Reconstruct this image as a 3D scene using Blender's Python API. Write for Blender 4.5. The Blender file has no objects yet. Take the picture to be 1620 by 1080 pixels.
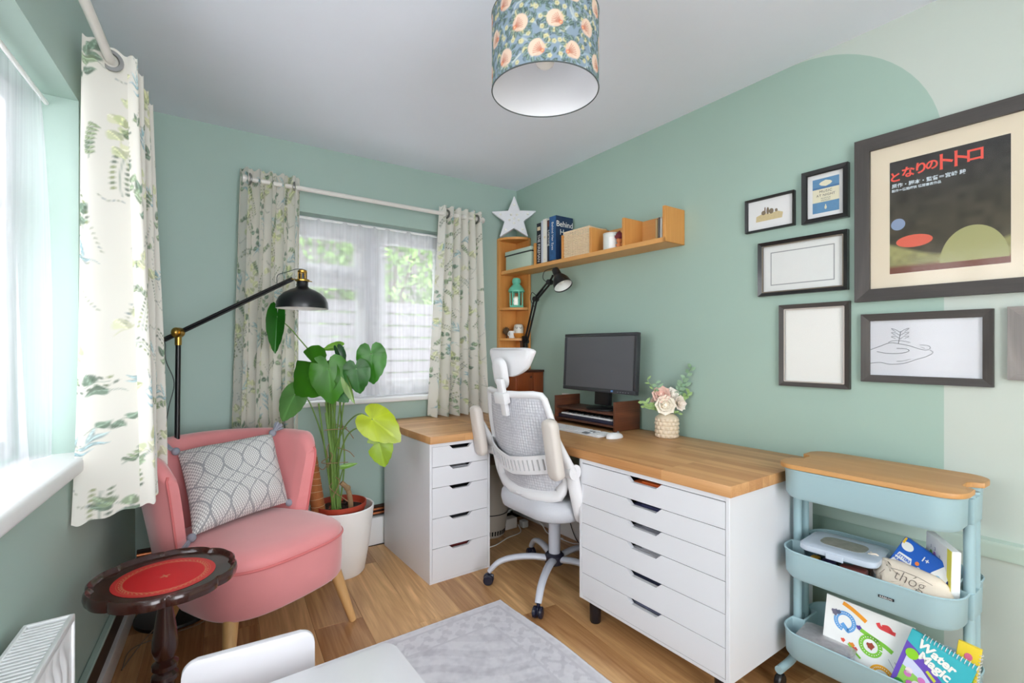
import bpy, bmesh, math, random
import numpy as np
from math import sin, cos, pi, radians, sqrt, atan2, hypot
from mathutils import Matrix, Vector

random.seed(7)
rng = np.random.default_rng(11)
SC = bpy.context.scene
COL = SC.collection

# ------------------------------------------------------------------ camera
cam_data = bpy.data.cameras.new('camera')
cam_data.sensor_width = 36.0
cam_data.lens = 776.0 / 1620.0 * 36.0
cam_data.shift_y = 10.0 / 1620.0
cam_data.clip_start = 0.02
cam = bpy.data.objects.new('camera', cam_data)
cam.location = (0, 0, 1.18)
cam.rotation_euler = (radians(90), 0, radians(-35.45))
COL.objects.link(cam)
SC.camera = cam

# ------------------------------------------------------------------ sky and exposure
world = bpy.data.worlds.new('world')
SC.world = world
world.use_nodes = True
wn = world.node_tree.nodes
bg = wn['Background']
bg.inputs['Color'].default_value = (0.93, 0.95, 1.0, 1)
bg.inputs['Strength'].default_value = 8.8
vs = SC.view_settings
vs.view_transform = 'Standard'
vs.look = 'None'
vs.gamma = 1.0
vs.use_curve_mapping = False
vs.exposure = 0.1
SC.cycles.max_bounces = 10
SC.cycles.diffuse_bounces = 6
SC.cycles.glossy_bounces = 4
SC.cycles.transmission_bounces = 6
SC.cycles.transparent_max_bounces = 16
SC.cycles.caustics_reflective = False
SC.cycles.caustics_refractive = False
SC.cycles.sample_clamp_indirect = 6.0
SC.cycles.use_denoising = True

def portal(name, loc, rot, sx, sy):
    l = bpy.data.lights.new(name, 'AREA')
    l.shape = 'RECTANGLE'; l.size = sx; l.size_y = sy
    l.cycles.is_portal = True
    o = bpy.data.objects.new(name, l)
    o.location = loc; o.rotation_euler = rot
    COL.objects.link(o)
    return o

# ------------------------------------------------------------------ helpers
def lin(c):
    return tuple((v / 12.92 if v <= 0.04045 else ((v + 0.055) / 1.055) ** 2.4) for v in [x / 255.0 for x in c])

_mats = {}
def mat(name, rgb, rough=0.5, metal=0.0, var=0.0, vscale=30.0, bump=0.0, bscale=200.0, coat=0.0, sheen=0.0,
        spec=0.5, alpha=None, trans=0.0, emit=None, stretch=None):
    """plain procedural surface: colour with soft mottling and a fine bump"""
    if name in _mats: return _mats[name]
    m = bpy.data.materials.new(name); m.use_nodes = True
    nt = m.node_tree; b = nt.nodes['Principled BSDF']
    c = lin(rgb)
    b.inputs['Base Color'].default_value = (*c, 1)
    b.inputs['Roughness'].default_value = rough
    b.inputs['Metallic'].default_value = metal
    b.inputs['Specular IOR Level'].default_value = spec
    b.inputs['Coat Weight'].default_value = coat
    b.inputs['Coat Roughness'].default_value = 0.1
    b.inputs['Sheen Weight'].default_value = sheen
    b.inputs['Transmission Weight'].default_value = trans
    if emit:
        b.inputs['Emission Color'].default_value = (*c, 1); b.inputs['Emission Strength'].default_value = emit
    tc = nt.nodes.new('ShaderNodeTexCoord')
    src = tc.outputs['Object']
    if stretch:
        mp = nt.nodes.new('ShaderNodeMapping'); mp.inputs['Scale'].default_value = stretch
        nt.links.new(src, mp.inputs['Vector']); src = mp.outputs['Vector']
    if var > 0:
        n = nt.nodes.new('ShaderNodeTexNoise'); n.inputs['Scale'].default_value = vscale; n.inputs['Detail'].default_value = 3
        nt.links.new(src, n.inputs['Vector'])
        mx = nt.nodes.new('ShaderNodeMix'); mx.data_type = 'RGBA'
        mx.inputs[6].default_value = (*[v * (1 - var) for v in c], 1)
        mx.inputs[7].default_value = (*[min(1, v * (1 + var)) for v in c], 1)
        nt.links.new(n.outputs['Fac'], mx.inputs[0]); nt.links.new(mx.outputs[2], b.inputs['Base Color'])
    if bump > 0:
        n2 = nt.nodes.new('ShaderNodeTexNoise'); n2.inputs['Scale'].default_value = bscale; n2.inputs['Detail'].default_value = 4
        nt.links.new(src, n2.inputs['Vector'])
        bp = nt.nodes.new('ShaderNodeBump'); bp.inputs['Strength'].default_value = bump; bp.inputs['Distance'].default_value = 0.002
        nt.links.new(n2.outputs['Fac'], bp.inputs['Height']); nt.links.new(bp.outputs['Normal'], b.inputs['Normal'])
    _mats[name] = m
    return m

def wood(name, dark, light, axis='Y', rough=0.45, scale=1.0, knots=0.6, rand=False, stave=None, coat=0.0, spread=0.25):
    """wood: stretched noise grain along an axis; optional per-object shift, optional glued staves"""
    if name in _mats: return _mats[name]
    m = bpy.data.materials.new(name); m.use_nodes = True
    nt = m.node_tree; N = nt.nodes; L = nt.links; b = N['Principled BSDF']
    b.inputs['Roughness'].default_value = rough; b.inputs['Coat Weight'].default_value = coat
    tc = N.new('ShaderNodeTexCoord')
    vec = tc.outputs['Object']
    if axis == 'X': order = ('Y', 'X', 'Z')
    elif axis == 'Z': order = ('X', 'Z', 'Y')
    else: order = ('X', 'Y', 'Z')
    sep = N.new('ShaderNodeSeparateXYZ'); L.new(vec, sep.inputs[0])
    cmb = N.new('ShaderNodeCombineXYZ')
    for i, ax in enumerate(order): L.new(sep.outputs[ax], cmb.inputs[i])
    vec = cmb.outputs[0]                         # grain now runs along Y
    oi = N.new('ShaderNodeObjectInfo')
    extra = None
    if rand:
        ml = N.new('ShaderNodeVectorMath'); ml.operation = 'SCALE'; ml.inputs[0].default_value = (3.7, 9.1, 5.3)
        L.new(oi.outputs['Random'], ml.inputs['Scale'])
        ad = N.new('ShaderNodeVectorMath'); ad.operation = 'ADD'; L.new(vec, ad.inputs[0]); L.new(ml.outputs[0], ad.inputs[1]); vec = ad.outputs[0]
        extra = oi.outputs['Random']
    if stave:
        sw, sl = stave
        br = N.new('ShaderNodeTexBrick'); br.inputs['Scale'].default_value = 1.0
        br.inputs['Brick Width'].default_value = sl; br.inputs['Row Height'].default_value = sw
        br.inputs['Mortar Size'].default_value = 0.0006; br.inputs['Color1'].default_value = (0, 0, 0, 1); br.inputs['Color2'].default_value = (1, 1, 1, 1)
        br.inputs['Mortar'].default_value = (0.2, 0.2, 0.2, 1); br.offset = 0.37; br.inputs['Bias'].default_value = 0.0
        sw2 = N.new('ShaderNodeSeparateXYZ'); L.new(vec, sw2.inputs[0]); c2 = N.new('ShaderNodeCombineXYZ')
        L.new(sw2.outputs['Y'], c2.inputs[0]); L.new(sw2.outputs['X'], c2.inputs[1]); L.new(c2.outputs[0], br.inputs['Vector'])
        ml = N.new('ShaderNodeVectorMath'); ml.operation = 'MULTIPLY'; ml.inputs[1].default_value = (2.3, 5.1, 1.7)
        L.new(br.outputs['Color'], ml.inputs[0])
        ad = N.new('ShaderNodeVectorMath'); ad.operation = 'ADD'; L.new(vec, ad.inputs[0]); L.new(ml.outputs[0], ad.inputs[1]); vec = ad.outputs[0]
        rg = N.new('ShaderNodeRGBToBW'); L.new(br.outputs['Color'], rg.inputs[0]); extra = rg.outputs[0]
    mp = N.new('ShaderNodeMapping'); mp.inputs['Scale'].default_value = (9 * scale, 1.0 * scale, 9 * scale); L.new(vec, mp.inputs['Vector'])
    n1 = N.new('ShaderNodeTexNoise'); n1.inputs['Scale'].default_value = 1.0; n1.inputs['Detail'].default_value = 5; n1.inputs['Distortion'].default_value = knots
    L.new(mp.outputs[0], n1.inputs['Vector'])
    wv = N.new('ShaderNodeMath'); wv.operation = 'MULTIPLY'; wv.inputs[1].default_value = 8.8; L.new(n1.outputs['Fac'], wv.inputs[0])
    sn = N.new('ShaderNodeMath'); sn.operation = 'SINE'; L.new(wv.outputs[0], sn.inputs[0])
    mp2 = N.new('ShaderNodeMapping'); mp2.inputs['Scale'].default_value = (160 * scale, 5 * scale, 160 * scale); L.new(vec, mp2.inputs['Vector'])
    n2 = N.new('ShaderNodeTexNoise'); n2.inputs['Scale'].default_value = 1.0; n2.inputs['Detail'].default_value = 2; L.new(mp2.outputs[0], n2.inputs['Vector'])
    a1 = N.new('ShaderNodeMath'); a1.operation = 'MULTIPLY_ADD'; a1.inputs[1].default_value = 0.22; a1.inputs[2].default_value = 0.45; L.new(sn.outputs[0], a1.inputs[0])
    a2 = N.new('ShaderNodeMath'); a2.operation = 'MULTIPLY_ADD'; a2.inputs[1].default_value = 0.35; L.new(n2.outputs['Fac'], a2.inputs[0])
    sub = N.new('ShaderNodeMath'); sub.operation = 'SUBTRACT'; sub.inputs[1].default_value = 0.17; L.new(a1.outputs[0], sub.inputs[0]); L.new(sub.outputs[0], a2.inputs[2])
    fac = a2.outputs[0]
    if extra is not None:
        a3 = N.new('ShaderNodeMath'); a3.operation = 'MULTIPLY_ADD'; a3.inputs[1].default_value = spread * 2; L.new(extra, a3.inputs[0])
        s3 = N.new('ShaderNodeMath'); s3.operation = 'SUBTRACT'; s3.inputs[1].default_value = spread; L.new(fac, s3.inputs[0]); L.new(s3.outputs[0], a3.inputs[2]); fac = a3.outputs[0]
    mx = N.new('ShaderNodeMix'); mx.data_type = 'RGBA'; mx.clamp_factor = True
    mx.inputs[6].default_value = (*lin(dark), 1); mx.inputs[7].default_value = (*lin(light), 1)
    L.new(fac, mx.inputs[0]); L.new(mx.outputs[2], b.inputs['Base Color'])
    bp = N.new('ShaderNodeBump'); bp.inputs['Strength'].default_value = 0.15; bp.inputs['Distance'].default_value = 0.001
    L.new(n2.outputs['Fac'], bp.inputs['Height']); L.new(bp.outputs['Normal'], b.inputs['Normal'])
    _mats[name] = m
    return m

def colmat(name, rough=0.8, sheen=0.0, spec=0.3, trans=0.0, bump=0.0, bscale=900, coat=0.0):
    """printed surface: colour from the mesh's Col attribute"""
    if name in _mats: return _mats[name]
    m = bpy.data.materials.new(name); m.use_nodes = True
    nt = m.node_tree; b = nt.nodes['Principled BSDF']
    at = nt.nodes.new('ShaderNodeAttribute'); at.attribute_name = 'Col'
    nt.links.new(at.outputs['Color'], b.inputs['Base Color'])
    b.inputs['Roughness'].default_value = rough; b.inputs['Sheen Weight'].default_value = sheen
    b.inputs['Specular IOR Level'].default_value = spec; b.inputs['Coat Weight'].default_value = coat
    if bump:
        tc = nt.nodes.new('ShaderNodeTexCoord'); n2 = nt.nodes.new('ShaderNodeTexNoise'); n2.inputs['Scale'].default_value = bscale
        nt.links.new(tc.outputs['Object'], n2.inputs['Vector'])
        bp = nt.nodes.new('ShaderNodeBump'); bp.inputs['Strength'].default_value = bump; bp.inputs['Distance'].default_value = 0.002
        nt.links.new(n2.outputs['Fac'], bp.inputs['Height']); nt.links.new(bp.outputs['Normal'], b.inputs['Normal'])
    if trans > 0:
        out = nt.nodes['Material Output']; tr = nt.nodes.new('ShaderNodeBsdfTranslucent'); mx = nt.nodes.new('ShaderNodeMixShader')
        nt.links.new(at.outputs['Color'], tr.inputs['Color']); mx.inputs[0].default_value = trans
        nt.links.new(b.outputs[0], mx.inputs[1]); nt.links.new(tr.outputs[0], mx.inputs[2]); nt.links.new(mx.outputs[0], out.inputs['Surface'])
    _mats[name] = m
    return m

def glass(name, tint=(1, 1, 1), refl=1.0, rough=0.0):
    """thin clear pane: transparent with a fresnel reflection"""
    if name in _mats: return _mats[name]
    m = bpy.data.materials.new(name); m.use_nodes = True
    nt = m.node_tree; nt.nodes.remove(nt.nodes['Principled BSDF'])
    out = nt.nodes['Material Output']
    t = nt.nodes.new('ShaderNodeBsdfTransparent'); t.inputs['Color'].default_value = (*tint, 1)
    g = nt.nodes.new('ShaderNodeBsdfGlossy'); g.inputs['Roughness'].default_value = rough
    fr = nt.nodes.new('ShaderNodeLayerWeight'); fr.inputs['Blend'].default_value = 0.5      # same on both faces of the pane
    pw = nt.nodes.new('ShaderNodeMath'); pw.operation = 'POWER'; pw.inputs[1].default_value = 5.0
    nt.links.new(fr.outputs['Facing'], pw.inputs[0])
    ml = nt.nodes.new('ShaderNodeMath'); ml.operation = 'MULTIPLY_ADD'; ml.inputs[1].default_value = 0.9 * refl; ml.inputs[2].default_value = 0.045 * refl
    mx = nt.nodes.new('ShaderNodeMixShader')
    nt.links.new(pw.outputs[0], ml.inputs[0]); nt.links.new(ml.outputs[0], mx.inputs[0])
    nt.links.new(t.outputs[0], mx.inputs[1]); nt.links.new(g.outputs[0], mx.inputs[2]); nt.links.new(mx.outputs[0], out.inputs['Surface'])
    _mats[name] = m
    return m

def sheer(name, clear=0.5, tint=(0.95, 0.95, 0.97)):
    if name in _mats: return _mats[name]
    m = bpy.data.materials.new(name); m.use_nodes = True
    nt = m.node_tree; nt.nodes.remove(nt.nodes['Principled BSDF']); out = nt.nodes['Material Output']
    t = nt.nodes.new('ShaderNodeBsdfTransparent')
    d = nt.nodes.new('ShaderNodeBsdfDiffuse'); d.inputs['Color'].default_value = (*tint, 1)
    tl = nt.nodes.new('ShaderNodeBsdfTranslucent'); tl.inputs['Color'].default_value = (*tint, 1)
    m1 = nt.nodes.new('ShaderNodeMixShader'); m1.inputs[0].default_value = 0.5
    nt.links.new(d.outputs[0], m1.inputs[1]); nt.links.new(tl.outputs[0], m1.inputs[2])
    tc = nt.nodes.new('ShaderNodeTexCoord'); w = nt.nodes.new('ShaderNodeTexNoise'); w.inputs['Scale'].default_value = 60
    mp = nt.nodes.new('ShaderNodeMapping'); mp.inputs['Scale'].default_value = (1, 1, 0.03)
    nt.links.new(tc.outputs['Object'], mp.inputs[0]); nt.links.new(mp.outputs[0], w.inputs['Vector'])
    ma = nt.nodes.new('ShaderNodeMath'); ma.operation = 'MULTIPLY_ADD'; ma.inputs[1].default_value = 0.25; ma.inputs[2].default_value = (1 - clear) - 0.125
    nt.links.new(w.outputs['Fac'], ma.inputs[0])
    m2 = nt.nodes.new('ShaderNodeMixShader'); nt.links.new(ma.outputs[0], m2.inputs[0])
    nt.links.new(t.outputs[0], m2.inputs[1]); nt.links.new(m1.outputs[0], m2.inputs[2]); nt.links.new(m2.outputs[0], out.inputs['Surface'])
    _mats[name] = m
    return m

# ---- objects
_M = {}
def root(name, label, cat, loc=(0, 0, 0), rz=0.0, group=None):
    o = bpy.data.objects.new(name, None); o.empty_display_size = 0.05
    o.location = loc; o.rotation_euler = (0, 0, rz); COL.objects.link(o)
    _M[o.name] = Matrix.Translation(loc) @ Matrix.Rotation(rz, 4, 'Z')
    o['label'] = label; o['category'] = cat
    if group: o['group'] = group
    return o
def tag(o, label, cat, group=None):
    o['label'] = label; o['category'] = cat
    if group: o['group'] = group
    return o
def struct(o, kind='structure'):
    o['kind'] = kind
    return o

def link(name, me, m, parent=None, world=True):
    """one object; with a parent the mesh is given in world space and moved into the parent's frame"""
    o = bpy.data.objects.new(name, me); COL.objects.link(o)
    if m is not None:
        for mm in (m if isinstance(m, (list, tuple)) else [m]): me.materials.append(mm)
    if parent is not None:
        M = _M[parent.name]
        if world: me.transform(M.inverted())
        o.parent = parent
        _M[o.name] = M
    else:
        if len(me.vertices):
            co = np.empty(len(me.vertices) * 3, np.float32); me.vertices.foreach_get('co', co); co = co.reshape(-1, 3)
            b = Vector(((co[:, 0].min() + co[:, 0].max()) / 2, (co[:, 1].min() + co[:, 1].max()) / 2, co[:, 2].min()))
            me.transform(Matrix.Translation(-b)); o.location = b
            _M[o.name] = Matrix.Translation(b)
    return o

class MB:
    def __init__(s): s.bm = bmesh.new()
    def _v(s, pts): return [s.bm.verts.new(p) for p in pts]
    def box(s, lo, hi, r=0.0, seg=2, M=None):
        lo = Vector(lo); hi = Vector(hi); c = (lo + hi) / 2; d = hi - lo
        T = Matrix.Translation(c) @ Matrix.Diagonal((d.x, d.y, d.z, 1))
        if M is not None: T = M @ T
        vs_ = bmesh.ops.create_cube(s.bm, size=1.0, matrix=T)['verts']
        if r > 0:
            es = list({e for v in vs_ for e in v.link_edges})
            bmesh.ops.bevel(s.bm, geom=es, offset=r, segments=seg, affect='EDGES', profile=0.5)
        return s
    def rbox(s, c, d, M=None, r=0.0, seg=2):
        return s.box([c[i] - d[i] / 2 for i in range(3)], [c[i] + d[i] / 2 for i in range(3)], r, seg, M)
    def tube(s, pts, r, n=10, cap=True, closed=False, flat=1.0, up=None):
        pts = [Vector(p) for p in pts]; k = len(pts)
        rs = r if isinstance(r, (list, tuple)) else [r] * k
        rings = []; prev = None
        for i, p in enumerate(pts):
            if closed: t = pts[(i + 1) % k] - pts[i - 1]
            elif i == 0: t = pts[1] - p
            elif i == k - 1: t = p - pts[i - 1]
            else: t = (pts[i + 1] - p).normalized() + (p - pts[i - 1]).normalized()
            t.normalize()
            if prev is None:
                a = Vector(up) if up else (Vector((0, 0, 1)) if abs(t.z) < 0.9 else Vector((1, 0, 0)))
                x = t.cross(a).normalized()
            else:
                x = (prev - t * prev.dot(t)).normalized()
            y = t.cross(x).normalized(); prev = x
            rings.append(s._v([p + x * (rs[i] * cos(2 * pi * j / n)) + y * (rs[i] * flat * sin(2 * pi * j / n)) for j in range(n)]))
        m = k if closed else k - 1
        for i in range(m):
            A = rings[i]; B = rings[(i + 1) % k]
            for j in range(n): s.bm.faces.new((A[j], A[(j + 1) % n], B[(j + 1) % n], B[j]))
        if cap and not closed:
            s.bm.faces.new(rings[0][::-1]); s.bm.faces.new(rings[-1])
        return s
    def cyl(s, p0, p1, r0, r1=None, n=20): return s.tube([p0, p1], [r0, r0 if r1 is None else r1], n)
    def lathe(s, prof, M=None, n=32, c=(0, 0, 0)):
        """prof: list of (r, z); r = 0 closes to a point"""
        M = M or Matrix.Translation(c)
        rings = []
        for (r, z) in prof:
            if r <= 1e-6: rings.append([s.bm.verts.new(M @ Vector((0, 0, z)))])
            else: rings.append(s._v([M @ Vector((r * cos(2 * pi * j / n), r * sin(2 * pi * j / n), z)) for j in range(n)]))
        for A, B in zip(rings, rings[1:]):
            for j in range(n):
                q = [A[j % len(A)], A[(j + 1) % n % len(A)], B[(j + 1) % n % len(B)], B[j % len(B)]]
                q = [v for i, v in enumerate(q) if v not in q[:i]]
                if len(q) > 2:
                    try: s.bm.faces.new(q)
                    except ValueError: pass
        return s
    def prism(s, poly, z0, z1, M=None, r=0.0):
        """poly: 2-D outline (counter-clockwise), extruded from z0 to z1 in M's frame"""
        M = M or Matrix.Identity(4)
        A = s._v([M @ Vector((x, y, z0)) for x, y in poly]); B = s._v([M @ Vector((x, y, z1)) for x, y in poly])
        n = len(poly)
        fs = [s.bm.faces.new(A[::-1]), s.bm.faces.new(B)]
        for i in range(n): s.bm.faces.new((A[i], A[(i + 1) % n], B[(i + 1) % n], B[i]))
        if r > 0:
            es = list({e for f in fs for e in f.edges})
            bmesh.ops.bevel(s.bm, geom=es, offset=r, segments=2, affect='EDGES', profile=0.5)
        return s
    def grid(s, nu, nv, f, wrap=False, back=None):
        """surface f(u, v), u and v in 0..1"""
        V = [[s.bm.verts.new(f(i / nu, j / nv)) for i in range(nu if wrap else nu + 1)] for j in range(nv + 1)]
        for j in range(nv):
            for i in range(nu):
                i2 = (i + 1) % nu if wrap else i + 1
                s.bm.faces.new((V[j][i], V[j][i2], V[j + 1][i2], V[j + 1][i]))
        return s
    def loft(s, rings, cap=True, M=None):
        M = M or Matrix.Identity(4)
        R = [s._v([M @ Vector(p) for p in ring]) for ring in rings]; n = len(R[0])
        for A, B in zip(R, R[1:]):
            for j in range(n): s.bm.faces.new((A[j], A[(j + 1) % n], B[(j + 1) % n], B[j]))
        if cap: s.bm.faces.new(R[0][::-1]); s.bm.faces.new(R[-1])
        return s
    def poly(s, pts): s.bm.faces.new(s._v(pts)); return s
    def ball(s, c, r, sc=(1, 1, 1), seg=16):
        M = Matrix.Translation(c) @ Matrix.Diagonal((r * sc[0], r * sc[1], r * sc[2], 1))
        bmesh.ops.create_uvsphere(s.bm, u_segments=seg, v_segments=max(6, seg // 2), radius=1.0, matrix=M); return s
    def mesh(s, name='m', smooth=35):
        bmesh.ops.recalc_face_normals(s.bm, faces=s.bm.faces[:])
        if smooth:
            a = radians(smooth)
            for f in s.bm.faces: f.smooth = True
            for e in s.bm.edges:
                if len(e.link_faces) == 2: e.smooth = e.calc_face_angle(0) < a
        me = bpy.data.meshes.new(name); s.bm.to_mesh(me); s.bm.free()
        return me
    def build(s, name, m, parent=None, smooth=35, solid=0.0, sub=0):
        o = link(name, s.mesh(name, smooth), m, parent)
        if solid:
            md = o.modifiers.new('thick', 'SOLIDIFY'); md.thickness = solid; md.offset = 0
        if sub:
            md = o.modifiers.new('sub', 'SUBSURF'); md.levels = sub; md.render_levels = sub
        return o

def np_grid(name, P, colors, m, parent=None, smooth=True, wrap=False):
    """dense sheet from numpy arrays: P (nv, nu, 3), colors (nv, nu, 3) linear"""
    nv, nu, _ = P.shape
    me = bpy.data.meshes.new(name)
    idx = np.arange(nv * nu).reshape(nv, nu)
    if wrap:
        a = idx[:-1, :]; b = np.roll(idx, -1, 1)[:-1, :]; c = np.roll(idx, -1, 1)[1:, :]; d = idx[1:, :]
    else:
        a = idx[:-1, :-1]; b = idx[:-1, 1:]; c = idx[1:, 1:]; d = idx[1:, :-1]
    F = np.stack([a, b, c, d], -1).reshape(-1, 4)
    me.vertices.add(nv * nu); me.vertices.foreach_set('co', P.reshape(-1).astype(np.float32))
    me.loops.add(F.size); me.loops.foreach_set('vertex_index', F.reshape(-1).astype(np.int32))
    me.polygons.add(len(F)); me.polygons.foreach_set('loop_start', (np.arange(len(F)) * 4).astype(np.int32))
    me.update(calc_edges=True)
    me.polygons.foreach_set('use_smooth', np.ones(len(F), bool) if smooth else np.zeros(len(F), bool))
    if colors is not None:
        at = me.color_attributes.new('Col', 'FLOAT_COLOR', 'POINT')
        C4 = np.ones((nv * nu, 4), np.float32); C4[:, :3] = colors.reshape(-1, 3)
        at.data.foreach_set('color', C4.reshape(-1))
    me.validate()
    return link(name, me, m, parent)

def text(name, s, size, m, parent, loc, xd, yd, depth=0.0004, align='CENTER', shear=0.0, bold=0.0, sx=1.0, space=1.0):
    """lettering as a thin mesh: loc = centre (or left) of the baseline, xd/yd = reading and up directions"""
    cu = bpy.data.curves.new(name, 'FONT'); cu.body = s; cu.size = size; cu.align_x = align; cu.align_y = 'CENTER'
    cu.extrude = depth; cu.shear = shear; cu.offset = bold; cu.space_character = space; cu.resolution_u = 3
    t = bpy.data.objects.new(name, cu); COL.objects.link(t)
    bpy.context.view_layer.update()
    me = bpy.data.meshes.new_from_object(t.evaluated_get(bpy.context.evaluated_depsgraph_get()))
    bpy.data.objects.remove(t); bpy.data.curves.remove(cu)
    X = Vector(xd).normalized(); Yv = Vector(yd); Yv = (Yv - X * Yv.dot(X)).normalized(); Zv = X.cross(Yv)
    M = Matrix(((X.x * sx, Yv.x, Zv.x, loc[0]), (X.y * sx, Yv.y, Zv.y, loc[1]), (X.z * sx, Yv.z, Zv.z, loc[2]), (0, 0, 0, 1)))
    me.transform(M); me.materials.clear()
    me.name = name
    return link(name, me, m, parent)

def frame(o, x, y):
    """matrix with local x, y axes given and origin o"""
    X = Vector(x).normalized(); Y = Vector(y); Y = (Y - X * Y.dot(X)).normalized(); Z = X.cross(Y)
    return Matrix(((X.x, Y.x, Z.x, o[0]), (X.y, Y.y, Z.y, o[1]), (X.z, Y.z, Z.z, o[2]), (0, 0, 0, 1)))

def rrect(w, h, r, n=6, cx=0.0, cy=0.0):
    """rounded rectangle outline, counter-clockwise"""
    out = []
    for qx, qy, a0 in ((1, 1, 0), (-1, 1, 90), (-1, -1, 180), (1, -1, 270)):
        for i in range(n + 1):
            a = radians(a0 + 90 * i / n)
            out.append((cx + qx * (w / 2 - r) + r * cos(a), cy + qy * (h / 2 - r) + r * sin(a)))
    return out

def spline(pts, n=8):
    """Catmull-Rom through points"""
    P = [Vector(p) for p in pts]; P = [P[0] * 2 - P[1]] + P + [P[-1] * 2 - P[-2]]
    out = []
    for i in range(1, len(P) - 2):
        for k in range(n):
            t = k / n; a, b, c, d = P[i - 1], P[i], P[i + 1], P[i + 2]
            out.append(0.5 * ((2 * b) + (c - a) * t + (2 * a - 5 * b + 4 * c - d) * t * t + (3 * b - a - 3 * c + d) * t ** 3))
    out.append(P[-2].copy())
    return out

# ================================================================== ROOM SHELL
LWM = Matrix(((1, 0.1034, 0, -0.158 - 0.1034 * 2.417), (0, 1, 0, 0), (0, 0, 1, 0), (0, 0, 0, 1)))     # left wall: (off, y, z)
RWM = Matrix(((-1, -0.024, 0, 2.12 + 0.024 * 2.92), (0, 1, 0, 0), (0, 0, 1, 0), (0, 0, 0, 1)))         # right wall: (off, y, z)
BY = 2.92                                                                                            # back wall plane
FY = -1.5
def lw(off, y, z): return LWM @ Vector((off, y, z))
def rw(off, y, z): return RWM @ Vector((off, y, z))

M_mint = mat('mint paint', (162, 186, 173), 0.6, var=0.03, vscale=3, bump=0.06, bscale=120)
M_mint_light = mat('pale mint paint', (194, 202, 193), 0.6, var=0.03, vscale=3, bump=0.06, bscale=120)
M_sage = mat('soft sage paint', (166, 188, 179), 0.6, var=0.03, vscale=3, bump=0.06, bscale=120)
M_ceil = mat('white ceiling paint', (234, 239, 250), 0.8, var=0.02, vscale=4, bump=0.05, bscale=80)
M_white = mat('white gloss paint', (238, 238, 238), 0.35)
M_upvc = mat('white window plastic', (240, 241, 243), 0.3)
M_dark_strip = mat('dark stained strip', (62, 42, 30), 0.5, var=0.2, vscale=20)
M_copper = mat('copper', (196, 120, 80), 0.35, metal=0.9)
M_glass = glass('window glass', refl=0.6)

portal('window_portal_left', lw(-0.24, 1.1, 1.4), (0, radians(-90), 0), 1.06, 1.72)
portal('daylight_gap_portal_left', lw(-0.24, -1.275, 1.07), (0, radians(-90), 0), 2.12, 0.16)  # portal for the daylight gap added in the left wall
portal('window_portal_back', (1.0, BY + 0.22, 1.41), (radians(-90), 0, 0), 1.18, 1.08)
portal('opening_portal_front', (0.35, FY - 0.12, 1.275), (radians(90), 0, 0), 1.52, 1.97)

# floor boards
M_plank = wood('oak floor plank', (142, 92, 48), (254, 208, 148), 'Y', 0.38, 0.75, 2.6, rand=True, spread=0.20)
fl = MB().box((-0.9, FY - 0.2, -0.08), (2.6, BY + 0.25, -0.012)).build('floor', mat('floor base', (60, 42, 28), 0.8))
struct(fl)
ang = math.atan(0.09)
PW, PL = 0.198, 1.22
plank_meshes = {}
k = 0
for i in range(-4, 15):
    for j in range(-2, 5):
        y0 = j * PL + ((i * 0.43) % 1.0) * PL - 1.3
        y1 = y0 + PL
        y0c, y1c = max(y0, FY - 0.05), min(y1, BY + 0.02)
        if y1c - y0c < 0.03: continue
        xm = i * PW + 0.045 - 0.02
        ctr = Matrix.Rotation(-ang, 4, 'Z') @ Vector((xm, (y0c + y1c) / 2, 0))
        if ctr.x < -0.75 or ctr.x > 2.35: continue
        key = round(y1c - y0c, 3)
        if key not in plank_meshes:
            b = MB().box((-PW / 2 + 0.0003, -(y1c - y0c) / 2 + 0.0003, -0.012), (PW / 2 - 0.0003, (y1c - y0c) / 2 - 0.0003, 0.0), 0.0008, 1)
            plank_meshes[key] = b.mesh('floor_plank'); plank_meshes[key].materials.append(M_plank)
        o = bpy.data.objects.new('floor_plank', plank_meshes[key]); COL.objects.link(o)
        o.parent = fl
        o.matrix_local = _M[fl.name].inverted() @ Matrix.Translation(ctr) @ Matrix.Rotation(-ang, 4, 'Z')

# ceiling: slightly out of level as in an old house
zc = {'bl': 2.316, 'br': 2.33, 'fr': 2.425, 'fl': 2.285}
pts = [lw(-0.05, BY + 0.05, 0), rw(-0.05, BY + 0.05, 0), rw(-0.05, FY - 0.1, 0), lw(-0.05, FY - 0.1, 0)]
zs = [zc['bl'], zc['br'], zc['fr'], zc['fl']]
b = MB()
def ceil_pt(u, v, up=0):
    p = (pts[0] * (1 - u) + pts[1] * u) * (1 - v) + (pts[3] * (1 - u) + pts[2] * u) * v
    z = (zs[0] * (1 - u) + zs[1] * u) * (1 - v) + (zs[3] * (1 - u) + zs[2] * u) * v
    return Vector((p.x, p.y, z + up))
b.grid(12, 12, lambda u, v: ceil_pt(u, v)); b.grid(1, 1, lambda u, v: ceil_pt(u, v, 0.12))
struct(b.build('ceiling', M_ceil, smooth=60))

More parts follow.
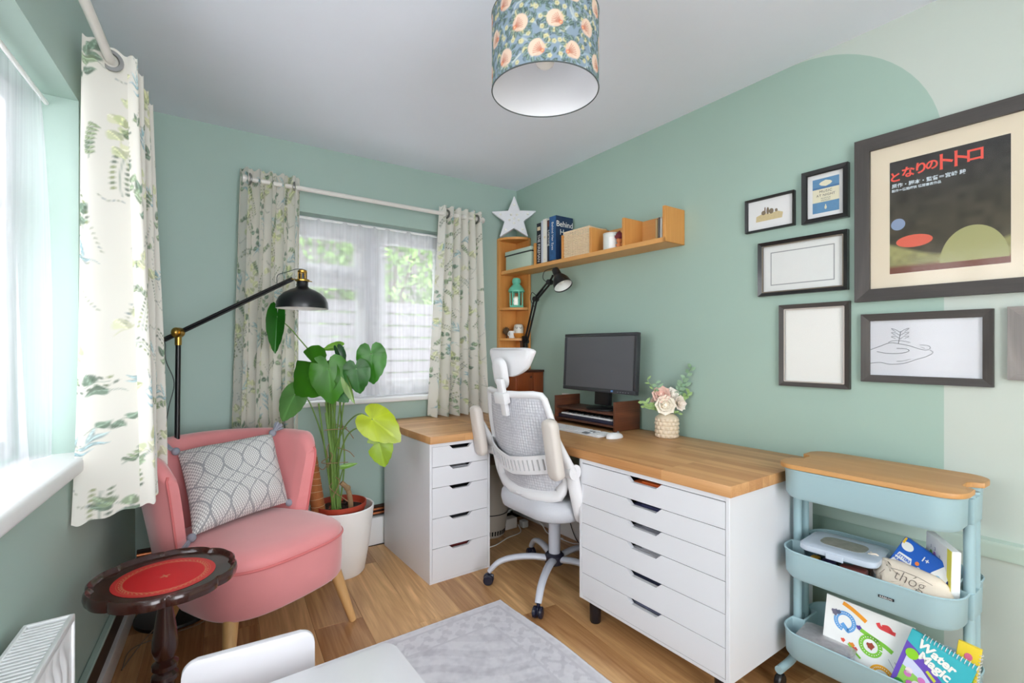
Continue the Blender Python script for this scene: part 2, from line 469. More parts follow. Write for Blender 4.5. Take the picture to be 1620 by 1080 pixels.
# walls (window openings, plus gaps added behind the camera for daylight)
def holed_wall(name, m, M, a0, a1, h0, h1, z0, z1, zt, t):
    """wall along local y with an opening h0..h1 x z0..z1; thickness t behind local x = 0"""
    b = MB()
    for lo, hi in (((-t, a0, -0.08), (0, h0, zt)), ((-t, h1, -0.08), (0, a1, zt)), ((-t, h0, -0.08), (0, h1, z0)), ((-t, h0, z1), (0, h1, zt))):
        b.box(lo, hi, M=M)
    return struct(b.build(name, m, smooth=0))
W1 = dict(y0=0.25, y1=1.955, z0=0.868, z1=1.92)
wl_ = MB()
DAYGAP = dict(y0=-1.35, y1=-1.2, z0=0.02, z1=2.12)                                  # narrow gap added out of view to let in daylight
for lo, hi in (((-0.26, FY - 0.1, -0.08), (0, DAYGAP['y0'], 2.5)), ((-0.26, DAYGAP['y0'], -0.08), (0, DAYGAP['y1'], DAYGAP['z0'])), ((-0.26, DAYGAP['y0'], DAYGAP['z1']), (0, DAYGAP['y1'], 2.5)),
               ((-0.26, DAYGAP['y1'], -0.08), (0, W1['y0'], 2.5)), ((-0.26, W1['y1'], -0.08), (0, BY + 0.2, 2.5)),
               ((-0.26, W1['y0'], -0.08), (0, W1['y1'], W1['z0'] - 0.045)), ((-0.26, W1['y0'], W1['z1']), (0, W1['y1'], 2.5))):
    wl_.box(lo, hi, M=LWM)
struct(wl_.build('wall_left', M_sage, smooth=0))
BWM = Matrix(((0, 1, 0, 0), (-1, 0, 0, BY), (0, 0, 1, 0), (0, 0, 0, 1)))       # (off, x, z): off towards the room
W2 = dict(x0=0.42, x1=1.60, z0=0.876, z1=1.943)
wb_ = holed_wall('wall_back', M_sage, BWM, -0.5, 2.5, W2['x0'], W2['x1'], W2['z0'] - 0.03, W2['z1'], 2.5, 0.26)
FWM = Matrix(((0, 1, 0, 0), (1, 0, 0, FY), (0, 0, 1, 0), (0, 0, 0, 1)))
holed_wall('wall_front', M_sage, FWM, -0.9, 2.5, -0.40, 1.1, 0.3, 2.25, 2.6, 0.15)  # front opening added out of view to let in fill daylight

# right wall: dark mint block with an arched corner, pale mint beyond
b = MB(); bm = b.bm
arc = [(1.01 - 0.5 * sin(radians(a)), 1.87 + 0.5 * cos(radians(a))) for a in range(0, 91, 5)]     # (y, z)
zsp = 2.37
dark = [(BY + 0.1, -0.08), (BY + 0.1, zsp)] + arc + [(0.51, -0.08)]
pale1 = [(FY - 0.1, -0.08), (FY - 0.1, 2.6), (0.51, 2.6), (0.51, 1.87), (0.51, -0.08)]
f = bm.faces.new([bm.verts.new(rw(0, y, z)) for y, z in dark]); f.material_index = 0
f = bm.faces.new([bm.verts.new(rw(0, y, z)) for y, z in pale1]); f.material_index = 1
top = [(BY + 0.1, zsp), (BY + 0.1, 2.6), (0.51, 2.6)] + arc[::-1]
f = bm.faces.new([bm.verts.new(rw(0, y, z)) for y, z in top]); f.material_index = 1
b.box((-0.2, FY - 0.1, -0.08), (-0.004, BY + 0.2, 2.6), M=RWM)
struct(b.build('wall_right', [M_mint, M_mint_light], smooth=0))

# dado rail and panel below it on the right wall
b = MB()
b.prism([(0, 0.505), (0.012, 0.505), (0.016, 0.515), (0.016, 0.535), (0.024, 0.55), (0.024, 0.562), (0, 0.567)], 0, 1, Matrix(((-1, 0, -0.072, 2.12 + 0.024 * 2.92 + 1.45 * 0.024), (0, 0, 3.0, -1.45), (0, 1, 0, 0), (0, 0, 0, 1))))
struct(b.build('trim_1', mat('pale rail paint', (196, 214, 202), 0.5)))

# skirtings with the pipes above them
bsl = struct(MB().box((0, FY, 0), (0.03, BY - 0.03, 0.085), 0.006, 2, LWM).build('baseboard_left', M_white))
MB().box((0.0, FY, 0.085), (0.016, BY - 0.03, 0.172), 0.003, 1, LWM).build('dark_strip', M_dark_strip, bsl)
MB().box((0.0, FY, 0.172), (0.022, BY - 0.03, 0.183), 0.003, 1, LWM).build('top_bead', M_sage, bsl)
bsb = struct(MB().box((-0.1, BY - 0.055, 0), (2.03, BY, 0.165), 0.008, 2).build('baseboard_back', M_white))
MB().box((-0.1, BY - 0.012, 0.165), (2.03, BY, 0.225), 0.002, 1).build('dark_strip', M_dark_strip, bsb)
for zz in (0.183, 0.207):
    MB().cyl((-0.1, BY - 0.03, zz), (2.03, BY - 0.03, zz), 0.008, n=10).build('copper_pipe', M_copper, bsb)
bsr = struct(MB().box((0.0, 1.55, 0), (0.085, BY - 0.06, 0.2), 0.008, 2, RWM).build('baseboard_right', M_white))
MB().box((0.0, 1.55, 0.2), (0.012, BY - 0.06, 0.27), 0.002, 1, RWM).build('dark_strip', M_dark_strip, bsr)
for zz in (0.222, 0.248):
    MB().cyl(rw(0.04, 1.55, zz), rw(0.04, BY - 0.06, zz), 0.008, n=10).build('copper_pipe', M_copper, bsr)

# ---- window 2 (back wall): white casement with a fanlight on the left
w2 = MB()
x0, x1, z0, z1 = W2['x0'], W2['x1'], W2['z0'], W2['z1']
yf0, yf1 = BY + 0.09, BY + 0.15
w2.box((x0, yf0, z0), (x0 + 0.05, yf1, z1), 0.005); w2.box((x1 - 0.05, yf0, z0), (x1, yf1, z1), 0.005)
w2.box((x0 + 0.05, yf0 + 0.001, z0), (x1 - 0.05, yf1 - 0.001, z0 + 0.05)); w2.box((x0 + 0.05, yf0 + 0.001, z1 - 0.05), (x1 - 0.05, yf1 - 0.001, z1))
w2.box((x0 + 0.02, yf0 + 0.002, 1.575), (1.05, yf1 - 0.002, 1.635), 0.005)
w2.box((1.03, yf0 - 0.01, z0 + 0.02), (1.09, yf1, z1 - 0.02), 0.005)
w2o = struct(w2.build('window_2', M_upvc))
def sash(name, xa, xb, za, zb, t, par):
    b = MB()
    b.box((xa, yf0 - 0.02, za), (xa + t, yf1 - 0.02, zb), 0.006); b.box((xb - t, yf0 - 0.02, za), (xb, yf1 - 0.02, zb), 0.006)
    b.box((xa + t, yf0 - 0.019, za), (xb - t, yf1 - 0.021, za + t)); b.box((xa + t, yf0 - 0.019, zb - t), (xb - t, yf1 - 0.021, zb))
    s = b.build(name, M_upvc, par)
    MB().box((xa + t * 0.6, yf0 + 0.006, za + t * 0.6), (xb - t * 0.6, yf0 + 0.014, zb - t * 0.6)).build('pane', M_glass, s)
    return s
fan = sash('fanlight_sash', x0 + 0.04, 1.035, 1.60, z1 - 0.04, 0.075, w2o)
MB().box((0.80, yf0 - 0.05, 1.605), (0.92, yf0 - 0.02, 1.622), 0.004).build('handle', M_upvc, fan)
sash('lower_sash', x0 + 0.04, 1.035, z0 + 0.04, 1.60, 0.06, w2o)
sash('casement_sash', 1.085, x1 - 0.04, z0 + 0.04, z1 - 0.04, 0.06, w2o)
sl = MB().box((x0 - 0.05, BY - 0.032, z0 - 0.03), (x1 + 0.05, BY + 0.12, z0), 0.008, 3).build('sill', M_white, w2o)

# ---- window 1 (left wall)
y0, y1, z0, z1 = W1['y0'], W1['y1'], W1['z0'], W1['z1']
b = MB()
for lo, hi in (((-0.2, y0, z0), (-0.14, y0 + 0.05, z1)), ((-0.2, y1 - 0.05, z0), (-0.14, y1, z1)), ((-0.199, y0 + 0.05, z0), (-0.141, y1 - 0.05, z0 + 0.06)), ((-0.199, y0 + 0.05, z1 - 0.06), (-0.141, y1 - 0.05, z1)),
               ((-0.2, 0.80, z0), (-0.13, 0.87, z1)), ((-0.2, 1.36, z0), (-0.13, 1.43, z1))):
    b.box(lo, hi, 0.005, 2, LWM)
w1o = struct(b.build('window_1', M_upvc))
for ya, yb in ((0.30, 0.80), (0.87, 1.36), (1.43, y1 - 0.05)):
    MB().box((-0.175, ya, z0 + 0.06), (-0.168, yb, z1 - 0.06), M=LWM).build('pane', M_glass, w1o)
    MB().box((-0.19, ya, 1.55), (-0.15, yb, 1.60), 0.004, 2, LWM).build('glazing_bar', M_upvc, w1o)
MB().box((-0.14, y0 - 0.06, z0 - 0.045), (0.032, y1 + 0.045, z0), 0.012, 3, LWM).build('sill', M_white, w1o)

# ================================================================== OUTSIDE
nw = struct(MB().box((-1.85, 1.5, -0.4), (-1.6, 7, 3.2)).build('sky_block_wall', mat('grey sky block', (122, 120, 122), 0.9, var=0.06, vscale=3)))  # added wall that blocks sky to dim the net curtain
hd = struct(MB().box((-3.0, 7.6, -0.4), (6.5, 8.0, 5.2)).build('sky_block_backdrop', mat('brown sky block', (84, 80, 78), 0.9, var=0.2, vscale=8)))  # added dark backdrop that blocks sky behind the back window
M_ground = mat('paving', (240, 238, 236), 0.9, var=0.1, vscale=4)  # paving whitened so it bounces sky light up to the ceiling
struct(MB().box((-12, -12, -0.45), (14, 16, -0.4)).build('ground', M_ground))
M_fence = mat('weathered fence wood', (112, 108, 112), 0.8, var=0.15, vscale=6, stretch=(1, 1, 12))
fe = root('garden_fence', 'pale slatted garden fence seen through the net curtain of the back window', 'fence', (1.0, 4.7, -0.4))
for i in range(17):
    z = -0.36 + i * 0.118
    MB().box((-1.6, 4.70, z), (3.6, 4.722, z + 0.103), 0.003, 1).build('slat', M_fence, fe)
for x in (-1.5, 0.1, 1.7, 3.3):
    MB().box((x, 4.722, -0.4), (x + 0.08, 4.80, 1.62), 0.004, 1).build('fence_post', M_fence, fe)
def shrub(c, r, n, rgb, label, group=None):
    b = MB(); s = 0.055
    R = random.Random(int(c[0] * 100) + n)
    for i in range(n):
        while True:
            p = Vector((R.uniform(-1, 1), R.uniform(-1, 1), R.uniform(-1, 1)))
            if 0.45 < p.length < 1: break
        p = Vector((c[0] + p.x * r[0], c[1] + p.y * r[1], c[2] + p.z * r[2]))
        q = Matrix.Rotation(R.uniform(0, 6.28), 4, Vector((R.uniform(-1, 1), R.uniform(-1, 1), R.uniform(-1, 1))).normalized())
        sz = s * R.uniform(0.7, 1.4)
        b.poly([p + (q @ Vector(v)) * sz for v in ((-1, 0, 0), (0, -0.5, 0.1), (1, 0, 0), (0, 0.5, 0.1))])
    t = root('garden_shrub', label, 'shrub', (c[0], c[1], -0.4))
    b.build('foliage', mat('foliage %d' % rgb[0], rgb, 0.6, var=0.3, vscale=4), t, smooth=0)
    bb = MB()
    for a in range(4):
        bb.tube([(c[0] + 0.05 * cos(a * 1.6), c[1] + 0.05 * sin(a * 1.6), -0.4), (c[0] + 0.2 * cos(a * 1.6), c[1] + 0.2 * sin(a * 1.6), c[2]), (c[0] + 0.5 * r[0] * cos(a * 1.6), c[1] + 0.5 * r[1] * sin(a * 1.6), c[2] + 0.5 * r[2])], [0.03, 0.02, 0.008], 6)
    bb.build('stem', mat('bark', (92, 74, 58), 0.9), t)
shrub((0.1, 5.7, 1.9), (1.0, 0.6, 1.5), 3000, (150, 176, 78), 'yellow green shrub beyond the garden fence, seen through the fanlight of the back window')
shrub((2.2, 5.7, 1.9), (1.0, 0.6, 1.5), 2800, (120, 156, 78), 'deeper green shrub beyond the garden fence, seen through the tall casement pane')

# ================================================================== FABRIC PRINTS
def blank(nv, nu, rgb):
    a = np.empty((nv, nu, 3)); a[:] = lin(rgb); return a
def stamp_leaf(A, S, x, y, ang_, L, W, rgb, alpha=0.9, vein=True):
    """paint one leaf on array A (rows = y), S samples per metre, base at x, y"""
    nv, nu, _ = A.shape
    cx_, cy_ = x + cos(ang_) * L / 2, y + sin(ang_) * L / 2
    R = (L / 2 + W) * 1.05
    i0, i1 = max(0, int((cx_ - R) * S)), min(nu, int((cx_ + R) * S) + 2)
    j0, j1 = max(0, int((cy_ - R) * S)), min(nv, int((cy_ + R) * S) + 2)
    if i1 <= i0 or j1 <= j0: return
    X, Yy = np.meshgrid(np.arange(i0, i1) / S - x, np.arange(j0, j1) / S - y)
    t = (X * cos(ang_) + Yy * sin(ang_)) / L; s = -X * sin(ang_) + Yy * cos(ang_)
    w = W * np.sqrt(np.clip(t, 0, 1)) * np.clip(1 - t, 0, 1) * 2.1
    m = np.clip((w - np.abs(s)) * S + 0.5, 0, 1) * (t > 0) * (t < 1) * alpha
    shade = 1.0 + 0.18 * np.sign(s)
    c = np.array(lin(rgb))[None, None, :] * shade[..., None]
    if vein: c = np.where((np.abs(s) < 0.6 / S)[..., None], np.minimum(1, c * 1.5 + 0.05), c)
    A[j0:j1, i0:i1] = A[j0:j1, i0:i1] * (1 - m[..., None]) + c * m[..., None]
def stamp_dot(A, S, x, y, r, rgb, alpha=0.9):
    nv, nu, _ = A.shape
    i0, i1 = max(0, int((x - r) * S) - 1), min(nu, int((x + r) * S) + 2)
    j0, j1 = max(0, int((y - r) * S) - 1), min(nv, int((y + r) * S) + 2)
    if i1 <= i0 or j1 <= j0: return
    X, Yy = np.meshgrid(np.arange(i0, i1) / S - x, np.arange(j0, j1) / S - y)
    m = np.clip((r - np.hypot(X, Yy)) * S + 0.5, 0, 1)[..., None] * alpha
    A[j0:j1, i0:i1] = A[j0:j1, i0:i1] * (1 - m) + np.array(lin(rgb)) * m
def stamp_line(A, S, pts, r, rgb, alpha=0.8):
    for (xa, ya), (xb, yb) in zip(pts, pts[1:]):
        n = max(1, int(hypot(xb - xa, yb - ya) * S * 1.2))
        for k in range(n): stamp_dot(A, S, xa + (xb - xa) * k / n, ya + (yb - ya) * k / n, r, rgb, alpha)
GREENS = [(122, 146, 126), (146, 164, 134), (108, 130, 112)]
LIMES = [(204, 208, 160), (192, 200, 152), (212, 214, 176)]
TEALS = [(140, 168, 172), (122, 156, 164), (162, 182, 182)]
def sprig(A, S, x, y, a, kind, R, sc=1.0):
    """one printed sprig: stem plus leaves, berries or fronds"""
    n = (5, 5, 5, 8, 7)[kind]; step = (0.024, 0.026, 0.017, 0.014, 0.014)[kind] * sc
    px_, py_ = x, y; pts_ = [(x, y)]
    bend = R.uniform(-0.12, 0.12); aa = a
    cols = {0: GREENS, 1: LIMES, 2: TEALS, 3: GREENS, 4: GREENS}[kind]
    for k in range(n):
        px_ += cos(aa) * step; py_ += sin(aa) * step; aa += bend; pts_.append((px_, py_))
    stamp_line(A, S, pts_, 0.0011, cols[0], 0.75)
    for k in range(1, n + 1):
        qx, qy = pts_[k]; sgn = 1 if k % 2 else -1
        rgb = R.choice(cols)
        if kind == 0: stamp_leaf(A, S, qx, qy, aa + sgn * 0.85, 0.034 * sc * (1 - 0.04 * k), 0.0135 * sc, rgb)
        elif kind == 1: stamp_leaf(A, S, qx, qy, aa + sgn * 0.9, 0.034 * sc, 0.020 * sc, rgb, 0.7)
        elif kind == 2: stamp_leaf(A, S, qx, qy, aa + sgn * 0.55, 0.062 * sc * (1 - 0.08 * k), 0.0058 * sc, rgb)
        elif kind == 3:
            for q in (-1, 1):
                stamp_dot(A, S, qx + cos(aa + q * 1.5) * 0.011 * sc, qy + sin(aa + q * 1.5) * 0.011 * sc, 0.0042 * sc, R.choice([(92, 110, 92), (110, 128, 96), (150, 160, 112)]), 0.85)
        else:
            for q in (-1, 1):
                stamp_leaf(A, S, qx, qy, aa + q * 0.9, 0.016 * sc, 0.0066 * sc, R.choice([(96, 116, 92), (128, 144, 108)]))
    if kind in (0, 1, 2): stamp_leaf(A, S, px_, py_, aa, 0.036 * sc, (0.014, 0.019, 0.007)[kind] * sc, R.choice(cols))
def floral(nv, nu, S, seed):
    A = blank(nv, nu, (233, 230, 221))
    R = random.Random(seed)
    w, h_ = nu / S, nv / S
    cell = 0.098; k = R.randrange(5)
    for j in range(int(h_ / cell) + 2):
        for i in range(int(w / cell) + 2):
            x = (i + (0.5 if j % 2 else 0)) * cell + R.uniform(-0.02, 0.02) - 0.04
            y = j * cell + R.uniform(-0.02, 0.02) - 0.04
            sprig(A, S, x, y, R.uniform(0.2, 2.9), (k + i * 2 + j * 3) % 5, R, R.uniform(0.85, 1.15))
    for q in range(int(w * h_ * 90)):
        x, y = R.uniform(0, w), R.uniform(0, h_); d = R.uniform(0, 6.28)
        for t in range(6): stamp_dot(A, S, x + cos(d) * 0.009 * t, y + sin(d) * 0.009 * t + 0.0008 * t * t, 0.0028, R.choice([(120, 138, 140), (140, 150, 120)]), 0.6)
    return A
M_curtain = colmat('printed curtain', 0.9, trans=0.16, bump=0.15, bscale=1500)
M_ring = mat('brushed eyelet', (150, 150, 148), 0.35, metal=0.9)
M_pole = mat('cream curtain pole', (226, 222, 216), 0.4)

def curtain(name, label, cloth_w, z0, z1, S, seed, place, rings, group, flare=None):
    """place(s, z, t) -> world point for s metres of cloth across, height z; rings = list of (centre, normal)"""
    nu, nv = int(cloth_w * S), int((z1 - z0) * S)
    A = floral(nv, nu, S, seed)
    U = np.linspace(0, 1, nu); T = np.linspace(0, 1, nv)
    P = np.empty((nv, nu, 3))
    for j, t in enumerate(T): P[j] = place(U, z0 + (z1 - z0) * t, t)
    r = root(name, label, 'curtain', tuple(P[0].mean(0)), 0, group)
    np_grid('cloth', P, A, M_curtain, r)
    for c, nrm in rings:
        n_ = Vector(nrm).normalized(); Mx = Matrix.Translation(c) @ n_.to_track_quat('Z', 'Y').to_matrix().to_4x4()
        MB().lathe([(0.0215, -0.004), (0.031, -0.004), (0.033, 0), (0.031, 0.004), (0.0215, 0.004), (0.0195, 0), (0.0215, -0.004)], Mx, 24).build('eyelet', M_ring, r)
    return r

# --- pole and curtain on the left wall
PL0, PL1 = Vector((-0.132, 1.90, 2.045)), None
def pole_left(y): return lw(0.082, y, 2.045)
rp = root('curtain_pole', 'thick cream curtain pole above the big radiator window, near the ceiling', 'curtain pole', tuple(lw(0.0, 1.1, 2.0)))
MB().cyl(pole_left(0.0), pole_left(2.36), 0.0125, n=16).build('rod', M_pole, rp)
for y in (0.0, 2.37): MB().ball(pole_left(y), 0.024).build('finial', M_pole, rp)
for y in (0.12, 2.30): MB().tube([lw(0, y, 2.045), pole_left(y)], 0.008, 8).lathe([(0.025, 0), (0.025, 0.008), (0, 0.008)], RWM @ Matrix.Identity(4) if False else frame(lw(0, y, 2.045), (0, 1, 0), (0, 0, 1)), 16).build('bracket', M_pole, rp)
def place_left(U, z, t):
    # four deep folds along the pole, seen nearly end-on
    low = 1 - t
    amp = 0.062 + 0.030 * low
    ph = U * 2 * pi * 3.6 - 1.2
    y = 1.885 + U * 0.40 + 0.010 * low * np.sin(5 * U + 2) - 0.035 * low * (1 - U)
    off = 0.082 + amp * np.sin(ph) + 0.012 * low * np.sin(7 * U + 3 * t) + 0.010 * low
    y = y + 0.018 * np.sin(2 * ph)
    x = -0.158 + 0.1034 * (y - 2.417) + off
    zz = z + 0.010 * np.sin(ph) * low + 0.004 * np.sin(9 * ph)
    return np.stack([x, y, zz + 0 * U], -1)
curtain('curtain', 'large leaf print curtain bunched beside the big window, nearest the side table', 1.15, 0.685, 2.085, 300, 3, place_left,
        [(pole_left(1.915) + Vector((0.0, -0.012, 0)), (0.25, -1, 0)), (pole_left(2.02), (0.4, 1, 0)), (pole_left(2.13), (-0.4, 1, 0))], None)

# --- pole and curtains on the back wall
yp = BY - 0.085
rp = root('curtain_pole', 'cream curtain pole on the back wall above the smaller window', 'curtain pole', (1.05, yp, 2.0))
MB().cyl((0.352, yp, 2.045), (1.755, yp, 2.045), 0.0125, n=16).build('rod', M_pole, rp)
for x in (0.350, 1.762): MB().lathe([(0.0, -0.02), (0.02, -0.02), (0.022, 0.01), (0.016, 0.02), (0, 0.022)], frame((x, yp, 2.045), (0, 1, 0), (0, 0, 1)), 20).build('finial', M_pole, rp)
for x in (0.39, 1.72): MB().tube([(x, BY, 2.045), (x, yp, 2.045)], 0.008, 8).build('bracket', M_pole, rp)
def place_back(xa, xb, xa2, xb2, n, ph0, sgn=1):
    def f(U, z, t):
        low = (1 - t)
        a, b_ = xa * t + xa2 * low, xb * t + xb2 * low
        ph = U * 2 * pi * n + ph0
        x = a + (b_ - a) * (U + 0.05 * np.sin(2 * ph) / n * 2)
        amp = 0.030 + 0.012 * low
        y = yp - 0.0 + amp * np.sin(ph) + 0.010 * low * np.sin(11 * U + 4 * t)
        zz = z + 0.008 * np.sin(ph) * low + 0.005 * np.sin(4 * ph) * t
        return np.stack([x, y, zz + 0 * U], -1)
    return f
g = 'leaf print curtains on the back window'
curtain('curtain', 'leaf print curtain of the back window hanging behind the floor lamp head', 0.95, 0.70, 2.10, 230, 21, place_back(0.318, 0.615, 0.278, 0.605, 5.3, 0.6),
        [((0.36, yp, 2.045), (1, 0.3, 0)), ((0.585, yp, 2.045), (1, -0.6, 0))], g)
curtain('curtain', 'leaf print curtain of the back window with its hem resting on the desk', 0.95, 0.742, 2.095, 230, 34, place_back(1.462, 1.745, 1.385, 1.79, 5.3, 2.2),
        [((1.492, yp, 2.045), (1, 0.7, 0)), ((1.72, yp, 2.045), (1, 0.3, 0))], g)

# --- net curtains
M_net = sheer('net fabric', 0.60, (0.74, 0.74, 0.78)); M_net_back = sheer('back net fabric', 0.50, (0.84, 0.84, 0.87))
def net(name, label, f, nu=90, nv=24):
    b = MB(); b.grid(nu, nv, f)
    o = b.build(name, M_net if 'big window' in label else M_net_back, smooth=180); tag(o, label, 'net curtain'); return o
def nf(u, v):
    y = 1.16 + u * 0.795 - (1 - v) * 0.0 + 0.05 * (u > 0.999) * 0
    y = y + (0.02 * sin(3 * v) if u > 0.9 else 0)
    off = -0.062 + 0.016 * sin(u * 30 + 1.2 * sin(5 * u)) * (0.45 + 0.55 * (1 - v)) + 0.008 * sin(13 * u + 3 * v) - 0.02 * v
    return lw(off, y - 0.10 * (v ** 2) * max(0, (u - 0.85) / 0.15) * 0.0, W1['z0'] + 0.006 + v * (W1['z1'] - W1['z0'] - 0.03))
net('net_curtain', 'long white net curtain hanging to the deep sill of the big window', nf, 150)
def nb(xa, xb, seed):
    def f(u, v):
        x = xa + u * (xb - xa)
        y = BY + 0.030 + 0.012 * sin(u * 34 + seed + 1.4 * sin(7 * u)) * (0.4 + 0.6 * (1 - v)) + 0.004 * sin(50 * u)
        return Vector((x, y, W2['z0'] + 0.012 + v * (W2['z1'] - W2['z0'] - 0.035)))
    return f
net('net_curtain', 'white net curtain over the fanlight half of the back window behind the plant', nb(W2['x0'] + 0.01, 1.055, 0.3))
net('net_curtain', 'white net curtain over the tall casement half of the back window', nb(1.015, W2['x1'] - 0.01, 2.0))
for nm, pts_, lb in (('net_rod', [lw(-0.07, 0.28, 1.892), lw(-0.07, 1.95, 1.892)], 'thin white net rod at the top of the big window recess'),
                     ('net_rod', [(W2['x0'], BY + 0.03, 1.918), (W2['x1'], BY + 0.03, 1.918)], 'thin white net rod at the top of the back window recess')):
    tag(MB().tube(pts_, 0.006, 10).build(nm, M_white), lb, 'rod')
# tie-back hook
h_ = MB(); h_.tube(spline([lw(0.0, 1.985, 1.063), lw(0.03, 1.985, 1.063), lw(0.05, 1.98, 1.068), lw(0.055, 1.965, 1.078)]), 0.0035, 8); h_.lathe([(0.012, 0), (0.012, 0.004), (0, 0.006)], frame(lw(0, 1.985, 1.063), (0, 1, 0), (0, 0, 1)), 14)
tag(h_.build('tieback_hook', mat('brass', (190, 150, 74), 0.3, metal=1.0)), 'small brass tieback hook on the wall beside the big window', 'hook')

# ================================================================== DESK
M_oak = wood('oak worktop', (172, 120, 72), (232, 184, 128), 'Y', 0.42, 1.0, 0.4, stave=(0.043, 0.55), spread=0.2)
M_oakx = wood('oak worktop across', (172, 120, 72), (232, 184, 128), 'X', 0.42, 1.0, 0.4, stave=(0.043, 0.55), spread=0.2)
M_oaklight = mat('worktop edge', (190, 142, 92), 0.5)
o = MB().box((1.474, 0.868, 0.700), (2.122, 2.912, 0.738), 0.002, 2).build('desk_worktop', M_oak)
tag(o, 'long oak worktop along the mint wall carrying the monitor', 'worktop')
o = MB().box((1.078, 2.212, 0.700), (1.473, 2.912, 0.738), 0.002, 2).build('desk_worktop', M_oakx)
tag(o, 'short oak worktop under the back window above the five drawer cabinet', 'worktop')

M_lam = mat('white furniture board', (217, 217, 220), 0.38)
M_inside = mat('dark drawer inside', (38, 36, 38), 0.7)
def drawer_cabinet(name, label, lo, hi, front, bounds, notch_w, notch_d, fills, leg_z):
    """carcass box lo..hi; front: 'Y' faces -y, 'X' faces -x; bounds: drawer edges from the top down"""
    r = root(name, label, 'drawer cabinet', ((lo[0] + hi[0]) / 2, (lo[1] + hi[1]) / 2, leg_z * 0))
    t = 0.014
    if front == 'Y':
        o = (lo[0], lo[1], 0); X, Yd = (1, 0, 0), (0, 0, 1); W = hi[0] - lo[0]; Dp = hi[1] - lo[1]
    else:
        o = (lo[0], hi[1], 0); X, Yd = (0, -1, 0), (0, 0, 1); W = hi[1] - lo[1]; Dp = hi[0] - lo[0]
    M = frame(o, X, Yd)                      # local: x across the front, y up, z out of the front
    z0, z1 = lo[2], hi[2]
    b = MB()
    b.box((0, z0, -Dp), (t, z1, 0), 0.001, 1, M); b.box((W - t, z0, -Dp), (W, z1, 0), 0.001, 1, M)
    b.box((t, z1 - 0.016, -Dp), (W - t, z1, -0.002), 0, 1, M); b.box((t, z0, -Dp), (W - t, z0 + 0.012, -0.002), 0, 1, M); b.box((t, z0, -Dp), (W - t, z1, -Dp + 0.006), 0, 1, M)
    b.build('carcass', M_lam, r)
    for i, (za, zb) in enumerate(zip(bounds, bounds[1:])):
        g_ = 0.0012; a, c = t + 0.0015, W - t - 0.0015; mid = W / 2
        hw0, hw1 = notch_w / 2, notch_w / 2 - notch_d * 1.15
        poly = [(a, zb + g_), (c, zb + g_), (c, za - g_), (mid + hw0, za - g_), (mid + hw1, za - g_ - notch_d), (mid - hw1, za - g_ - notch_d), (mid - hw0, za - g_), (a, za - g_)]
        d = MB().prism(poly, -0.018, -0.001, M).build('drawer', M_lam, r)
        MB().box((a + 0.01, zb + 0.012, -Dp + 0.02), (c - 0.01, za - 0.035, -0.03), 0, 1, M).build('drawer_tray', M_inside, d)
        if fills[i]:
            MB().box((mid - hw0, za - 0.034, -0.12), (mid + hw0 * 0.9, za - 0.026, -0.035), 0.003, 1, M).box((mid - hw0 * 0.5, za - 0.027, -0.11), (mid + hw0, za - 0.02, -0.04), 0.003, 1, M).build('drawer_contents', mat('contents %d %d' % (fills[i][0], fills[i][2]), fills[i], 0.6), d)
    return r
drawer_cabinet('drawer_cabinet', 'narrow white five drawer cabinet standing on the floor under the short worktop', (1.080, 2.222, 0.0), (1.436, 2.835, 0.699), 'Y',
               [0.683, 0.581, 0.477, 0.324, 0.173, 0.012], 0.135, 0.019, [(30, 30, 34), (200, 200, 205), None, (44, 44, 50), (120, 40, 40)], 0)
rc = drawer_cabinet('drawer_cabinet', 'wide white six drawer cabinet on black legs under the long worktop', (1.480, 0.876, 0.095), (2.06, 1.572, 0.699), 'X',
               [0.681, 0.592, 0.508, 0.424, 0.318, 0.208, 0.108], 0.165, 0.021, [(214, 104, 44), (70, 72, 110), (150, 150, 160), (190, 190, 195), (40, 46, 70), (120, 124, 150)], 0)
M_blackgloss = mat('black plastic', (22, 22, 28), 0.25)
for x in (1.52, 2.02):
    for y in (0.925, 1.515):
        MB().lathe([(0, 0), (0.021, 0), (0.024, 0.006), (0.026, 0.085), (0.032, 0.088), (0.032, 0.095), (0, 0.095)], c=(x, y, 0), n=20).build('leg', M_blackgloss, rc)

# ================================================================== CORNER SHELF TOWER AND LONG WALL SHELF
M_pine = wood('honey pine', (200, 134, 64), (238, 178, 104), 'Z', 0.45, 0.7, 0.8)
M_pine_y = wood('honey pine shelf', (210, 150, 84), (242, 190, 124), 'Y', 0.45, 0.7, 0.8)
tw = root('corner_shelf_tower', 'honey coloured wooden shelf tower standing in the room corner on the desk', 'shelf unit', (2.05, 2.85, 0.74))
xw = 2.118
MB().box((1.945, BY - 0.016, 0.739), (xw, BY - 0.001, 1.955), 0.002, 1).build('back_panel', M_pine, tw)
MB().box((1.945, BY - 0.034, 0.739), (1.962, BY - 0.016, 1.955), 0.002, 1).build('edge_strip', M_pine, tw)
MB().box((xw - 0.016, 2.745, 0.739), (xw, BY - 0.017, 1.955), 0.002, 1).build('side_panel', M_pine, tw)
def quad_shelf(z, par):
    cx_, cy_ = xw - 0.017, BY - 0.017; R_ = 0.165
    poly = [(cx_, cy_), (cx_ - R_ + 0.01, cy_)] + [(cx_ - R_ * cos(radians(a)) , cy_ - R_ * sin(radians(a))) for a in (8, 30, 60, 82)] + [(cx_, cy_ - R_ + 0.01)]
    MB().prism(poly, z - 0.016, z).build('shelf', M_pine, par)
for z in (1.955, 1.462, 1.247, 1.03): quad_shelf(z, tw)

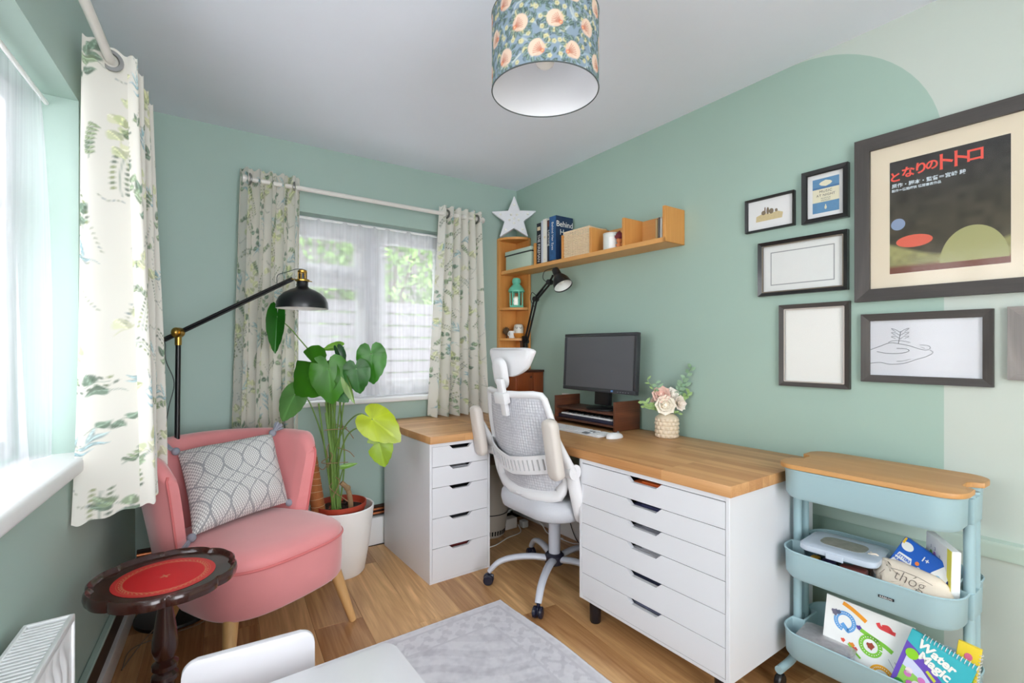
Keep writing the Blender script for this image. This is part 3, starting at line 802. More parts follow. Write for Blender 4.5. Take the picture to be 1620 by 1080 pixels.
ls = root('wall_shelf', 'long honey coloured wall shelf with upright dividers above the monitor', 'shelf', (2.06, 2.2, 1.69))
ZS = 1.723
M_ls = frame((0, 0, 0), (1, 0, 0), (0, 1, 0))
def wall_x(y): return 2.12 + 0.024 * (2.92 - y)
MB().box((0.002, 1.515, 1.699), (0.158, 2.735, ZS), 0.002, 1, RWM).build('board', M_pine_y, ls)
MB().box((0.002, 2.735, 1.699), (0.158, 2.898, ZS), 0.002, 1, RWM).build('board', M_pine_y, ls)
for y, zt in ((1.515, 1.876), (1.770, 1.870), (2.010, 1.866), (2.245, 1.864), (2.510, 1.862)):
    MB().box((0.002, y, ZS if y > 1.52 else 1.699), (0.158, y + 0.017, zt), 0.002, 1, RWM).build('divider', M_pine, ls)
MB().box((0.002, 1.532, ZS), (0.014, 1.770, 1.868), 0.001, 1, RWM).build('back_board', M_pine_y, ls)
MB().box((0.002, 1.787, ZS), (0.014, 2.010, 1.864), 0.001, 1, RWM).build('back_board', M_pine_y, ls)
MB().box((0.002, 2.027, ZS), (0.014, 2.245, 1.862), 0.001, 1, RWM).build('back_board', M_pine_y, ls)

# things on the tower
M_star = mat('white star', (232, 232, 236), 0.5)
sc_ = Vector((2.012, 2.80, 1.956))
st = root('star_lamp', 'white five pointed marquee star standing on top of the corner shelf tower', 'star', tuple(sc_))
sx = Vector((0.78, -0.62, 0)).normalized(); up_ = Vector((0.10, 0.12, 1.0)).normalized()
MS = frame(sc_ + Vector((0, 0, 0.128)), sx, up_)
R0, R1 = 0.162, 0.068
outl = []
for i in range(10):
    rr = R0 if i % 2 == 0 else R1
    outl.append((rr * sin(-i * pi / 5), rr * cos(-i * pi / 5)))
b = MB(); b.prism(outl, -0.012, 0.012, MS)
sb = b.build('star_body', M_star, st, smooth=0)
for (x, y) in [(o_[0] * 0.62, o_[1] * 0.62) for o_ in outl[::2]] + [(o_[0] * 0.5, o_[1] * 0.5) for o_ in outl[1::2]] + [(0, 0)]:
    MB().lathe([(0.0085, 0.0115), (0.009, 0.014), (0.006, 0.019), (0, 0.021)], MS @ Matrix.Translation((x, y, 0)), 12).build('bulb', mat('frosted bulb', (245, 243, 236), 0.3), st)
b = MB()
for i in range(10):
    p, q = outl[i], outl[(i + 1) % 10]
    b.tube([MS @ Vector((p[0], p[1], 0.013)), MS @ Vector((q[0], q[1], 0.013))], 0.003, 6)
b.build('rim', M_star, st)

mb_ = root('storage_box', 'pale mint storage box with lid on the top shelf of the corner tower', 'box', (2.04, 2.68, ZS))
M_mintbox = mat('mint card', (190, 208, 190), 0.6)
MB().box((0.032, 2.562, ZS + 0.001), (0.152, 2.842, 1.832), 0.003, 2, RWM).build('box_body', M_mintbox, mb_)
MB().box((0.028, 2.558, 1.826), (0.156, 2.846, 1.852), 0.003, 2, RWM).build('lid', M_mintbox, mb_)
MB().box((0.026, 2.556, 1.818), (0.158, 2.848, 1.826), 0.001, 1, RWM).build('dark_band', mat('dark band', (52, 58, 56), 0.6), mb_)

M_mintmetal = mat('mint enamel', (110, 198, 170), 0.4)
lc = Vector((2.028, 2.795, 1.463))
ln_ = root('candle_lantern', 'mint green metal candle lantern on the second shelf of the corner tower', 'lantern', tuple(lc))
MB().lathe([(0, 0), (0.052, 0), (0.054, 0.006), (0.05, 0.014), (0, 0.014)], c=lc, n=6).build('base', M_mintmetal, ln_)
for i in range(6):
    a = pi / 3 * i + 0.3
    MB().rbox((0, 0, 0.058), (0.008, 0.008, 0.10), Matrix.Translation(lc + Vector((0.043 * cos(a), 0.043 * sin(a), 0))) @ Matrix.Rotation(a, 4, 'Z')).build('post', M_mintmetal, ln_)
    a2 = a + pi / 6
    MB().rbox((0, 0, 0.06), (0.001, 0.034, 0.088), Matrix.Translation(lc + Vector((0.038 * cos(a2), 0.038 * sin(a2), 0))) @ Matrix.Rotation(a2, 4, 'Z')).build('pane', M_glass, ln_)
MB().lathe([(0.056, 0.108), (0.058, 0.118), (0.05, 0.135), (0.036, 0.152), (0.026, 0.162), (0.026, 0.17), (0.03, 0.172), (0.031, 0.19), (0.024, 0.205), (0, 0.212)], c=lc, n=24).build('roof', M_mintmetal, ln_)
MB().cyl(lc + Vector((0, 0, 0.014)), lc + Vector((0, 0, 0.075)), 0.022).build('candle', mat('cream wax', (236, 226, 200), 0.5), ln_)

z3 = 1.248
M_ceramic = mat('white ceramic', (236, 234, 230), 0.25)
m_ = root('white_mug', 'small white mug on the third shelf of the corner tower', 'mug', (1.995, 2.805, z3))
MB().lathe([(0, 0), (0.019, 0), (0.021, 0.004), (0.022, 0.05), (0.019, 0.05), (0.019, 0.008), (0, 0.008)], c=(1.995, 2.805, z3), n=24).build('cup', M_ceramic, m_)
MB().tube(spline([(1.975, 2.80, z3 + 0.042), (1.960, 2.795, z3 + 0.038), (1.958, 2.795, z3 + 0.02), (1.976, 2.80, z3 + 0.012)]), 0.003, 8).build('handle', M_ceramic, m_)
m_ = root('orange_bowl', 'small orange bowl beside the white mug on the third tower shelf', 'bowl', (2.035, 2.775, z3))
MB().lathe([(0, 0), (0.02, 0), (0.034, 0.014), (0.038, 0.034), (0.035, 0.034), (0.03, 0.016), (0, 0.008)], c=(2.03, 2.772, z3), n=28).build('bowl_body', mat('orange glaze', (206, 132, 56), 0.3), m_)
m_ = root('cream_jar', 'cream jar with black smile lines behind the orange bowl on the tower', 'jar', (2.06, 2.80, z3))
jc = Vector((2.058, 2.81, z3))
MB().lathe([(0, 0), (0.03, 0), (0.035, 0.01), (0.036, 0.07), (0.03, 0.095), (0.022, 0.1), (0, 0.1)], c=jc, n=28).build('jar_body', mat('cream glaze', (222, 216, 204), 0.3), m_)
b = MB()
for s_ in (-1, 1):
    b.tube([jc + Vector((0.0365 * cos(radians(235 + s_ * 22 + k)), 0.0365 * sin(radians(235 + s_ * 22 + k)), 0.068 + 0.012 * ((k / 14) ** 2))) for k in range(-14, 15, 4)], 0.0016, 6)
b.build('smile_line', mat('black ink', (24, 24, 26), 0.6), m_)
m_ = root('seed_head', 'brown fuzzy dried seed head behind the white mug on the tower', 'ornament', (1.99, 2.86, z3))
b = MB(); b.ball((1.990, 2.862, z3 + 0.05), 0.022, (1, 1, 1.3), 12); R = random.Random(3)
for i in range(90):
    d = Vector((R.gauss(0, 1), R.gauss(0, 1), R.gauss(0, 1))).normalized(); c = Vector((1.990, 2.862, z3 + 0.05))
    b.tube([c + d * 0.018, c + d * 0.034], [0.001, 0.0005], 4)
b.tube([(1.99, 2.862, z3), (1.99, 2.862, z3 + 0.03)], 0.004, 8)
b.build('seed_ball', mat('brown fuzz', (98, 74, 50), 0.9), m_)

# books, basket and the small things on the long shelf
def book(label, y0_, th, hgt, dep, rgb, rot=0.0, off0=0.025, page=(230, 224, 208), cover=None, lean=0.0, zb=ZS):
    """upright book: spine towards the room at off = off0 + dep"""
    r = root('book', label, 'book', tuple(rw(off0 + dep / 2, y0_ + th / 2, zb)), 0, 'books on the wall shelf')
    m = cover or mat('cover %d_%d_%d' % rgb, rgb, 0.45)
    t = 0.0022
    b = MB()
    b.box((off0, y0_, zb + 0.001), (off0 + dep, y0_ + t, zb + hgt), 0.0006, 1, RWM); b.box((off0, y0_ + th - t, zb + 0.001), (off0 + dep, y0_ + th, zb + hgt), 0.0006, 1, RWM)
    b.box((off0 + dep - t, y0_, zb + 0.001), (off0 + dep, y0_ + th, zb + hgt), 0.0006, 1, RWM)
    b.build('cover', m, r)
    MB().box((off0 + 0.003, y0_ + t, zb + 0.004), (off0 + dep - 0.004, y0_ + th - t, zb + hgt - 0.003), 0, 1, RWM).build('pages', mat('paper %d' % page[0], page, 0.8), r)
    return r
M_ink_w = mat('white print', (240, 238, 232), 0.5); M_ink_k = mat('black print', (28, 28, 30), 0.5); M_ink_cream = mat('cream print', (226, 206, 170), 0.5)
def spine_text(r, s, y, z, off, size, m=M_ink_w, sx=1.0):
    text('title', s, size, m, r, rw(off + 0.0006, y, z), (0, 0, -1), (0, -1, 0), 0.0003, sx=sx)
H = 0.0
r = book('black spined book with white lettering beside the mint storage box', 2.462, 0.042, 0.262, 0.125, (30, 32, 44))
spine_text(r, 'THE FIREMAN', 2.483, ZS + 0.10, 0.15, 0.034, sx=0.85)
MB().box((0.1500, 2.468, ZS + 0.215), (0.1508, 2.498, ZS + 0.238), 0, 1, RWM).build('label', M_ink_cream, r)
r = book('slim pale grey book next to the black spined book', 2.440, 0.020, 0.272, 0.125, (206, 210, 220))
r = book('thick white book between the grey book and the dark blue book', 2.402, 0.036, 0.276, 0.128, (236, 232, 222))
MB().ball(rw(0.1535, 2.42, ZS + 0.16), 0.007, (0.2, 1, 1), 12).build('emblem', M_ink_cream, r)
text('title', 'o', 0.018, M_ink_cream, r, rw(0.1538, 2.42, ZS + 0.02), (0, -1, 0), (0, 0, 1))
r = book('dark navy book with brown top band and white script on the spine', 2.366, 0.034, 0.262, 0.125, (42, 46, 64))
MB().box((0.1502, 2.367, ZS + 0.222), (0.1508, 2.399, ZS + 0.258), 0, 1, RWM).build('band', mat('brown band', (110, 70, 60), 0.5), r)
spine_text(r, 'Darkling', 2.383, ZS + 0.15, 0.15, 0.03)
M_blue = mat('mottled blue cover', (44, 92, 142), 0.4, var=0.5, vscale=40)
r = book('bright blue spined hardback next to the wicker basket', 2.300, 0.060, 0.272, 0.142, (26, 52, 88), cover=M_blue)
MB().box((0.026, 2.2985, ZS + 0.001), (0.166, 2.2999, ZS + 0.272), 0, 1, RWM).build('front_cover', mat('navy jacket', (24, 48, 82), 0.4, var=0.25, vscale=30), r)
text('title', 'Behind', 0.050, M_ink_w, r, rw(0.096, 2.2980, ZS + 0.222), (1, 0, 0), (0, 0, 1), 0.0004)
text('title', 'Her', 0.050, M_ink_w, r, rw(0.096, 2.2980, ZS + 0.172), (1, 0, 0), (0, 0, 1), 0.0004)
spine_text(r, 'Behind Her Eyes', 2.33, ZS + 0.15, 0.167, 0.026)

# woven basket
bk = root('wicker_basket', 'woven natural wicker basket on the wall shelf beside the books', 'basket', tuple(rw(0.09, 2.13, ZS)))
M_wick = mat('wicker', (240, 214, 180), 0.7, var=0.2, vscale=90)
ya, yb, za, zb_ = 2.032, 2.240, ZS + 0.002, ZS + 0.152
b = MB()
for i in range(15):
    z = za + 0.006 + i * 0.0100
    ringp = []
    for (u0, v0, u1, v1) in ((0.02, ya, 0.15, ya), (0.15, ya, 0.15, yb), (0.15, yb, 0.02, yb), (0.02, yb, 0.02, ya)):
        for k in range(10):
            t = k / 10; w_ = 0.0016 * (1 if (k + i) % 2 else -1)
            du, dv = u1 - u0, v1 - v0; l = hypot(du, dv)
            ringp.append(rw(u0 + du * t + dv / l * w_, v0 + dv * t - du / l * w_, z))
    b.tube(ringp, 0.0042, 6, closed=True)
b.build('weave', M_wick, bk); 
b = MB()
for k in range(11):
    y = ya + (yb - ya) * k / 10
    for off in (0.02, 0.15): b.tube([rw(off, y, za), rw(off, y, zb_ - 0.002)], 0.0026, 6)
for k in range(1, 7):
    for y in (ya, yb): b.tube([rw(0.02 + 0.13 * k / 7, y, za), rw(0.02 + 0.13 * k / 7, y, zb_ - 0.002)], 0.0026, 6)
b.build('stake', M_wick, bk)['kind'] = 'stuff'
b = MB(); b.tube([rw(0.018, ya - 0.002, zb_), rw(0.152, ya - 0.002, zb_), rw(0.152, yb + 0.002, zb_), rw(0.018, yb + 0.002, zb_)], 0.006, 8, closed=True)
b.build('rim', M_wick, bk)
MB().box((0.02, ya, za - 0.001), (0.15, yb, za + 0.004), M=RWM).build('bottom', M_wick, bk)

cd_ = root('candle_jar', 'white frosted candle jar with blank label in the shelf section beside the basket', 'candle', tuple(rw(0.09, 1.91, ZS)))
cc = rw(0.095, 1.915, ZS + 0.001)
MB().lathe([(0, 0), (0.044, 0), (0.047, 0.004), (0.047, 0.086), (0.044, 0.086), (0.044, 0.075), (0, 0.075)], c=cc, n=32).build('jar', mat('frosted white', (226, 230, 224), 0.35), cd_)
MB().lathe([(0, 0.086), (0.048, 0.086), (0.048, 0.094), (0, 0.096)], c=cc, n=32).build('lid', mat('pale lid', (214, 216, 208), 0.5), cd_)
b = MB(); b.grid(6, 1, lambda u, v: cc + Vector((0.0476 * cos(radians(205 + 40 * u)), 0.0476 * sin(radians(205 + 40 * u)), 0.006 + 0.062 * v)))
b.build('label', mat('paper label', (244, 243, 240), 0.7), cd_)
ty = root('troll_doll', 'tiny orange figure with spiky maroon hair beside the candle jar', 'figurine', tuple(rw(0.10, 1.845, ZS)))
tc_ = rw(0.115, 1.842, ZS + 0.001)
b = MB(); b.ball(tc_ + Vector((0, 0, 0.042)), 0.016, (1, 1, 1.05)); b.lathe([(0, 0.0), (0.012, 0), (0.015, 0.012), (0.010, 0.03), (0, 0.034)], c=tc_, n=16)
for s_ in (-1, 1): b.ball(tc_ + Vector((0.004 * s_, -0.015 * s_, 0.02)), 0.006, (1, 1.4, 0.9), 8); b.ball(tc_ + Vector((-0.008, 0.008 * s_, 0.004)), 0.007, (1.3, 1, 0.6), 8)
b.build('body', mat('orange skin', (226, 140, 84), 0.6), ty)
b = MB(); R = random.Random(5)
for i in range(46):
    a = R.uniform(0, 6.28); t = R.uniform(0.0, 0.9)
    p = tc_ + Vector((0.013 * cos(a) * t, 0.013 * sin(a) * t, 0.053)); q = tc_ + Vector((0.030 * cos(a) * t, 0.030 * sin(a) * t, 0.098 - 0.03 * t))
    b.tube([p, (p + q) / 2 + Vector((0.004 * cos(a), 0.004 * sin(a), 0)), q], [0.005, 0.005, 0.0008], 5)
b.build('hair', mat('maroon hair', (136, 56, 66), 0.8), ty)
for k, (yy, th, rgb, hh, lb) in enumerate(((1.566, 0.012, (196, 196, 192), 0.112, 'slim silver cased disc touching the end panel of the wall shelf'), (1.580, 0.010, (96, 92, 90), 0.114, 'slim dark grey cased disc in the end section of the wall shelf'), (1.592, 0.014, (160, 132, 84), 0.110, 'tan cased disc on the inner side of the three discs on the wall shelf'))):
    r = root('disc_case', lb, 'disc case', tuple(rw(0.06, yy, ZS)), 0, 'disc cases at the end of the wall shelf')
    MB().box((0.015, yy, ZS + 0.001), (0.115, yy + th - 0.001, ZS + hh), 0.001, 1, RWM).build('case', mat('case %d' % rgb[0], rgb, 0.35), r)
    MB().box((0.1150, yy + 0.001, ZS + 0.006), (0.1156, yy + th - 0.002, ZS + hh - 0.006), 0, 1, RWM).build('spine_card', mat('card %d' % rgb[0], tuple(min(255, c + 30) for c in rgb), 0.6), r)

# ================================================================== ON AND UNDER THE DESK
ZD = 0.738
M_black = mat('black metal', (20, 20, 22), 0.4)
dl = root('desk_lamp', 'black jointed arm lamp clamped to the corner shelf tower', 'lamp', (2.045, 2.715, 1.17))
MB().box((2.030, 2.700, 1.168), (2.058, 2.735, 1.24), 0.004).box((2.035, 2.725, 1.256), (2.056, 2.775, 1.262), 0.002).box((2.035, 2.700, 1.236), (2.056, 2.74, 1.262), 0.003).box((2.035, 2.725, 1.172), (2.056, 2.775, 1.180), 0.002).build('clamp', M_black, dl)
MB().cyl((2.046, 2.765, 1.180), (2.046, 2.765, 1.229), 0.005).lathe([(0, 0), (0.012, 0), (0.012, 0.004), (0, 0.004)], c=(2.046, 2.765, 1.225)).build('screw', M_black, dl)
A0, A1, A2, A3 = Vector((2.043, 2.703, 1.225)), Vector((2.012, 2.555, 1.503)), Vector((1.998, 2.395, 1.596)), Vector((1.988, 2.352, 1.632))
def twin(a, b_, gap, name):
    d = (b_ - a).normalized(); s_ = d.cross(Vector((1, 0.2, 0))).normalized()
    m = MB()
    for q in (-1, 1): m.tube([a + s_ * gap * q, b_ + s_ * gap * q], 0.0068, 8)
    return m.build(name, M_black, dl)
twin(A0, A1, 0.012, 'lower_arm'); twin(A1, A2, 0.011, 'upper_arm')
for p, n_ in ((A0, 'base_joint'), (A1, 'elbow_joint'), (A2, 'head_joint')):
    MB().cyl(p - Vector((0.016, 0.003, 0)), p + Vector((0.016, 0.003, 0)), 0.017).ball(p, 0.019, (0.8, 1, 1), 12).build(n_, M_black, dl)
for (a, b_) in ((A0, A1), (A1, A2)):
    d = (b_ - a); s_ = d.normalized().cross(Vector((1, 0.2, 0))).normalized(); m = MB(); pts_ = []
    L_ = d.length * 0.42
    for i in range(121):
        t = i / 120; c = a + d.normalized() * (0.03 + L_ * t) - s_ * 0.002; an = t * 2 * pi * 20
        pts_.append(c + Vector((1, 0.2, 0)).normalized() * 0.005 * cos(an) + s_ * 0.005 * sin(an))
    m.tube(pts_, 0.0012, 4); m.build('spring', M_black, dl)
MB().tube([A2, A3], 0.007, 8).build('neck', M_black, dl)
ax = Vector((0.0, -0.075, -0.11)).normalized()
ap = Vector((1.985, 2.330, 1.672))
Zq = ax.to_track_quat('Z', 'Y').to_matrix().to_4x4()
MH = Matrix.Translation(ap) @ Zq
MB().lathe([(0, 0.0), (0.014, 0.001), (0.022, 0.008), (0.025, 0.05), (0.028, 0.062), (0.036, 0.07), (0.052, 0.10), (0.060, 0.142), (0.058, 0.142), (0.050, 0.102), (0.034, 0.074), (0, 0.07)], MH, 32).build('shade', M_black, dl)
MB().lathe([(0.0575, 0.139), (0.049, 0.102), (0.033, 0.0745), (0, 0.072)], MH, 32).build('shade_lining', mat('lamp white', (235, 235, 232), 0.4), dl)
MB().ball(MH @ Vector((0, 0, 0.10)), 0.02, seg=14).build('bulb', mat('frosted bulb', (245, 243, 236), 0.3), dl)
b = MB()
b.tube(spline([A2 + Vector((0, 0.02, 0)), A2 + Vector((-0.005, 0.06, 0.03)), A2 + Vector((-0.003, 0.045, 0.075)), ap + Vector((0, 0.01, 0.005))]), 0.0022, 6)
b.tube(spline([A1 + Vector((0, -0.01, 0.02)), A1 + Vector((-0.008, 0.03, 0.045)), A1 + Vector((-0.008, 0.045, 0.0)), A1 + Vector((0, 0.015, -0.05))]), 0.0022, 6)
b.tube(spline([(2.05, 2.705, 1.2), (2.075, 2.715, 1.08), (2.09, 2.72, 0.95), (2.095, 2.735, 0.80)]), 0.0022, 6)
b.build('cable', M_black, dl)

# low wooden chest in the corner of the desk
M_chest = wood('red brown chest wood', (104, 46, 18), (158, 82, 34), 'Z', 0.35, 1.0, 1.0)
ch = root('wooden_chest', 'red brown wooden chest on the desk in front of the corner tower', 'chest', (2.0, 2.66, ZD))
MB().box((1.885, 2.605, ZD + 0.001), (2.118, 2.735, 1.028), 0.003).build('chest_body', M_chest, ch)
MB().box((1.880, 2.598, 1.016), (2.121, 2.738, 1.031), 0.003).build('top_board', mat('dark chest edge', (60, 26, 12), 0.35), ch)
d_ = MB().box((1.895, 2.598, 0.90), (2.02, 2.606, 1.01), 0.002).build('door', M_chest, ch)
MB().ball((2.003, 2.594, 0.985), 0.007, seg=10).build('knob', mat('dark chest edge', (60, 26, 12), 0.35), d_)
MB().box((2.03, 2.599, 0.75), (2.108, 2.606, 1.01), 0.002).build('door', M_chest, ch)

# monitor on a wooden stand
M_mon = mat('dark grey monitor plastic', (50, 51, 55), 0.45)
mo = root('computer_monitor', 'black flat computer monitor on the dark wooden stand on the desk', 'monitor', (2.03, 1.96, 0.835))
MM = frame((1.963, 1.952, 0.936), (0.012, -1, 0), (0.055, 0.0, 1))          # local x to the camera's right, y up, z out of the screen (-x)
w_, h2 = 0.548, 0.326
b = MB()
for lo, hi in (((-w_ / 2, 0, -0.03), (w_ / 2, 0.021, 0)), ((-w_ / 2, h2 - 0.018, -0.03), (w_ / 2, h2, 0)), ((-w_ / 2, 0.021, -0.0299), (-w_ / 2 + 0.018, h2 - 0.018, -0.0004)), ((w_ / 2 - 0.018, 0.021, -0.0299), (w_ / 2, h2 - 0.018, -0.0004))):
    b.box(lo, hi, 0.003, 2, MM)
b.build('bezel', M_mon, mo)
MB().box((-w_ / 2 + 0.015, 0.018, -0.012), (w_ / 2 - 0.015, h2 - 0.015, -0.004), 0, 1, MM).build('screen', mat('switched off screen', (84, 84, 88), 0.4, spec=0.6), mo)
MB().box((-w_ / 2 + 0.01, 0.01, -0.05), (w_ / 2 - 0.01, h2 - 0.01, -0.02), 0.012, 3, MM).build('back_shell', M_black, mo)
MB().box((-0.055, -0.075, -0.075), (0.055, 0.12, -0.045), 0.006, 2, MM).build('neck', M_black, mo)
MB().lathe([(0, 0.0005), (0.10, 0.0005), (0.10, 0.008), (0.09, 0.014), (0, 0.016)], Matrix.Translation((2.012, 1.945, 0.8355)) @ Matrix.Diagonal((0.85, 1.05, 1, 1)), 40).build('foot', M_black, mo)
MB().box((w_ / 2 - 0.165, 0.006, -0.001), (w_ / 2 - 0.150, 0.016, 0.0012), 0, 1, MM).build('badge', mat('blue badge', (96, 140, 200), 0.4), mo)
for k in range(5): MB().box((w_ / 2 - 0.12 + 0.018 * k, 0.007, -0.001), (w_ / 2 - 0.112 + 0.018 * k, 0.011, 0.001), 0, 1, MM).build('button', mat('grey button', (110, 112, 118), 0.4), mo)


M_rustic = wood('rustic dark wood', (58, 28, 18), (158, 92, 56), 'X', 0.45, 1.2, 2.2)
M_rustic_y = wood('rustic dark wood lengthwise', (60, 34, 26), (132, 84, 62), 'Y', 0.5, 1.2, 1.6)
ms = root('monitor_stand', 'dark rustic wooden two tier stand under the monitor', 'stand', (2.03, 2.02, ZD))
for y in (1.775, 2.248):
    MB().box((1.925, y, ZD + 0.001), (2.122, y + 0.014, 0.895), 0.002).build('side_panel', M_rustic, ms)
for z in (0.822, 0.757):
    MB().box((1.929, 1.789, z), (2.118, 2.248, z + 0.012), 0.001).build('shelf', M_rustic_y, ms)
MB().box((2.112, 1.789, ZD + 0.001), (2.120, 2.248, 0.80), 0.001).build('back_board', M_rustic_y, ms)
pk = root('music_keyboard', 'slim music keyboard with white keys inside the monitor stand', 'keyboard', (1.98, 2.02, 0.769))
MB().box((1.935, 1.80, 0.7695), (2.08, 2.235, 0.79), 0.003).build('case', mat('navy plastic', (40, 40, 62), 0.4), pk)
for i in range(22):
    y = 1.806 + i * 0.0186
    MB().box((1.938, y, 0.7895), (2.02, y + 0.0175, 0.798), 0.0015, 1).build('white_key', mat('key white', (236, 236, 238), 0.3), pk)
for i in range(21):
    if i % 7 in (2, 6): continue
    y = 1.806 + i * 0.0186 + 0.013
    MB().box((1.965, y, 0.797), (2.02, y + 0.010, 0.805), 0.001, 1).build('black_key', M_black, pk)

kb = root('computer_keyboard', 'slim white computer keyboard on the desk before the monitor stand', 'keyboard', (1.79, 1.92, ZD))
KM = frame((1.79, 1.925, ZD), (0.02, -1, 0), (1, 0.02, 0))
MB().box((-0.215, -0.062, 0.001), (0.215, 0.062, 0.010), 0.003, 2, KM).build('base', mat('keyboard white', (226, 228, 232), 0.4), kb)
Mk, Mkg = mat('key cap white', (240, 240, 242), 0.4), mat('key cap grey', (120, 124, 132), 0.4)
rows = [15, 14, 14, 13, 12]
for rI in range(6):
    n = 16 if rI < 5 else 9
    xs = []
    if rI < 5:
        for c_ in range(22):
            if c_ in (15, 18): continue
            xs.append((-0.207 + c_ * 0.0188, 0.0165))
    else:
        xs = [(-0.207, 0.022), (-0.182, 0.018), (-0.161, 0.02), (-0.138, 0.11), (-0.025, 0.02), (-0.002, 0.02), (0.021, 0.02), (0.10, 0.0165), (0.119, 0.0165), (0.15, 0.035), (0.19, 0.0165)]
    for (x, w) in xs:
        key = MB().box((x, 0.043 - rI * 0.0188 - 0.0165 + 0.008, 0.0095), (x + w, 0.043 - rI * 0.0188 + 0.008, 0.0135), 0.0012, 1, KM)
        g_ = (0.06 < x < 0.12 and rI in (2, 4, 5))
        key.build('key', Mkg if g_ else Mk, kb)
mu = root('computer_mouse', 'white computer mouse at the end of the computer keyboard', 'mouse', (1.80, 1.665, ZD))
MuM = frame((1.805, 1.668, ZD + 0.0005), (0.1, -1, 0), (1, 0.1, 0))
def mouse_f(u, v):
    a = 2 * pi * u; h_ = v
    r_ = sqrt(max(0, 1 - h_ * h_))
    x, y = 0.031 * cos(a), 0.055 * sin(a)
    return MuM @ Vector((x * (r_ ** 0.6), y * (r_ ** 0.6), 0.026 * h_ * (1 - 0.25 * sin(a) * r_) + 0.001))
MB().grid(28, 8, lambda u, v: mouse_f(u, min(v, 0.999)), wrap=True).build('shell', mat('mouse white', (232, 232, 234), 0.3), mu)
MB().cyl(MuM @ Vector((-0.003, 0.028, 0.024)), MuM @ Vector((0.003, 0.028, 0.024)), 0.006, n=12).build('scroll_wheel', mat('grey button', (110, 112, 118), 0.4), mu)

# vase of flowers
vz = root('flower_vase', 'cream dimpled ceramic vase on the long worktop beside the monitor stand', 'vase', (2.035, 1.535, ZD))
vc = Vector((2.035, 1.535, ZD + 0.0005))
def vase_f(u, v):
    prof = [(0.0, 0.054), (0.08, 0.057), (0.70, 0.058), (0.82, 0.055), (0.92, 0.042), (1.0, 0.030)]
    for (a, ra), (b_, rb) in zip(prof, prof[1:]):
        if a <= v <= b_: r_ = ra + (rb - ra) * (v - a) / (b_ - a); break
    row = v * 6.0
    ph = u * 14 + (0.5 if int(row) % 2 else 0)
    d = 0.0060 * abs(sin(pi * ph)) * (1 if v < 0.78 else 0) * (abs(sin(pi * row)) ** 0.5)
    r_ -= 0.0045 * (1 if v < 0.78 else 0) - d
    return vc + Vector((r_ * cos(2 * pi * u), r_ * sin(2 * pi * u), 0.118 * v))
MB().grid(112, 36, vase_f, wrap=True).build('vase_body', mat('cream ceramic', (226, 208, 182), 0.55), vz, smooth=30)
MB().lathe([(0, 0.001), (0.052, 0.001)], c=vc, n=24).lathe([(0.030, 0.118), (0.026, 0.117), (0.024, 0.09), (0, 0.085)], c=vc, n=28).build('vase_inside', mat('dark inside', (90, 80, 68), 0.7), vz)
fl_ = root('flower_bouquet', 'bouquet of blush and cream roses with eucalyptus standing in the cream vase', 'flowers', tuple(vc + Vector((0, 0, 0.09))))
M_stem = mat('flower stem', (106, 132, 80), 0.6)
M_euc = mat('eucalyptus leaf', (132, 162, 130), 0.6, var=0.2, vscale=40); M_euc2 = mat('fresh green leaf', (146, 176, 110), 0.6, var=0.2, vscale=40)
RIGHT = Vector((0.8146, -0.58, 0)); FWD = Vector((0.58, 0.8146, 0)); UP = Vector((0, 0, 1))
def rose(c, r_, rgb, rgb2, nrm, seed):
    R = random.Random(seed); n_ = nrm.normalized(); Mx = Matrix.Translation(c) @ n_.to_track_quat('Z', 'Y').to_matrix().to_4x4()
    b = MB()
    for ring, (num, rad, tilt, sz) in enumerate(((3, 0.10, 1.35, 0.55), (5, 0.30, 1.2, 0.7), (6, 0.55, 0.95, 0.85), (8, 0.78, 0.6, 0.95))):
        for q in range(num):
            a = 2 * pi * q / num + ring * 0.5 + R.uniform(-0.15, 0.15)
            def pf(u, v, a=a, rad=rad, tilt=tilt, sz=sz):
                w = (u - 0.5) * 1.25 * sz * (sin(pi * min(1, v * 0.8 + 0.2)) ** 0.5)
                l = v * sz * 0.85
                rr = rad * 0.55 + l * cos(tilt) + 0.12 * v * v - 0.25 * (u - 0.5) ** 2
                z = -0.35 + l * sin(tilt) + 0.05 * sin(6 * u + a) * v + (0.35 - rad * 0.35)
                x, y = rr, w
                return Mx @ (Vector((x * cos(a) - y * sin(a), x * sin(a) + y * cos(a), z)) * r_)
            b.grid(5, 4, pf)
    b.ball(Mx @ Vector((0, 0, -0.1 * r_)), r_ * 0.35, seg=10)
    o = b.build('rose', mat('rose %d_%d_%d' % rgb, rgb, 0.7, var=0.08, vscale=60, sheen=0.2), fl_, smooth=60)
    sb_ = MB(); sb_.tube(spline([vc + Vector((0, 0, 0.06)), (vc + Vector((0, 0, 0.11)) + c) / 2 + Vector((0, 0, 0.0)), c - n_ * r_ * 0.3]), 0.002, 6); sb_.build('stem', M_stem, o)
    return o
base = vc + Vector((0, 0, 0.118))
def at(rt, up, fw=0.0): return base + RIGHT * rt + UP * up - FWD * fw
rose(at(-0.030, 0.092, 0.01), 0.040, (242, 206, 192), None, -FWD + UP * 0.6 - RIGHT * 0.4, 1)
rose(at(0.028, 0.090, 0.0), 0.036, (248, 240, 230), None, -FWD + UP * 0.7 + RIGHT * 0.2, 2)
rose(at(-0.018, 0.044, 0.035), 0.044, (250, 240, 224), None, -FWD + UP * 0.2 - RIGHT * 0.2, 3)
rose(at(0.058, 0.052, 0.02), 0.034, (248, 236, 224), None, -FWD + UP * 0.2 + RIGHT * 0.5, 4)
rose(at(-0.052, 0.070, -0.01), 0.030, (240, 214, 200), None, UP - RIGHT * 0.8, 5)
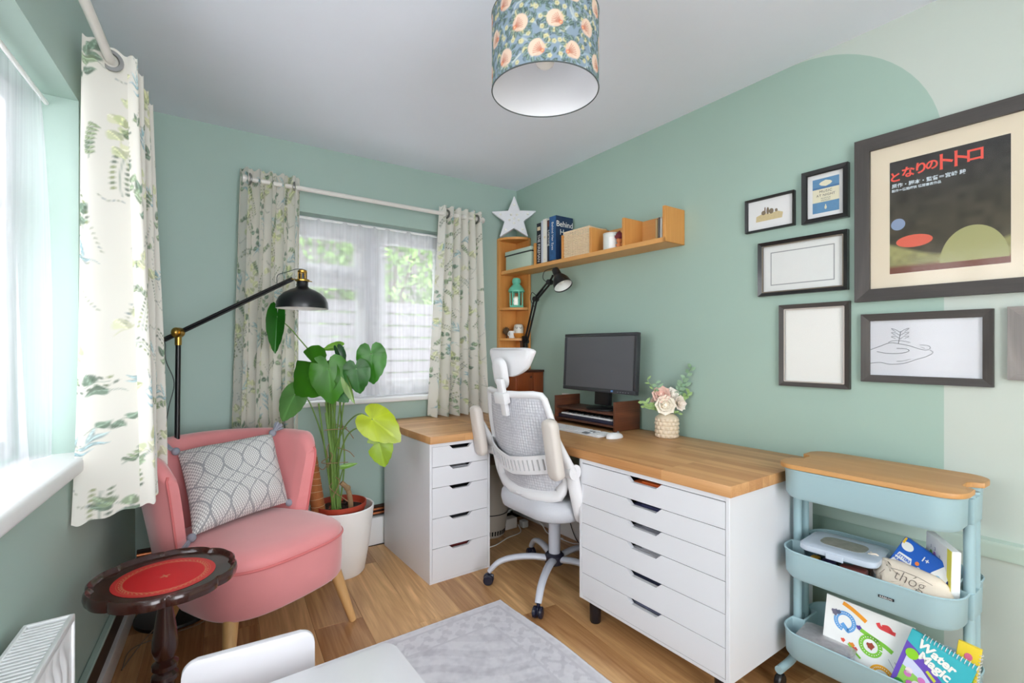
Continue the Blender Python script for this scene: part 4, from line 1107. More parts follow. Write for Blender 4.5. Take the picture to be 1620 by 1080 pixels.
def small_leaf(b, p, d, nrm, L_, W_):
    d = d.normalized(); s_ = d.cross(nrm).normalized(); n_ = s_.cross(d)
    V = [p, p + d * L_ * 0.3 + s_ * W_ * 0.45 + n_ * 0.001, p + d * L_ * 0.65 + s_ * W_ * 0.42, p + d * L_, p + d * L_ * 0.65 - s_ * W_ * 0.42, p + d * L_ * 0.3 - s_ * W_ * 0.45 + n_ * 0.001]
    b.poly(V)
def spray(tip, m, n, L_, W_, seed, bend=Vector((0, 0, 0.01))):
    R = random.Random(seed); st_ = base + Vector((0, 0, -0.01)); P = spline([st_, (st_ + tip) / 2 + bend, tip], 8)
    b = MB(); b.tube(P, 0.0013, 5)
    for k in range(n):
        t = 0.35 + 0.65 * k / (n - 1); p = P[min(len(P) - 1, int(t * (len(P) - 1)))]
        d = (tip - st_).normalized(); sd = RIGHT * (1 if k % 2 else -1) * 0.9 - FWD * R.uniform(-0.4, 0.6)
        small_leaf(b, p, d * 0.5 + sd + UP * R.uniform(-0.3, 0.4), -FWD + UP * R.uniform(-0.3, 0.8), L_ * R.uniform(0.8, 1.15), W_)
    b.build('eucalyptus_sprig', m, fl_, smooth=0)
spray(at(0.125, 0.225, -0.01), M_euc, 13, 0.034, 0.020, 1); spray(at(0.105, 0.150, -0.02), M_euc, 11, 0.036, 0.022, 2)
spray(at(-0.095, 0.165, -0.01), M_euc2, 8, 0.026, 0.010, 3); spray(at(-0.055, 0.150, 0.0), M_euc, 8, 0.034, 0.014, 4)
spray(at(-0.125, 0.055, 0.02), M_euc2, 11, 0.034, 0.016, 5); spray(at(0.110, 0.100, 0.01), M_euc2, 11, 0.032, 0.022, 6)
spray(at(0.04, 0.005, 0.05), M_euc2, 6, 0.026, 0.012, 7); spray(at(-0.11, 0.03, 0.0), M_euc2, 9, 0.03, 0.014, 8)

# white wall socket behind the monitor stand
so = root('wall_socket', 'small white wall socket behind the monitor neck', 'socket', tuple(rw(0.004, 2.37, 0.83)))
MB().box((0.001, 2.335, 0.80), (0.010, 2.42, 0.885), 0.003, 2, RWM).build('plate', M_ceramic, so)
MB().box((0.010, 2.36, 0.83), (0.014, 2.375, 0.855), 0.001, 1, RWM).box((0.010, 2.385, 0.83), (0.014, 2.40, 0.855), 0.001, 1, RWM).build('switch', M_ceramic, so)

# purifier / bin under the desk
pu = root('air_purifier', 'stone coloured rounded air purifier on the floor under the corner of the desk', 'air purifier', (1.69, 2.62, 0))
pc = Vector((1.685, 2.62, 0.0005)); M_stone = mat('stone plastic', (176, 168, 156), 0.5)
MB().lathe([(0, 0), (0.088, 0), (0.098, 0.008), (0.112, 0.09), (0.124, 0.20), (0.125, 0.30), (0.118, 0.40), (0.10, 0.46), (0.07, 0.48), (0, 0.485)], c=pc, n=48).build('body', M_stone, pu)
for k in range(36):
    a = 2 * pi * k / 36
    MB().rbox((0, 0, 0), (0.004, 0.010, 0.028), Matrix.Translation(pc + Vector((0.102 * cos(a), 0.102 * sin(a), 0.034))) @ Matrix.Rotation(a, 4, 'Z') @ Matrix.Rotation(0.17, 4, 'Y')).build('vent_slot', mat('dark vent', (30, 28, 28), 0.7), pu)
MB().lathe([(0.1224, 0.150), (0.1236, 0.153), (0.1226, 0.156)], c=pc, n=48).build('seam', mat('dark vent', (30, 28, 28), 0.7), pu)
xs_ = root('extension_block', 'white mains extension block on the floor under the desk', 'extension block', (1.84, 2.60, 0))
MB().box((1.800, 2.60, 0.0005), (1.895, 2.66, 0.07), 0.006, 3, Matrix.Translation((0, 0, 0))).build('block', M_ceramic, xs_)
MB().box((1.915, 2.565, 0.0005), (1.962, 2.612, 0.045), 0.006, 3).build('plug', mat('grey white plastic', (206, 206, 204), 0.5), xs_)
def cable(label, pts_, m, r_=0.003):
    tag(MB().tube(spline(pts_, 8), r_, 8).build('cable', m), label, 'cable')
M_wc = mat('white cable', (228, 226, 222), 0.5); M_gc = mat('black cable', (30, 30, 34), 0.5)
cable('white cable curling over the floor from the extension block to the drawer cabinet', [(1.90, 2.60, 0.02), (1.86, 2.52, 0.004), (1.74, 2.49, 0.004), (1.62, 2.44, 0.004), (1.52, 2.42, 0.004), (1.46, 2.30, 0.004)], M_wc)
cable('white cable arching from the extension block to the skirting', [(1.81, 2.63, 0.075), (1.86, 2.62, 0.12), (1.95, 2.56, 0.09), (1.98, 2.46, 0.05), (1.99, 2.40, 0.004), (2.01, 2.28, 0.004)], M_wc)
cable('white cable looping down the wall behind the office chair', [rw(0.09, 2.02, 0.45), rw(0.098, 2.05, 0.25), rw(0.10, 2.10, 0.06), rw(0.12, 2.18, 0.004), rw(0.14, 2.30, 0.004)], M_wc)
cable('thin black cable hanging behind the chair column', [rw(0.09, 2.36, 0.5), rw(0.098, 2.30, 0.25), rw(0.10, 2.22, 0.06), rw(0.12, 2.12, 0.004), rw(0.13, 2.02, 0.004)], M_gc, 0.0025)

# ================================================================== OFFICE CHAIR (faces the right wall)
M_oc = mat('pale grey chair plastic', (222, 221, 222), 0.42)
M_oc2 = mat('warm grey arm pad', (206, 198, 190), 0.5)
M_grey_fab = mat('grey seat fabric', (190, 191, 196), 0.9, var=0.06, vscale=200, bump=0.2, bscale=900)
HX, HY = 1.60, 1.88
oc = root('office_chair', 'white and grey mesh office chair with headrest pushed up to the desk', 'office chair', (HX, HY, 0))
# five star base
angs = [-143, -71, 1, 73, 146]
for a in angs:
    d = Vector((cos(radians(a)), sin(radians(a)), 0)); c = Vector((HX, HY, 0))
    P = [c + d * 0.03 + UP * 0.128, c + d * 0.12 + UP * 0.138, c + d * 0.21 + UP * 0.132, c + d * 0.275 + UP * 0.112, c + d * 0.315 + UP * 0.078, c + d * 0.328 + UP * 0.062]
    lg = MB().tube(spline(P, 5), [0.021 - 0.006 * i / 25 for i in range(26)], 12, flat=0.75).build('leg', mat('grey chair base', (190, 193, 202), 0.3), oc)
    s_ = d.cross(UP); cc_ = c + d * 0.326
    cs = MB()
    for q in (-1, 1): cs.lathe([(0, -0.009), (0.020, -0.009), (0.025, -0.005), (0.025, 0.005), (0.020, 0.009), (0, 0.009)], frame(cc_ + s_ * 0.014 * q + d * 0.006 + UP * 0.0255, d, UP), 20)
    cs.cyl(cc_ + UP * 0.03, cc_ + UP * 0.066, 0.008); cs.rbox((0, 0, 0), (0.045, 0.012, 0.034), Matrix.Translation(cc_ + UP * 0.034) @ Matrix.Rotation(radians(a), 4, 'Z'), 0.006)
    cs.build('caster', mat('navy black caster', (24, 26, 44), 0.3), lg)
MB().lathe([(0, 0.098), (0.036, 0.098), (0.048, 0.108), (0.048, 0.146), (0.038, 0.156), (0, 0.156)], c=(HX, HY, 0), n=32).build('hub', mat('navy black plastic', (34, 35, 50), 0.4), oc)
MB().lathe([(0.0, 0.15), (0.029, 0.15), (0.030, 0.30), (0.033, 0.302), (0.033, 0.312), (0.0, 0.312)], c=(HX, HY, 0), n=28).build('column', mat('grey chair base', (190, 193, 202), 0.3), oc)
MB().cyl((HX, HY, 0.30), (HX, HY, 0.40), 0.014).build('gas_lift', mat('steel', (140, 142, 146), 0.3, metal=0.9), oc)
MB().box((HX - 0.12, HY - 0.08, 0.372), (HX + 0.10, HY + 0.08, 0.398), 0.008).build('mechanism', mat('navy black plastic', (34, 35, 50), 0.4), oc)
# seat cushion
def seat_ring(k, z): return [(HX + 0.02 + x * k, HY + y * k, z) for x, y in rrect(0.49, 0.50, 0.15, 7)]
MB().loft([seat_ring(0.86, 0.382), seat_ring(0.97, 0.398), seat_ring(1.0, 0.43), seat_ring(0.985, 0.462), seat_ring(0.90, 0.482), seat_ring(0.5, 0.49)]).build('seat', M_grey_fab, oc, smooth=70)
# backrest: local x across (+ = camera right, -y), y up the back, z out of the back towards -x
BM = frame((1.428, 1.885, 0.505), (0.0, -1, 0), (-0.205, 0, 1))
def back_curve(x): return 0.085 * (x / 0.26) ** 2 * -1 + 0.03          # centre of the back bulges outwards
def half_w(y):
    for (a, wa), (b_, wb) in zip(((0, 0.20), (0.05, 0.262), (0.15, 0.275), (0.24, 0.270), (0.36, 0.252), (0.475, 0.222)), ((0.05, 0.262), (0.15, 0.275), (0.24, 0.270), (0.36, 0.252), (0.475, 0.222))):
        if a <= y <= b_: return wa + (wb - wa) * (y - a) / (b_ - a)
    return 0.222
HB = 0.475
def bp(x, y, z=0.0): return BM @ Vector((x, y, back_curve(x) + z + 0.02 * sin(pi * y / HB)))
# outer frame as a ring of tube
ringp = []
for y in np.linspace(0.03, 0.45, 12): ringp.append((half_w(y) - 0.012, y))
ringp += [(0.205, 0.468), (0.17, HB)] + [(x, HB) for x in (0.1, 0, -0.1)] + [(-0.17, HB), (-0.205, 0.468)]
for y in np.linspace(0.45, 0.03, 12): ringp.append((-half_w(y) + 0.012, y))
ringp += [(-0.215, 0.008), (-0.17, 0.0), (-0.08, -0.004), (0.08, -0.004), (0.17, 0.0), (0.215, 0.008)]
MB().tube([bp(x, y) for x, y in ringp], [0.019 if y > 0.06 else 0.030 for x, y in ringp], 12, closed=True, flat=0.75, up=BM.to_3x3() @ Vector((0, 0, 1))).build('back_frame', M_oc, oc, smooth=60)
# mesh: crossed strands, one joined sheet of real weave
def mesh_material():
    m = bpy.data.materials.new('chair mesh'); m.use_nodes = True; nt = m.node_tree; b = nt.nodes['Principled BSDF']
    b.inputs['Roughness'].default_value = 0.8
    tc = nt.nodes.new('ShaderNodeTexCoord'); vo = nt.nodes.new('ShaderNodeTexVoronoi'); vo.inputs['Scale'].default_value = 75; vo.inputs['Randomness'].default_value = 0.25
    mp = nt.nodes.new('ShaderNodeMapping'); mp.inputs['Scale'].default_value = (0.2, 1, 1)
    nt.links.new(tc.outputs['Object'], mp.inputs[0]); nt.links.new(mp.outputs[0], vo.inputs['Vector'])
    mx = nt.nodes.new('ShaderNodeMix'); mx.data_type = 'RGBA'; mx.inputs[6].default_value = (*lin((216, 216, 218)), 1); mx.inputs[7].default_value = (*lin((174, 174, 180)), 1)
    ml = nt.nodes.new('ShaderNodeMath'); ml.operation = 'MULTIPLY'; ml.inputs[1].default_value = 1.5; ml.use_clamp = True
    nt.links.new(vo.outputs['Distance'], ml.inputs[0]); nt.links.new(ml.outputs[0], mx.inputs[0]); nt.links.new(mx.outputs[2], b.inputs['Base Color'])
    return m
M_mesh = mesh_material()
b = MB()
def mesh_pt(u, v):
    y = 0.012 + v * (HB - 0.02); w = half_w(y) - 0.014
    x = (u * 2 - 1) * w
    wv = 0.0022 * sin(u * 2 * pi * 34 + (pi if int(v * 40) % 2 else 0)) * sin(v * pi * 40)
    return bp(x, y, -0.004 + wv)
b.grid(136, 80, mesh_pt)
b.build('mesh_panel', M_mesh, oc, smooth=60, solid=0.0015)
# lumbar support with slots
lum = MB()
y0_, y1_ = 0.112, 0.200
def lum_y(x, t): return y0_ + (y1_ - y0_) * t - 0.030 * (1 - min(1, abs(x) / 0.25)) + 0.015
def lp(x, t, z): return bp(x, lum_y(x, t), z)
edges_x = []
x = -0.262
slots = [(-0.225 + 0.0265 * k) for k in range(18)]
xs_l = sorted([-0.262, 0.262] + [s - 0.005 for s in slots] + [s + 0.005 for s in slots])
xs_l = [v for v in xs_l if abs(v) < 0.2625]
def slab(xa, xb, ta, tb):
    n = 2
    for q in range(n):
        a, c = xa + (xb - xa) * q / n, xa + (xb - xa) * (q + 1) / n
        A = [lp(a, ta, 0.016), lp(c, ta, 0.016), lp(c, tb, 0.016), lp(a, tb, 0.016)]; B = [lp(a, ta, 0.024), lp(c, ta, 0.024), lp(c, tb, 0.024), lp(a, tb, 0.024)]
        va, vb = lum._v(A), lum._v(B)
        lum.bm.faces.new(va[::-1]); lum.bm.faces.new(vb)
        for i in range(4): lum.bm.faces.new((va[i], va[(i + 1) % 4], vb[(i + 1) % 4], vb[i]))
for k in range(-13, 13): slab(k * 0.0202, (k + 1) * 0.0202, 0.0, 0.20); slab(k * 0.0202, (k + 1) * 0.0202, 0.80, 1.0)
prev = -0.262
for s in slots:
    if abs(s) < 0.012: continue
    slab(prev, s - 0.0042, 0.20, 0.80); prev = s + 0.0042
slab(prev, 0.262, 0.20, 0.80)
lum.build('lumbar_support', M_oc, oc, smooth=0)
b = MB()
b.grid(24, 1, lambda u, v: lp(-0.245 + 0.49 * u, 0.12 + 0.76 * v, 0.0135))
b.build('slot_shade_strip', mat('dark grey slot shade', (58, 58, 64), 0.9), oc, smooth=60, solid=0.002)  # dark strip standing in for the shade inside the lumbar slots
# connecting arm from back to seat
MB().tube([bp(0, 0.0, 0.01), BM @ Vector((0, -0.07, 0.0)), (HX - 0.16, HY, 0.385), (HX - 0.06, HY, 0.382)], 0.03, 12, flat=0.5).build('back_bracket', M_oc, oc)
# headrest
HM = frame((1.333, 1.942, 1.035), (0.0, -1, 0), (-0.18, 0, 1))
def hr(u, v, z):
    y = v * 0.140 - 0.030 * (1 - v) * (abs(u * 2 - 1) < 0.0); w = 0.128 + 0.072 * v
    x = (u * 2 - 1) * w
    return HM @ Vector((x, y + 0.022 * abs(u * 2 - 1) ** 2 * (1 - v) , z - 0.055 * (u * 2 - 1) ** 2 - 0.10 * (v - 0.35) ** 2 * (1 if v > 0.35 else 0.6) + (0.05 * (v - 0.75) if v > 0.75 else 0)))
rings = []
def hr_ring(sc, z):
    out = []
    for x, y in rrect(1.0, 1.0, 0.25, 5): out.append(tuple(hr(0.5 + x * sc, 0.5 + y * sc, z)))
    return out
MB().loft([hr_ring(0.90, -0.014), hr_ring(0.985, -0.008), hr_ring(1.0, 0.0), hr_ring(0.985, 0.008), hr_ring(0.93, 0.012)]).build('headrest', M_oc, oc, smooth=60)
def shield(k, z): return [tuple(HM @ Vector((x * k + 0.045 * 0, (y - 0.02) * k + 0.045, z))) for x, y in rrect(0.10, 0.15, 0.045, 6)]
MB().loft([shield(1.0, 0.004), shield(1.0, 0.016), shield(0.9, 0.026), shield(0.5, 0.03)]).build('headrest_joint', M_oc, oc, smooth=60)
MB().rbox((0, 0.462, 0.052), (0.085, 0.052, 0.036), BM, 0.006, 2).rbox((0, 0.41, 0.045), (0.042, 0.07, 0.022), BM, 0.005, 2).rbox((0, 0.515, 0.045), (0.046, 0.075, 0.024), BM, 0.006, 2).build('headrest_post', M_oc, oc)
# flip-up arms
for sgn, yy in ((1, HY - 0.298), (-1, HY + 0.298)):
    ar = MB()
    piv = Vector((1.442, yy, 0.645))
    q = 1 if sgn > 0 else -1
    ar.tube(spline([(HX - 0.03, yy + 0.055 * q, 0.40), (HX - 0.08, yy + 0.02 * q, 0.42), (1.475, yy, 0.52), tuple(piv)], 6), [0.030] * 19, 12, flat=0.55)
    ar.build('arm_bracket', M_oc, oc, smooth=60)
    MB().cyl(piv - Vector((0, 0.026, 0)), piv + Vector((0, 0.026, 0)), 0.033, n=28).build('arm_pivot', M_oc, oc)
    MB().tube([tuple(piv), (1.385, yy, 0.735), (1.352, yy, 0.80)], [0.032, 0.030, 0.022], 12, flat=0.6).build('arm_beam', M_oc, oc, smooth=60)
    AM = frame((1.338, yy, 0.75), (0, -1, 0), (-0.17, 0, 1))
    def pad(k, z): return [tuple(AM @ Vector((x * k, y * (0.5 + 0.5 * k), z))) for x, y in rrect(0.078, 0.265, 0.03, 6)]
    MB().loft([pad(0.8, -0.022), pad(0.98, -0.016), pad(1.0, 0.0), pad(0.96, 0.016), pad(0.72, 0.022)]).build('arm_pad', M_oc2, oc, smooth=60)

# ================================================================== PINK ARMCHAIR
M_pink = mat('pink velvet', (226, 140, 141), 0.75, var=0.06, vscale=8, sheen=0.55, bump=0.1, bscale=600)
M_pipe = mat('pink piping', (212, 112, 112), 0.7, sheen=0.2)
M_beech = wood('pale beech leg', (196, 148, 92), (232, 190, 132), 'Z', 0.4, 1.0, 0.3)
AC = Vector((0.305, 2.262, 0)); uA = Vector((0.903, 0.43, 0)); vA = Vector((0.43, -0.903, 0))
ac = root('armchair', 'pink velvet cocktail armchair with pale wooden legs in front of the floor lamp', 'armchair', tuple(AC), 0)
def ap_(u, v, z): return AC + uA * u + vA * v + UP * z
def seat_outline(k=1.0, n=64):
    out = []
    for i in range(n):
        a = 2 * pi * i / n
        cx_, sy = cos(a), sin(a)
        ex = 0.50
        u = 0.285 * (abs(cx_) ** ex) * (1 if cx_ >= 0 else -1); v = 0.285 * (abs(sy) ** ex) * (1 if sy >= 0 else -1)
        u *= 1.0 - 0.20 * max(0, (-v) / 0.285) * 1.0
        v += 0.025 * (1 - (u / 0.285) ** 2) * (1 if v > 0 else 0)
        out.append((u * k, v * k))
    return out
so_ = seat_outline()
def sring(k, z, dome=0): return [tuple(ap_(u * k, v * k, z)) for u, v in so_]
MB().loft([sring(0.90, 0.225), sring(0.97, 0.228), sring(0.99, 0.238), sring(1.0, 0.30), sring(1.0, 0.392)]).build('seat_base', M_pink, ac, smooth=60)
MB().loft([sring(0.99, 0.392), sring(1.0, 0.402), sring(0.985, 0.420), sring(0.93, 0.434), sring(0.75, 0.447), sring(0.4, 0.452), sring(0.1, 0.453)]).build('seat_cushion', M_pink, ac, smooth=60)
MB().tube([tuple(ap_(u * 1.004, v * 1.004, 0.397)) for u, v in so_], 0.0055, 8, closed=True).build('piping', M_pipe, ac)
def back_path(a, h_):
    """a in -1..1 round the U, h_ 0..1 up"""
    th = a * radians(108)
    ru = 0.250 + 0.075 * h_ ** 1.3; rv = 0.235 + 0.055 * h_
    u = ru * sin(th) * (1.0 + 0.02 * abs(a)); v = -0.075 - rv * cos(th) - 0.09 * h_ * (1 - 0.7 * abs(a) ** 2) - 0.0
    if abs(a) > 0.8: v -= 0.05 * ((abs(a) - 0.8) / 0.2) * (0.2 + 0.9 * abs(h_ - 0.75) ) 
    return u, v
def top_z(a): return 0.792 - 0.012 * abs(a) ** 2 - (0.06 * max(0, (abs(a) - 0.86) / 0.14) ** 2)
def bsurf(u_, w_):
    """closed section: w_ runs over inner face, top, outer face"""
    a = u_ * 2 - 1
    z0_ = 0.25; zt = top_z(a); th = 0.036 * (1 - 0.4 * max(0, (abs(a) - 0.9) / 0.1))
    if w_ < 0.44: h_ = w_ / 0.44; side = -1.0
    elif w_ > 0.56: h_ = (1 - w_) / 0.44; side = 1.0
    else: h_ = 1.0; side = -cos((w_ - 0.44) / 0.12 * pi)
    z = z0_ + (zt - z0_ - 0.03) * h_ + (0.03 * sin((w_ - 0.44) / 0.12 * pi) if 0.44 <= w_ <= 0.56 else 0)
    hh = (z - z0_) / (0.80 - z0_)
    u, v = back_path(a, hh); u2, v2 = back_path(a + 0.01, hh)
    nu_, nv_ = (v2 - v), -(u2 - u); l = hypot(nu_, nv_) or 1
    nu_, nv_ = nu_ / l, nv_ / l
    if (nu_ * u + nv_ * (v + 0.075)) < 0: nu_, nv_ = -nu_, -nv_
    puff = 1 + (0.25 * sin(pi * min(1, h_)) if side < 0 else 0)
    return ap_(u + nu_ * th * side * puff, v + nv_ * th * side * puff, z)
b = MB()
NU, NW = 56, 44
V = [[b.bm.verts.new(bsurf(i / NU, j / NW)) for j in range(NW + 1)] for i in range(NU + 1)]
for i in range(NU):
    for j in range(NW): b.bm.faces.new((V[i][j], V[i + 1][j], V[i + 1][j + 1], V[i][j + 1]))
for i in (0, NU):
    for j in range(NW // 2):
        q = [V[i][j], V[i][j + 1], V[i][NW - j - 1], V[i][NW - j]]
        if j == NW // 2 - 1: q = [V[i][j], V[i][j + 1], V[i][NW - j]]
        try: b.bm.faces.new(q)
        except ValueError: pass
for i in range(NU): b.bm.faces.new((V[i][0], V[i][NW], V[i + 1][NW], V[i + 1][0]))
b.build('backrest', M_pink, ac, smooth=60)
for a in (0.0, 1.0):
    MB().tube([tuple(bsurf(a, w) + (bsurf(a, w) - bsurf(abs(a - 0.04), w)).normalized() * 0.001) for w in np.linspace(0.52, 0.98, 20)], 0.005, 8).build('piping', M_pipe, ac)
for (u, v, su, sv) in ((0.225, 0.215, 0.05, 0.06), (-0.225, 0.215, -0.05, 0.06), (0.17, -0.2, 0.03, -0.10), (-0.17, -0.2, -0.03, -0.10)):
    p0, p1 = ap_(u, v, 0.232), ap_(u + su, v + sv, 0.0)
    MB().cyl(p0, p1, 0.026, 0.015, 20).build('leg', M_beech, ac)

# cushion
cu = root('cushion', 'square grey cushion with white dots and tassels leaning on the pink armchair', 'cushion', (0.27, 2.42, 0.46))
BL, BR, TR, TL = Vector((0.092, 2.215, 0.466)), Vector((0.470, 2.440, 0.470)), Vector((0.418, 2.535, 0.775)), Vector((0.050, 2.535, 0.735))
nC = ((BR - BL).cross(TL - BL)).normalized()
n_ = 280
U, T = np.meshgrid(np.linspace(0, 1, n_), np.linspace(0, 1, n_))
def bil(U, T): return sum(np.array(p)[None, None, :] * w[..., None] for p, w in ((BL, (1 - U) * (1 - T)), (BR, U * (1 - T)), (TR, U * T), (TL, (1 - U) * T)))
pinU = U + 0.05 * np.sin(pi * T) * (0.5 - U) * np.abs(2 * U - 1) ** 2
pinT = T + 0.05 * np.sin(pi * U) * (0.5 - T) * np.abs(2 * T - 1) ** 2
puff = 0.078 * ((1 - (2 * U - 1) ** 4) * (1 - (2 * T - 1) ** 4)) ** 0.6
wr = 0.003 * np.sin(14 * U + 5 * T) * np.sin(9 * T - 4 * U) * (puff / 0.078)
bc = bil(pinU, pinT)
Cg = np.empty((n_, n_, 3)); Cg[:] = lin((158, 158, 158))
S_ = n_ / 0.44
gx, gy = U * 0.44, T * 0.44
dd = 0.0112
row = np.round(gy / (dd * 0.8)); xx = gx / dd - 0.5 * (row % 2); fx = (xx - np.round(xx)) * dd; fy = gy - row * dd * 0.8
dots = np.clip((0.0039 - np.hypot(fx, fy * 0.8)) * S_ + 0.5, 0, 1)
og = np.zeros_like(U)
for k in range(-2, 7):
    for sg in (-1, 1):
        xc = k * 0.085 - 0.03 + sg * 0.085 * np.sin(gy * 2 * pi / 0.42 + 0.6)
        og = np.maximum(og, np.clip((0.0042 - np.abs(gx - xc)) * S_ + 0.5, 0, 1))
Cg = Cg * (1 - dots[..., None]) + np.array(lin((232, 231, 228))) * dots[..., None]
Cg = Cg * (1 - og[..., None]) + np.array(lin((158, 159, 161))) * og[..., None]
front = bc + np.array(nC) * (puff + wr)[..., None]; backp = bc - np.array(nC) * (puff * 0.75)[..., None]
M_cush = colmat('dotted cushion cover', 0.9, bump=0.2, bscale=900)
np_grid('front_cover', front, Cg, M_cush, cu)
np_grid('back_cover', backp[::4, ::4], np.broadcast_to(np.array(lin((176, 177, 178))), backp[::4, ::4].shape).copy(), M_cush, cu)
M_tas = mat('grey blue tassel', (150, 154, 166), 0.9)
for p, d in ((BL, BL - TR), (BR, BR - TL), (TR, TR - BL), (TL, TL - BR)):
    d = d.normalized(); b = MB()
    b.ball(p + d * 0.006, 0.017, seg=10)
    R = random.Random(int(p.x * 1000))
    for k in range(26):
        e = (d + Vector((R.uniform(-1, 1), R.uniform(-1, 1), R.uniform(-1, 0.4))) * 0.38).normalized()
        b.tube([p + d * 0.012, p + d * 0.02 + e * 0.012, p + d * 0.012 + e * 0.055], [0.005, 0.0055, 0.003], 5)
    b.build('tassel', M_tas, cu)

# ================================================================== PLANT
pl = root('cheese_plant', 'tall green cheese plant on a moss pole in a white pot by the back window', 'plant', (0.768, 2.63, 0))
pc = Vector((0.768, 2.63, 0.0005))
MB().lathe([(0, 0), (0.108, 0), (0.118, 0.012), (0.142, 0.15), (0.158, 0.28), (0.166, 0.345), (0.162, 0.350), (0.157, 0.345), (0.148, 0.24), (0, 0.235)], c=pc, n=56).build('outer_pot', mat('white pot', (238, 237, 234), 0.45), pl)
ic = pc + Vector((-0.005, 0.0, 0))
MB().lathe([(0, 0.236), (0.10, 0.236), (0.122, 0.33), (0.124, 0.345), (0.130, 0.345), (0.132, 0.368), (0.126, 0.368), (0.118, 0.34), (0.11, 0.335), (0, 0.335)], c=ic, n=48).build('inner_pot', mat('terracotta red pot', (170, 60, 36), 0.55), pl)
b = MB(); R = random.Random(9)
b.grid(20, 6, lambda u, v: ic + Vector((0.116 * v * cos(2 * pi * u), 0.116 * v * sin(2 * pi * u), 0.338 + 0.007 * sin(17 * u + 9 * v) * (1 - v * 0.5))), wrap=True)
for k in range(60):
    a, r_ = R.uniform(0, 6.28), R.uniform(0.01, 0.105); b.ball(ic + Vector((r_ * cos(a), r_ * sin(a), 0.343)), R.uniform(0.003, 0.008), seg=6)
b.build('soil', mat('dark soil', (48, 36, 28), 0.95, var=0.4, vscale=60), pl)
M_coir = mat('coir', (164, 100, 54), 0.95, var=0.25, vscale=120, bump=0.6, bscale=300)
p0, p1 = Vector((0.655, 2.612, 0.30)), Vector((0.602, 2.640, 0.70))
mp_ = MB().tube([p0 + (p1 - p0) * t for t in np.linspace(0, 1, 30)], [0.033 + 0.0012 * (i % 2) for i in range(30)], 20).build('moss_pole', M_coir, pl)
for k in range(10):
    c = p0 + (p1 - p0) * (0.10 + 0.088 * k); t_ = (p1 - p0).normalized()
    e1 = t_.cross(UP).normalized() if abs(t_.z) < 0.98 else Vector((1, 0, 0)); e2 = t_.cross(e1)
    MB().tube([c + e1 * 0.035 * cos(q) + e2 * 0.035 * sin(q) + t_ * 0.004 * sin(q + k) for q in np.linspace(0, 2 * pi, 18)[:-1]], 0.0010, 5, closed=True).build('tie_string', mat('string', (216, 190, 150), 0.9), mp_)

def leaf_mesh(a, t, width, nrm, rgb, seed, notch=(), droop=0.10, fold=0.12, lobes=0.32, roll=0.0):
    """heart leaf: a = petiole point, t = tip; polar mesh round a, lobes behind it"""
    R = random.Random(seed); a = Vector(a); t = Vector(t)
    d = t - a; L_ = d.length; d.normalize(); s_ = d.cross(Vector(nrm)).normalized(); n_ = s_.cross(d).normalized()
    NT, NR = 96, 10
    def rad(th):
        x = abs(th) / pi
        prof = [(0, 1.0), (0.04, 0.93), (0.12, 0.80), (0.25, 0.68), (0.40, 0.60), (0.55, 0.55), (0.70, 0.50), (0.82, 0.44), (0.92, 0.33), (0.975, 0.16), (1.0, 0.07)]
        for (xa, ra), (xb, rb) in zip(prof, prof[1:]):
            if xa <= x <= xb:
                q = (x - xa) / (xb - xa); q = q * q * (3 - 2 * q); r_ = ra + (rb - ra) * q; break
        return r_
    ks = width / (L_ * 1.13)
    P = []; C = []
    for j in range(NR + 1):
        rho = 0.03 + 0.97 * j / NR
        for i in range(NT):
            th = -pi + 2 * pi * (i + 0.5) / NT
            r_ = rad(th)
            for (th0, wd, dep) in notch:
                q = abs(th - th0)
                if q < wd: r_ *= 1 - dep * (1 - (q / wd) ** 2)
            rr = r_ * rho
            x = rr * cos(th) * L_; y = rr * sin(th) * L_ * ks * (1.0)
            z = -droop * L_ * (rr ** 2) * (1.2 if x > 0 else 0.8) + fold * abs(y) - 0.22 * y * y / L_ + 0.010 * L_ * sin(5 * th + seed) * rho ** 2
            z += roll * y
            p = a + d * x + s_ * y + n_ * z
            P.append(p)
            c = np.array(lin(rgb))
            vein = abs(y) < 0.0035 and x > 0
            side = abs(sin((th) * 7)) > 0.985 and rho > 0.15
            if vein: c = c * 1.25 + 0.01
            elif side: c = c * 1.06
            c = c * (1.0 + 0.12 * sin(3.0 * th + seed))
            C.append(c)
    P = np.array([list(p) for p in P]).reshape(NR + 1, NT, 3); C = np.clip(np.array(C).reshape(NR + 1, NT, 3), 0, 1)
    return P, C
M_leaf = colmat('glossy leaf', 0.30, spec=0.5, trans=0.22)
M_pet = mat('petiole green', (104, 138, 62), 0.5, var=0.15, vscale=20)
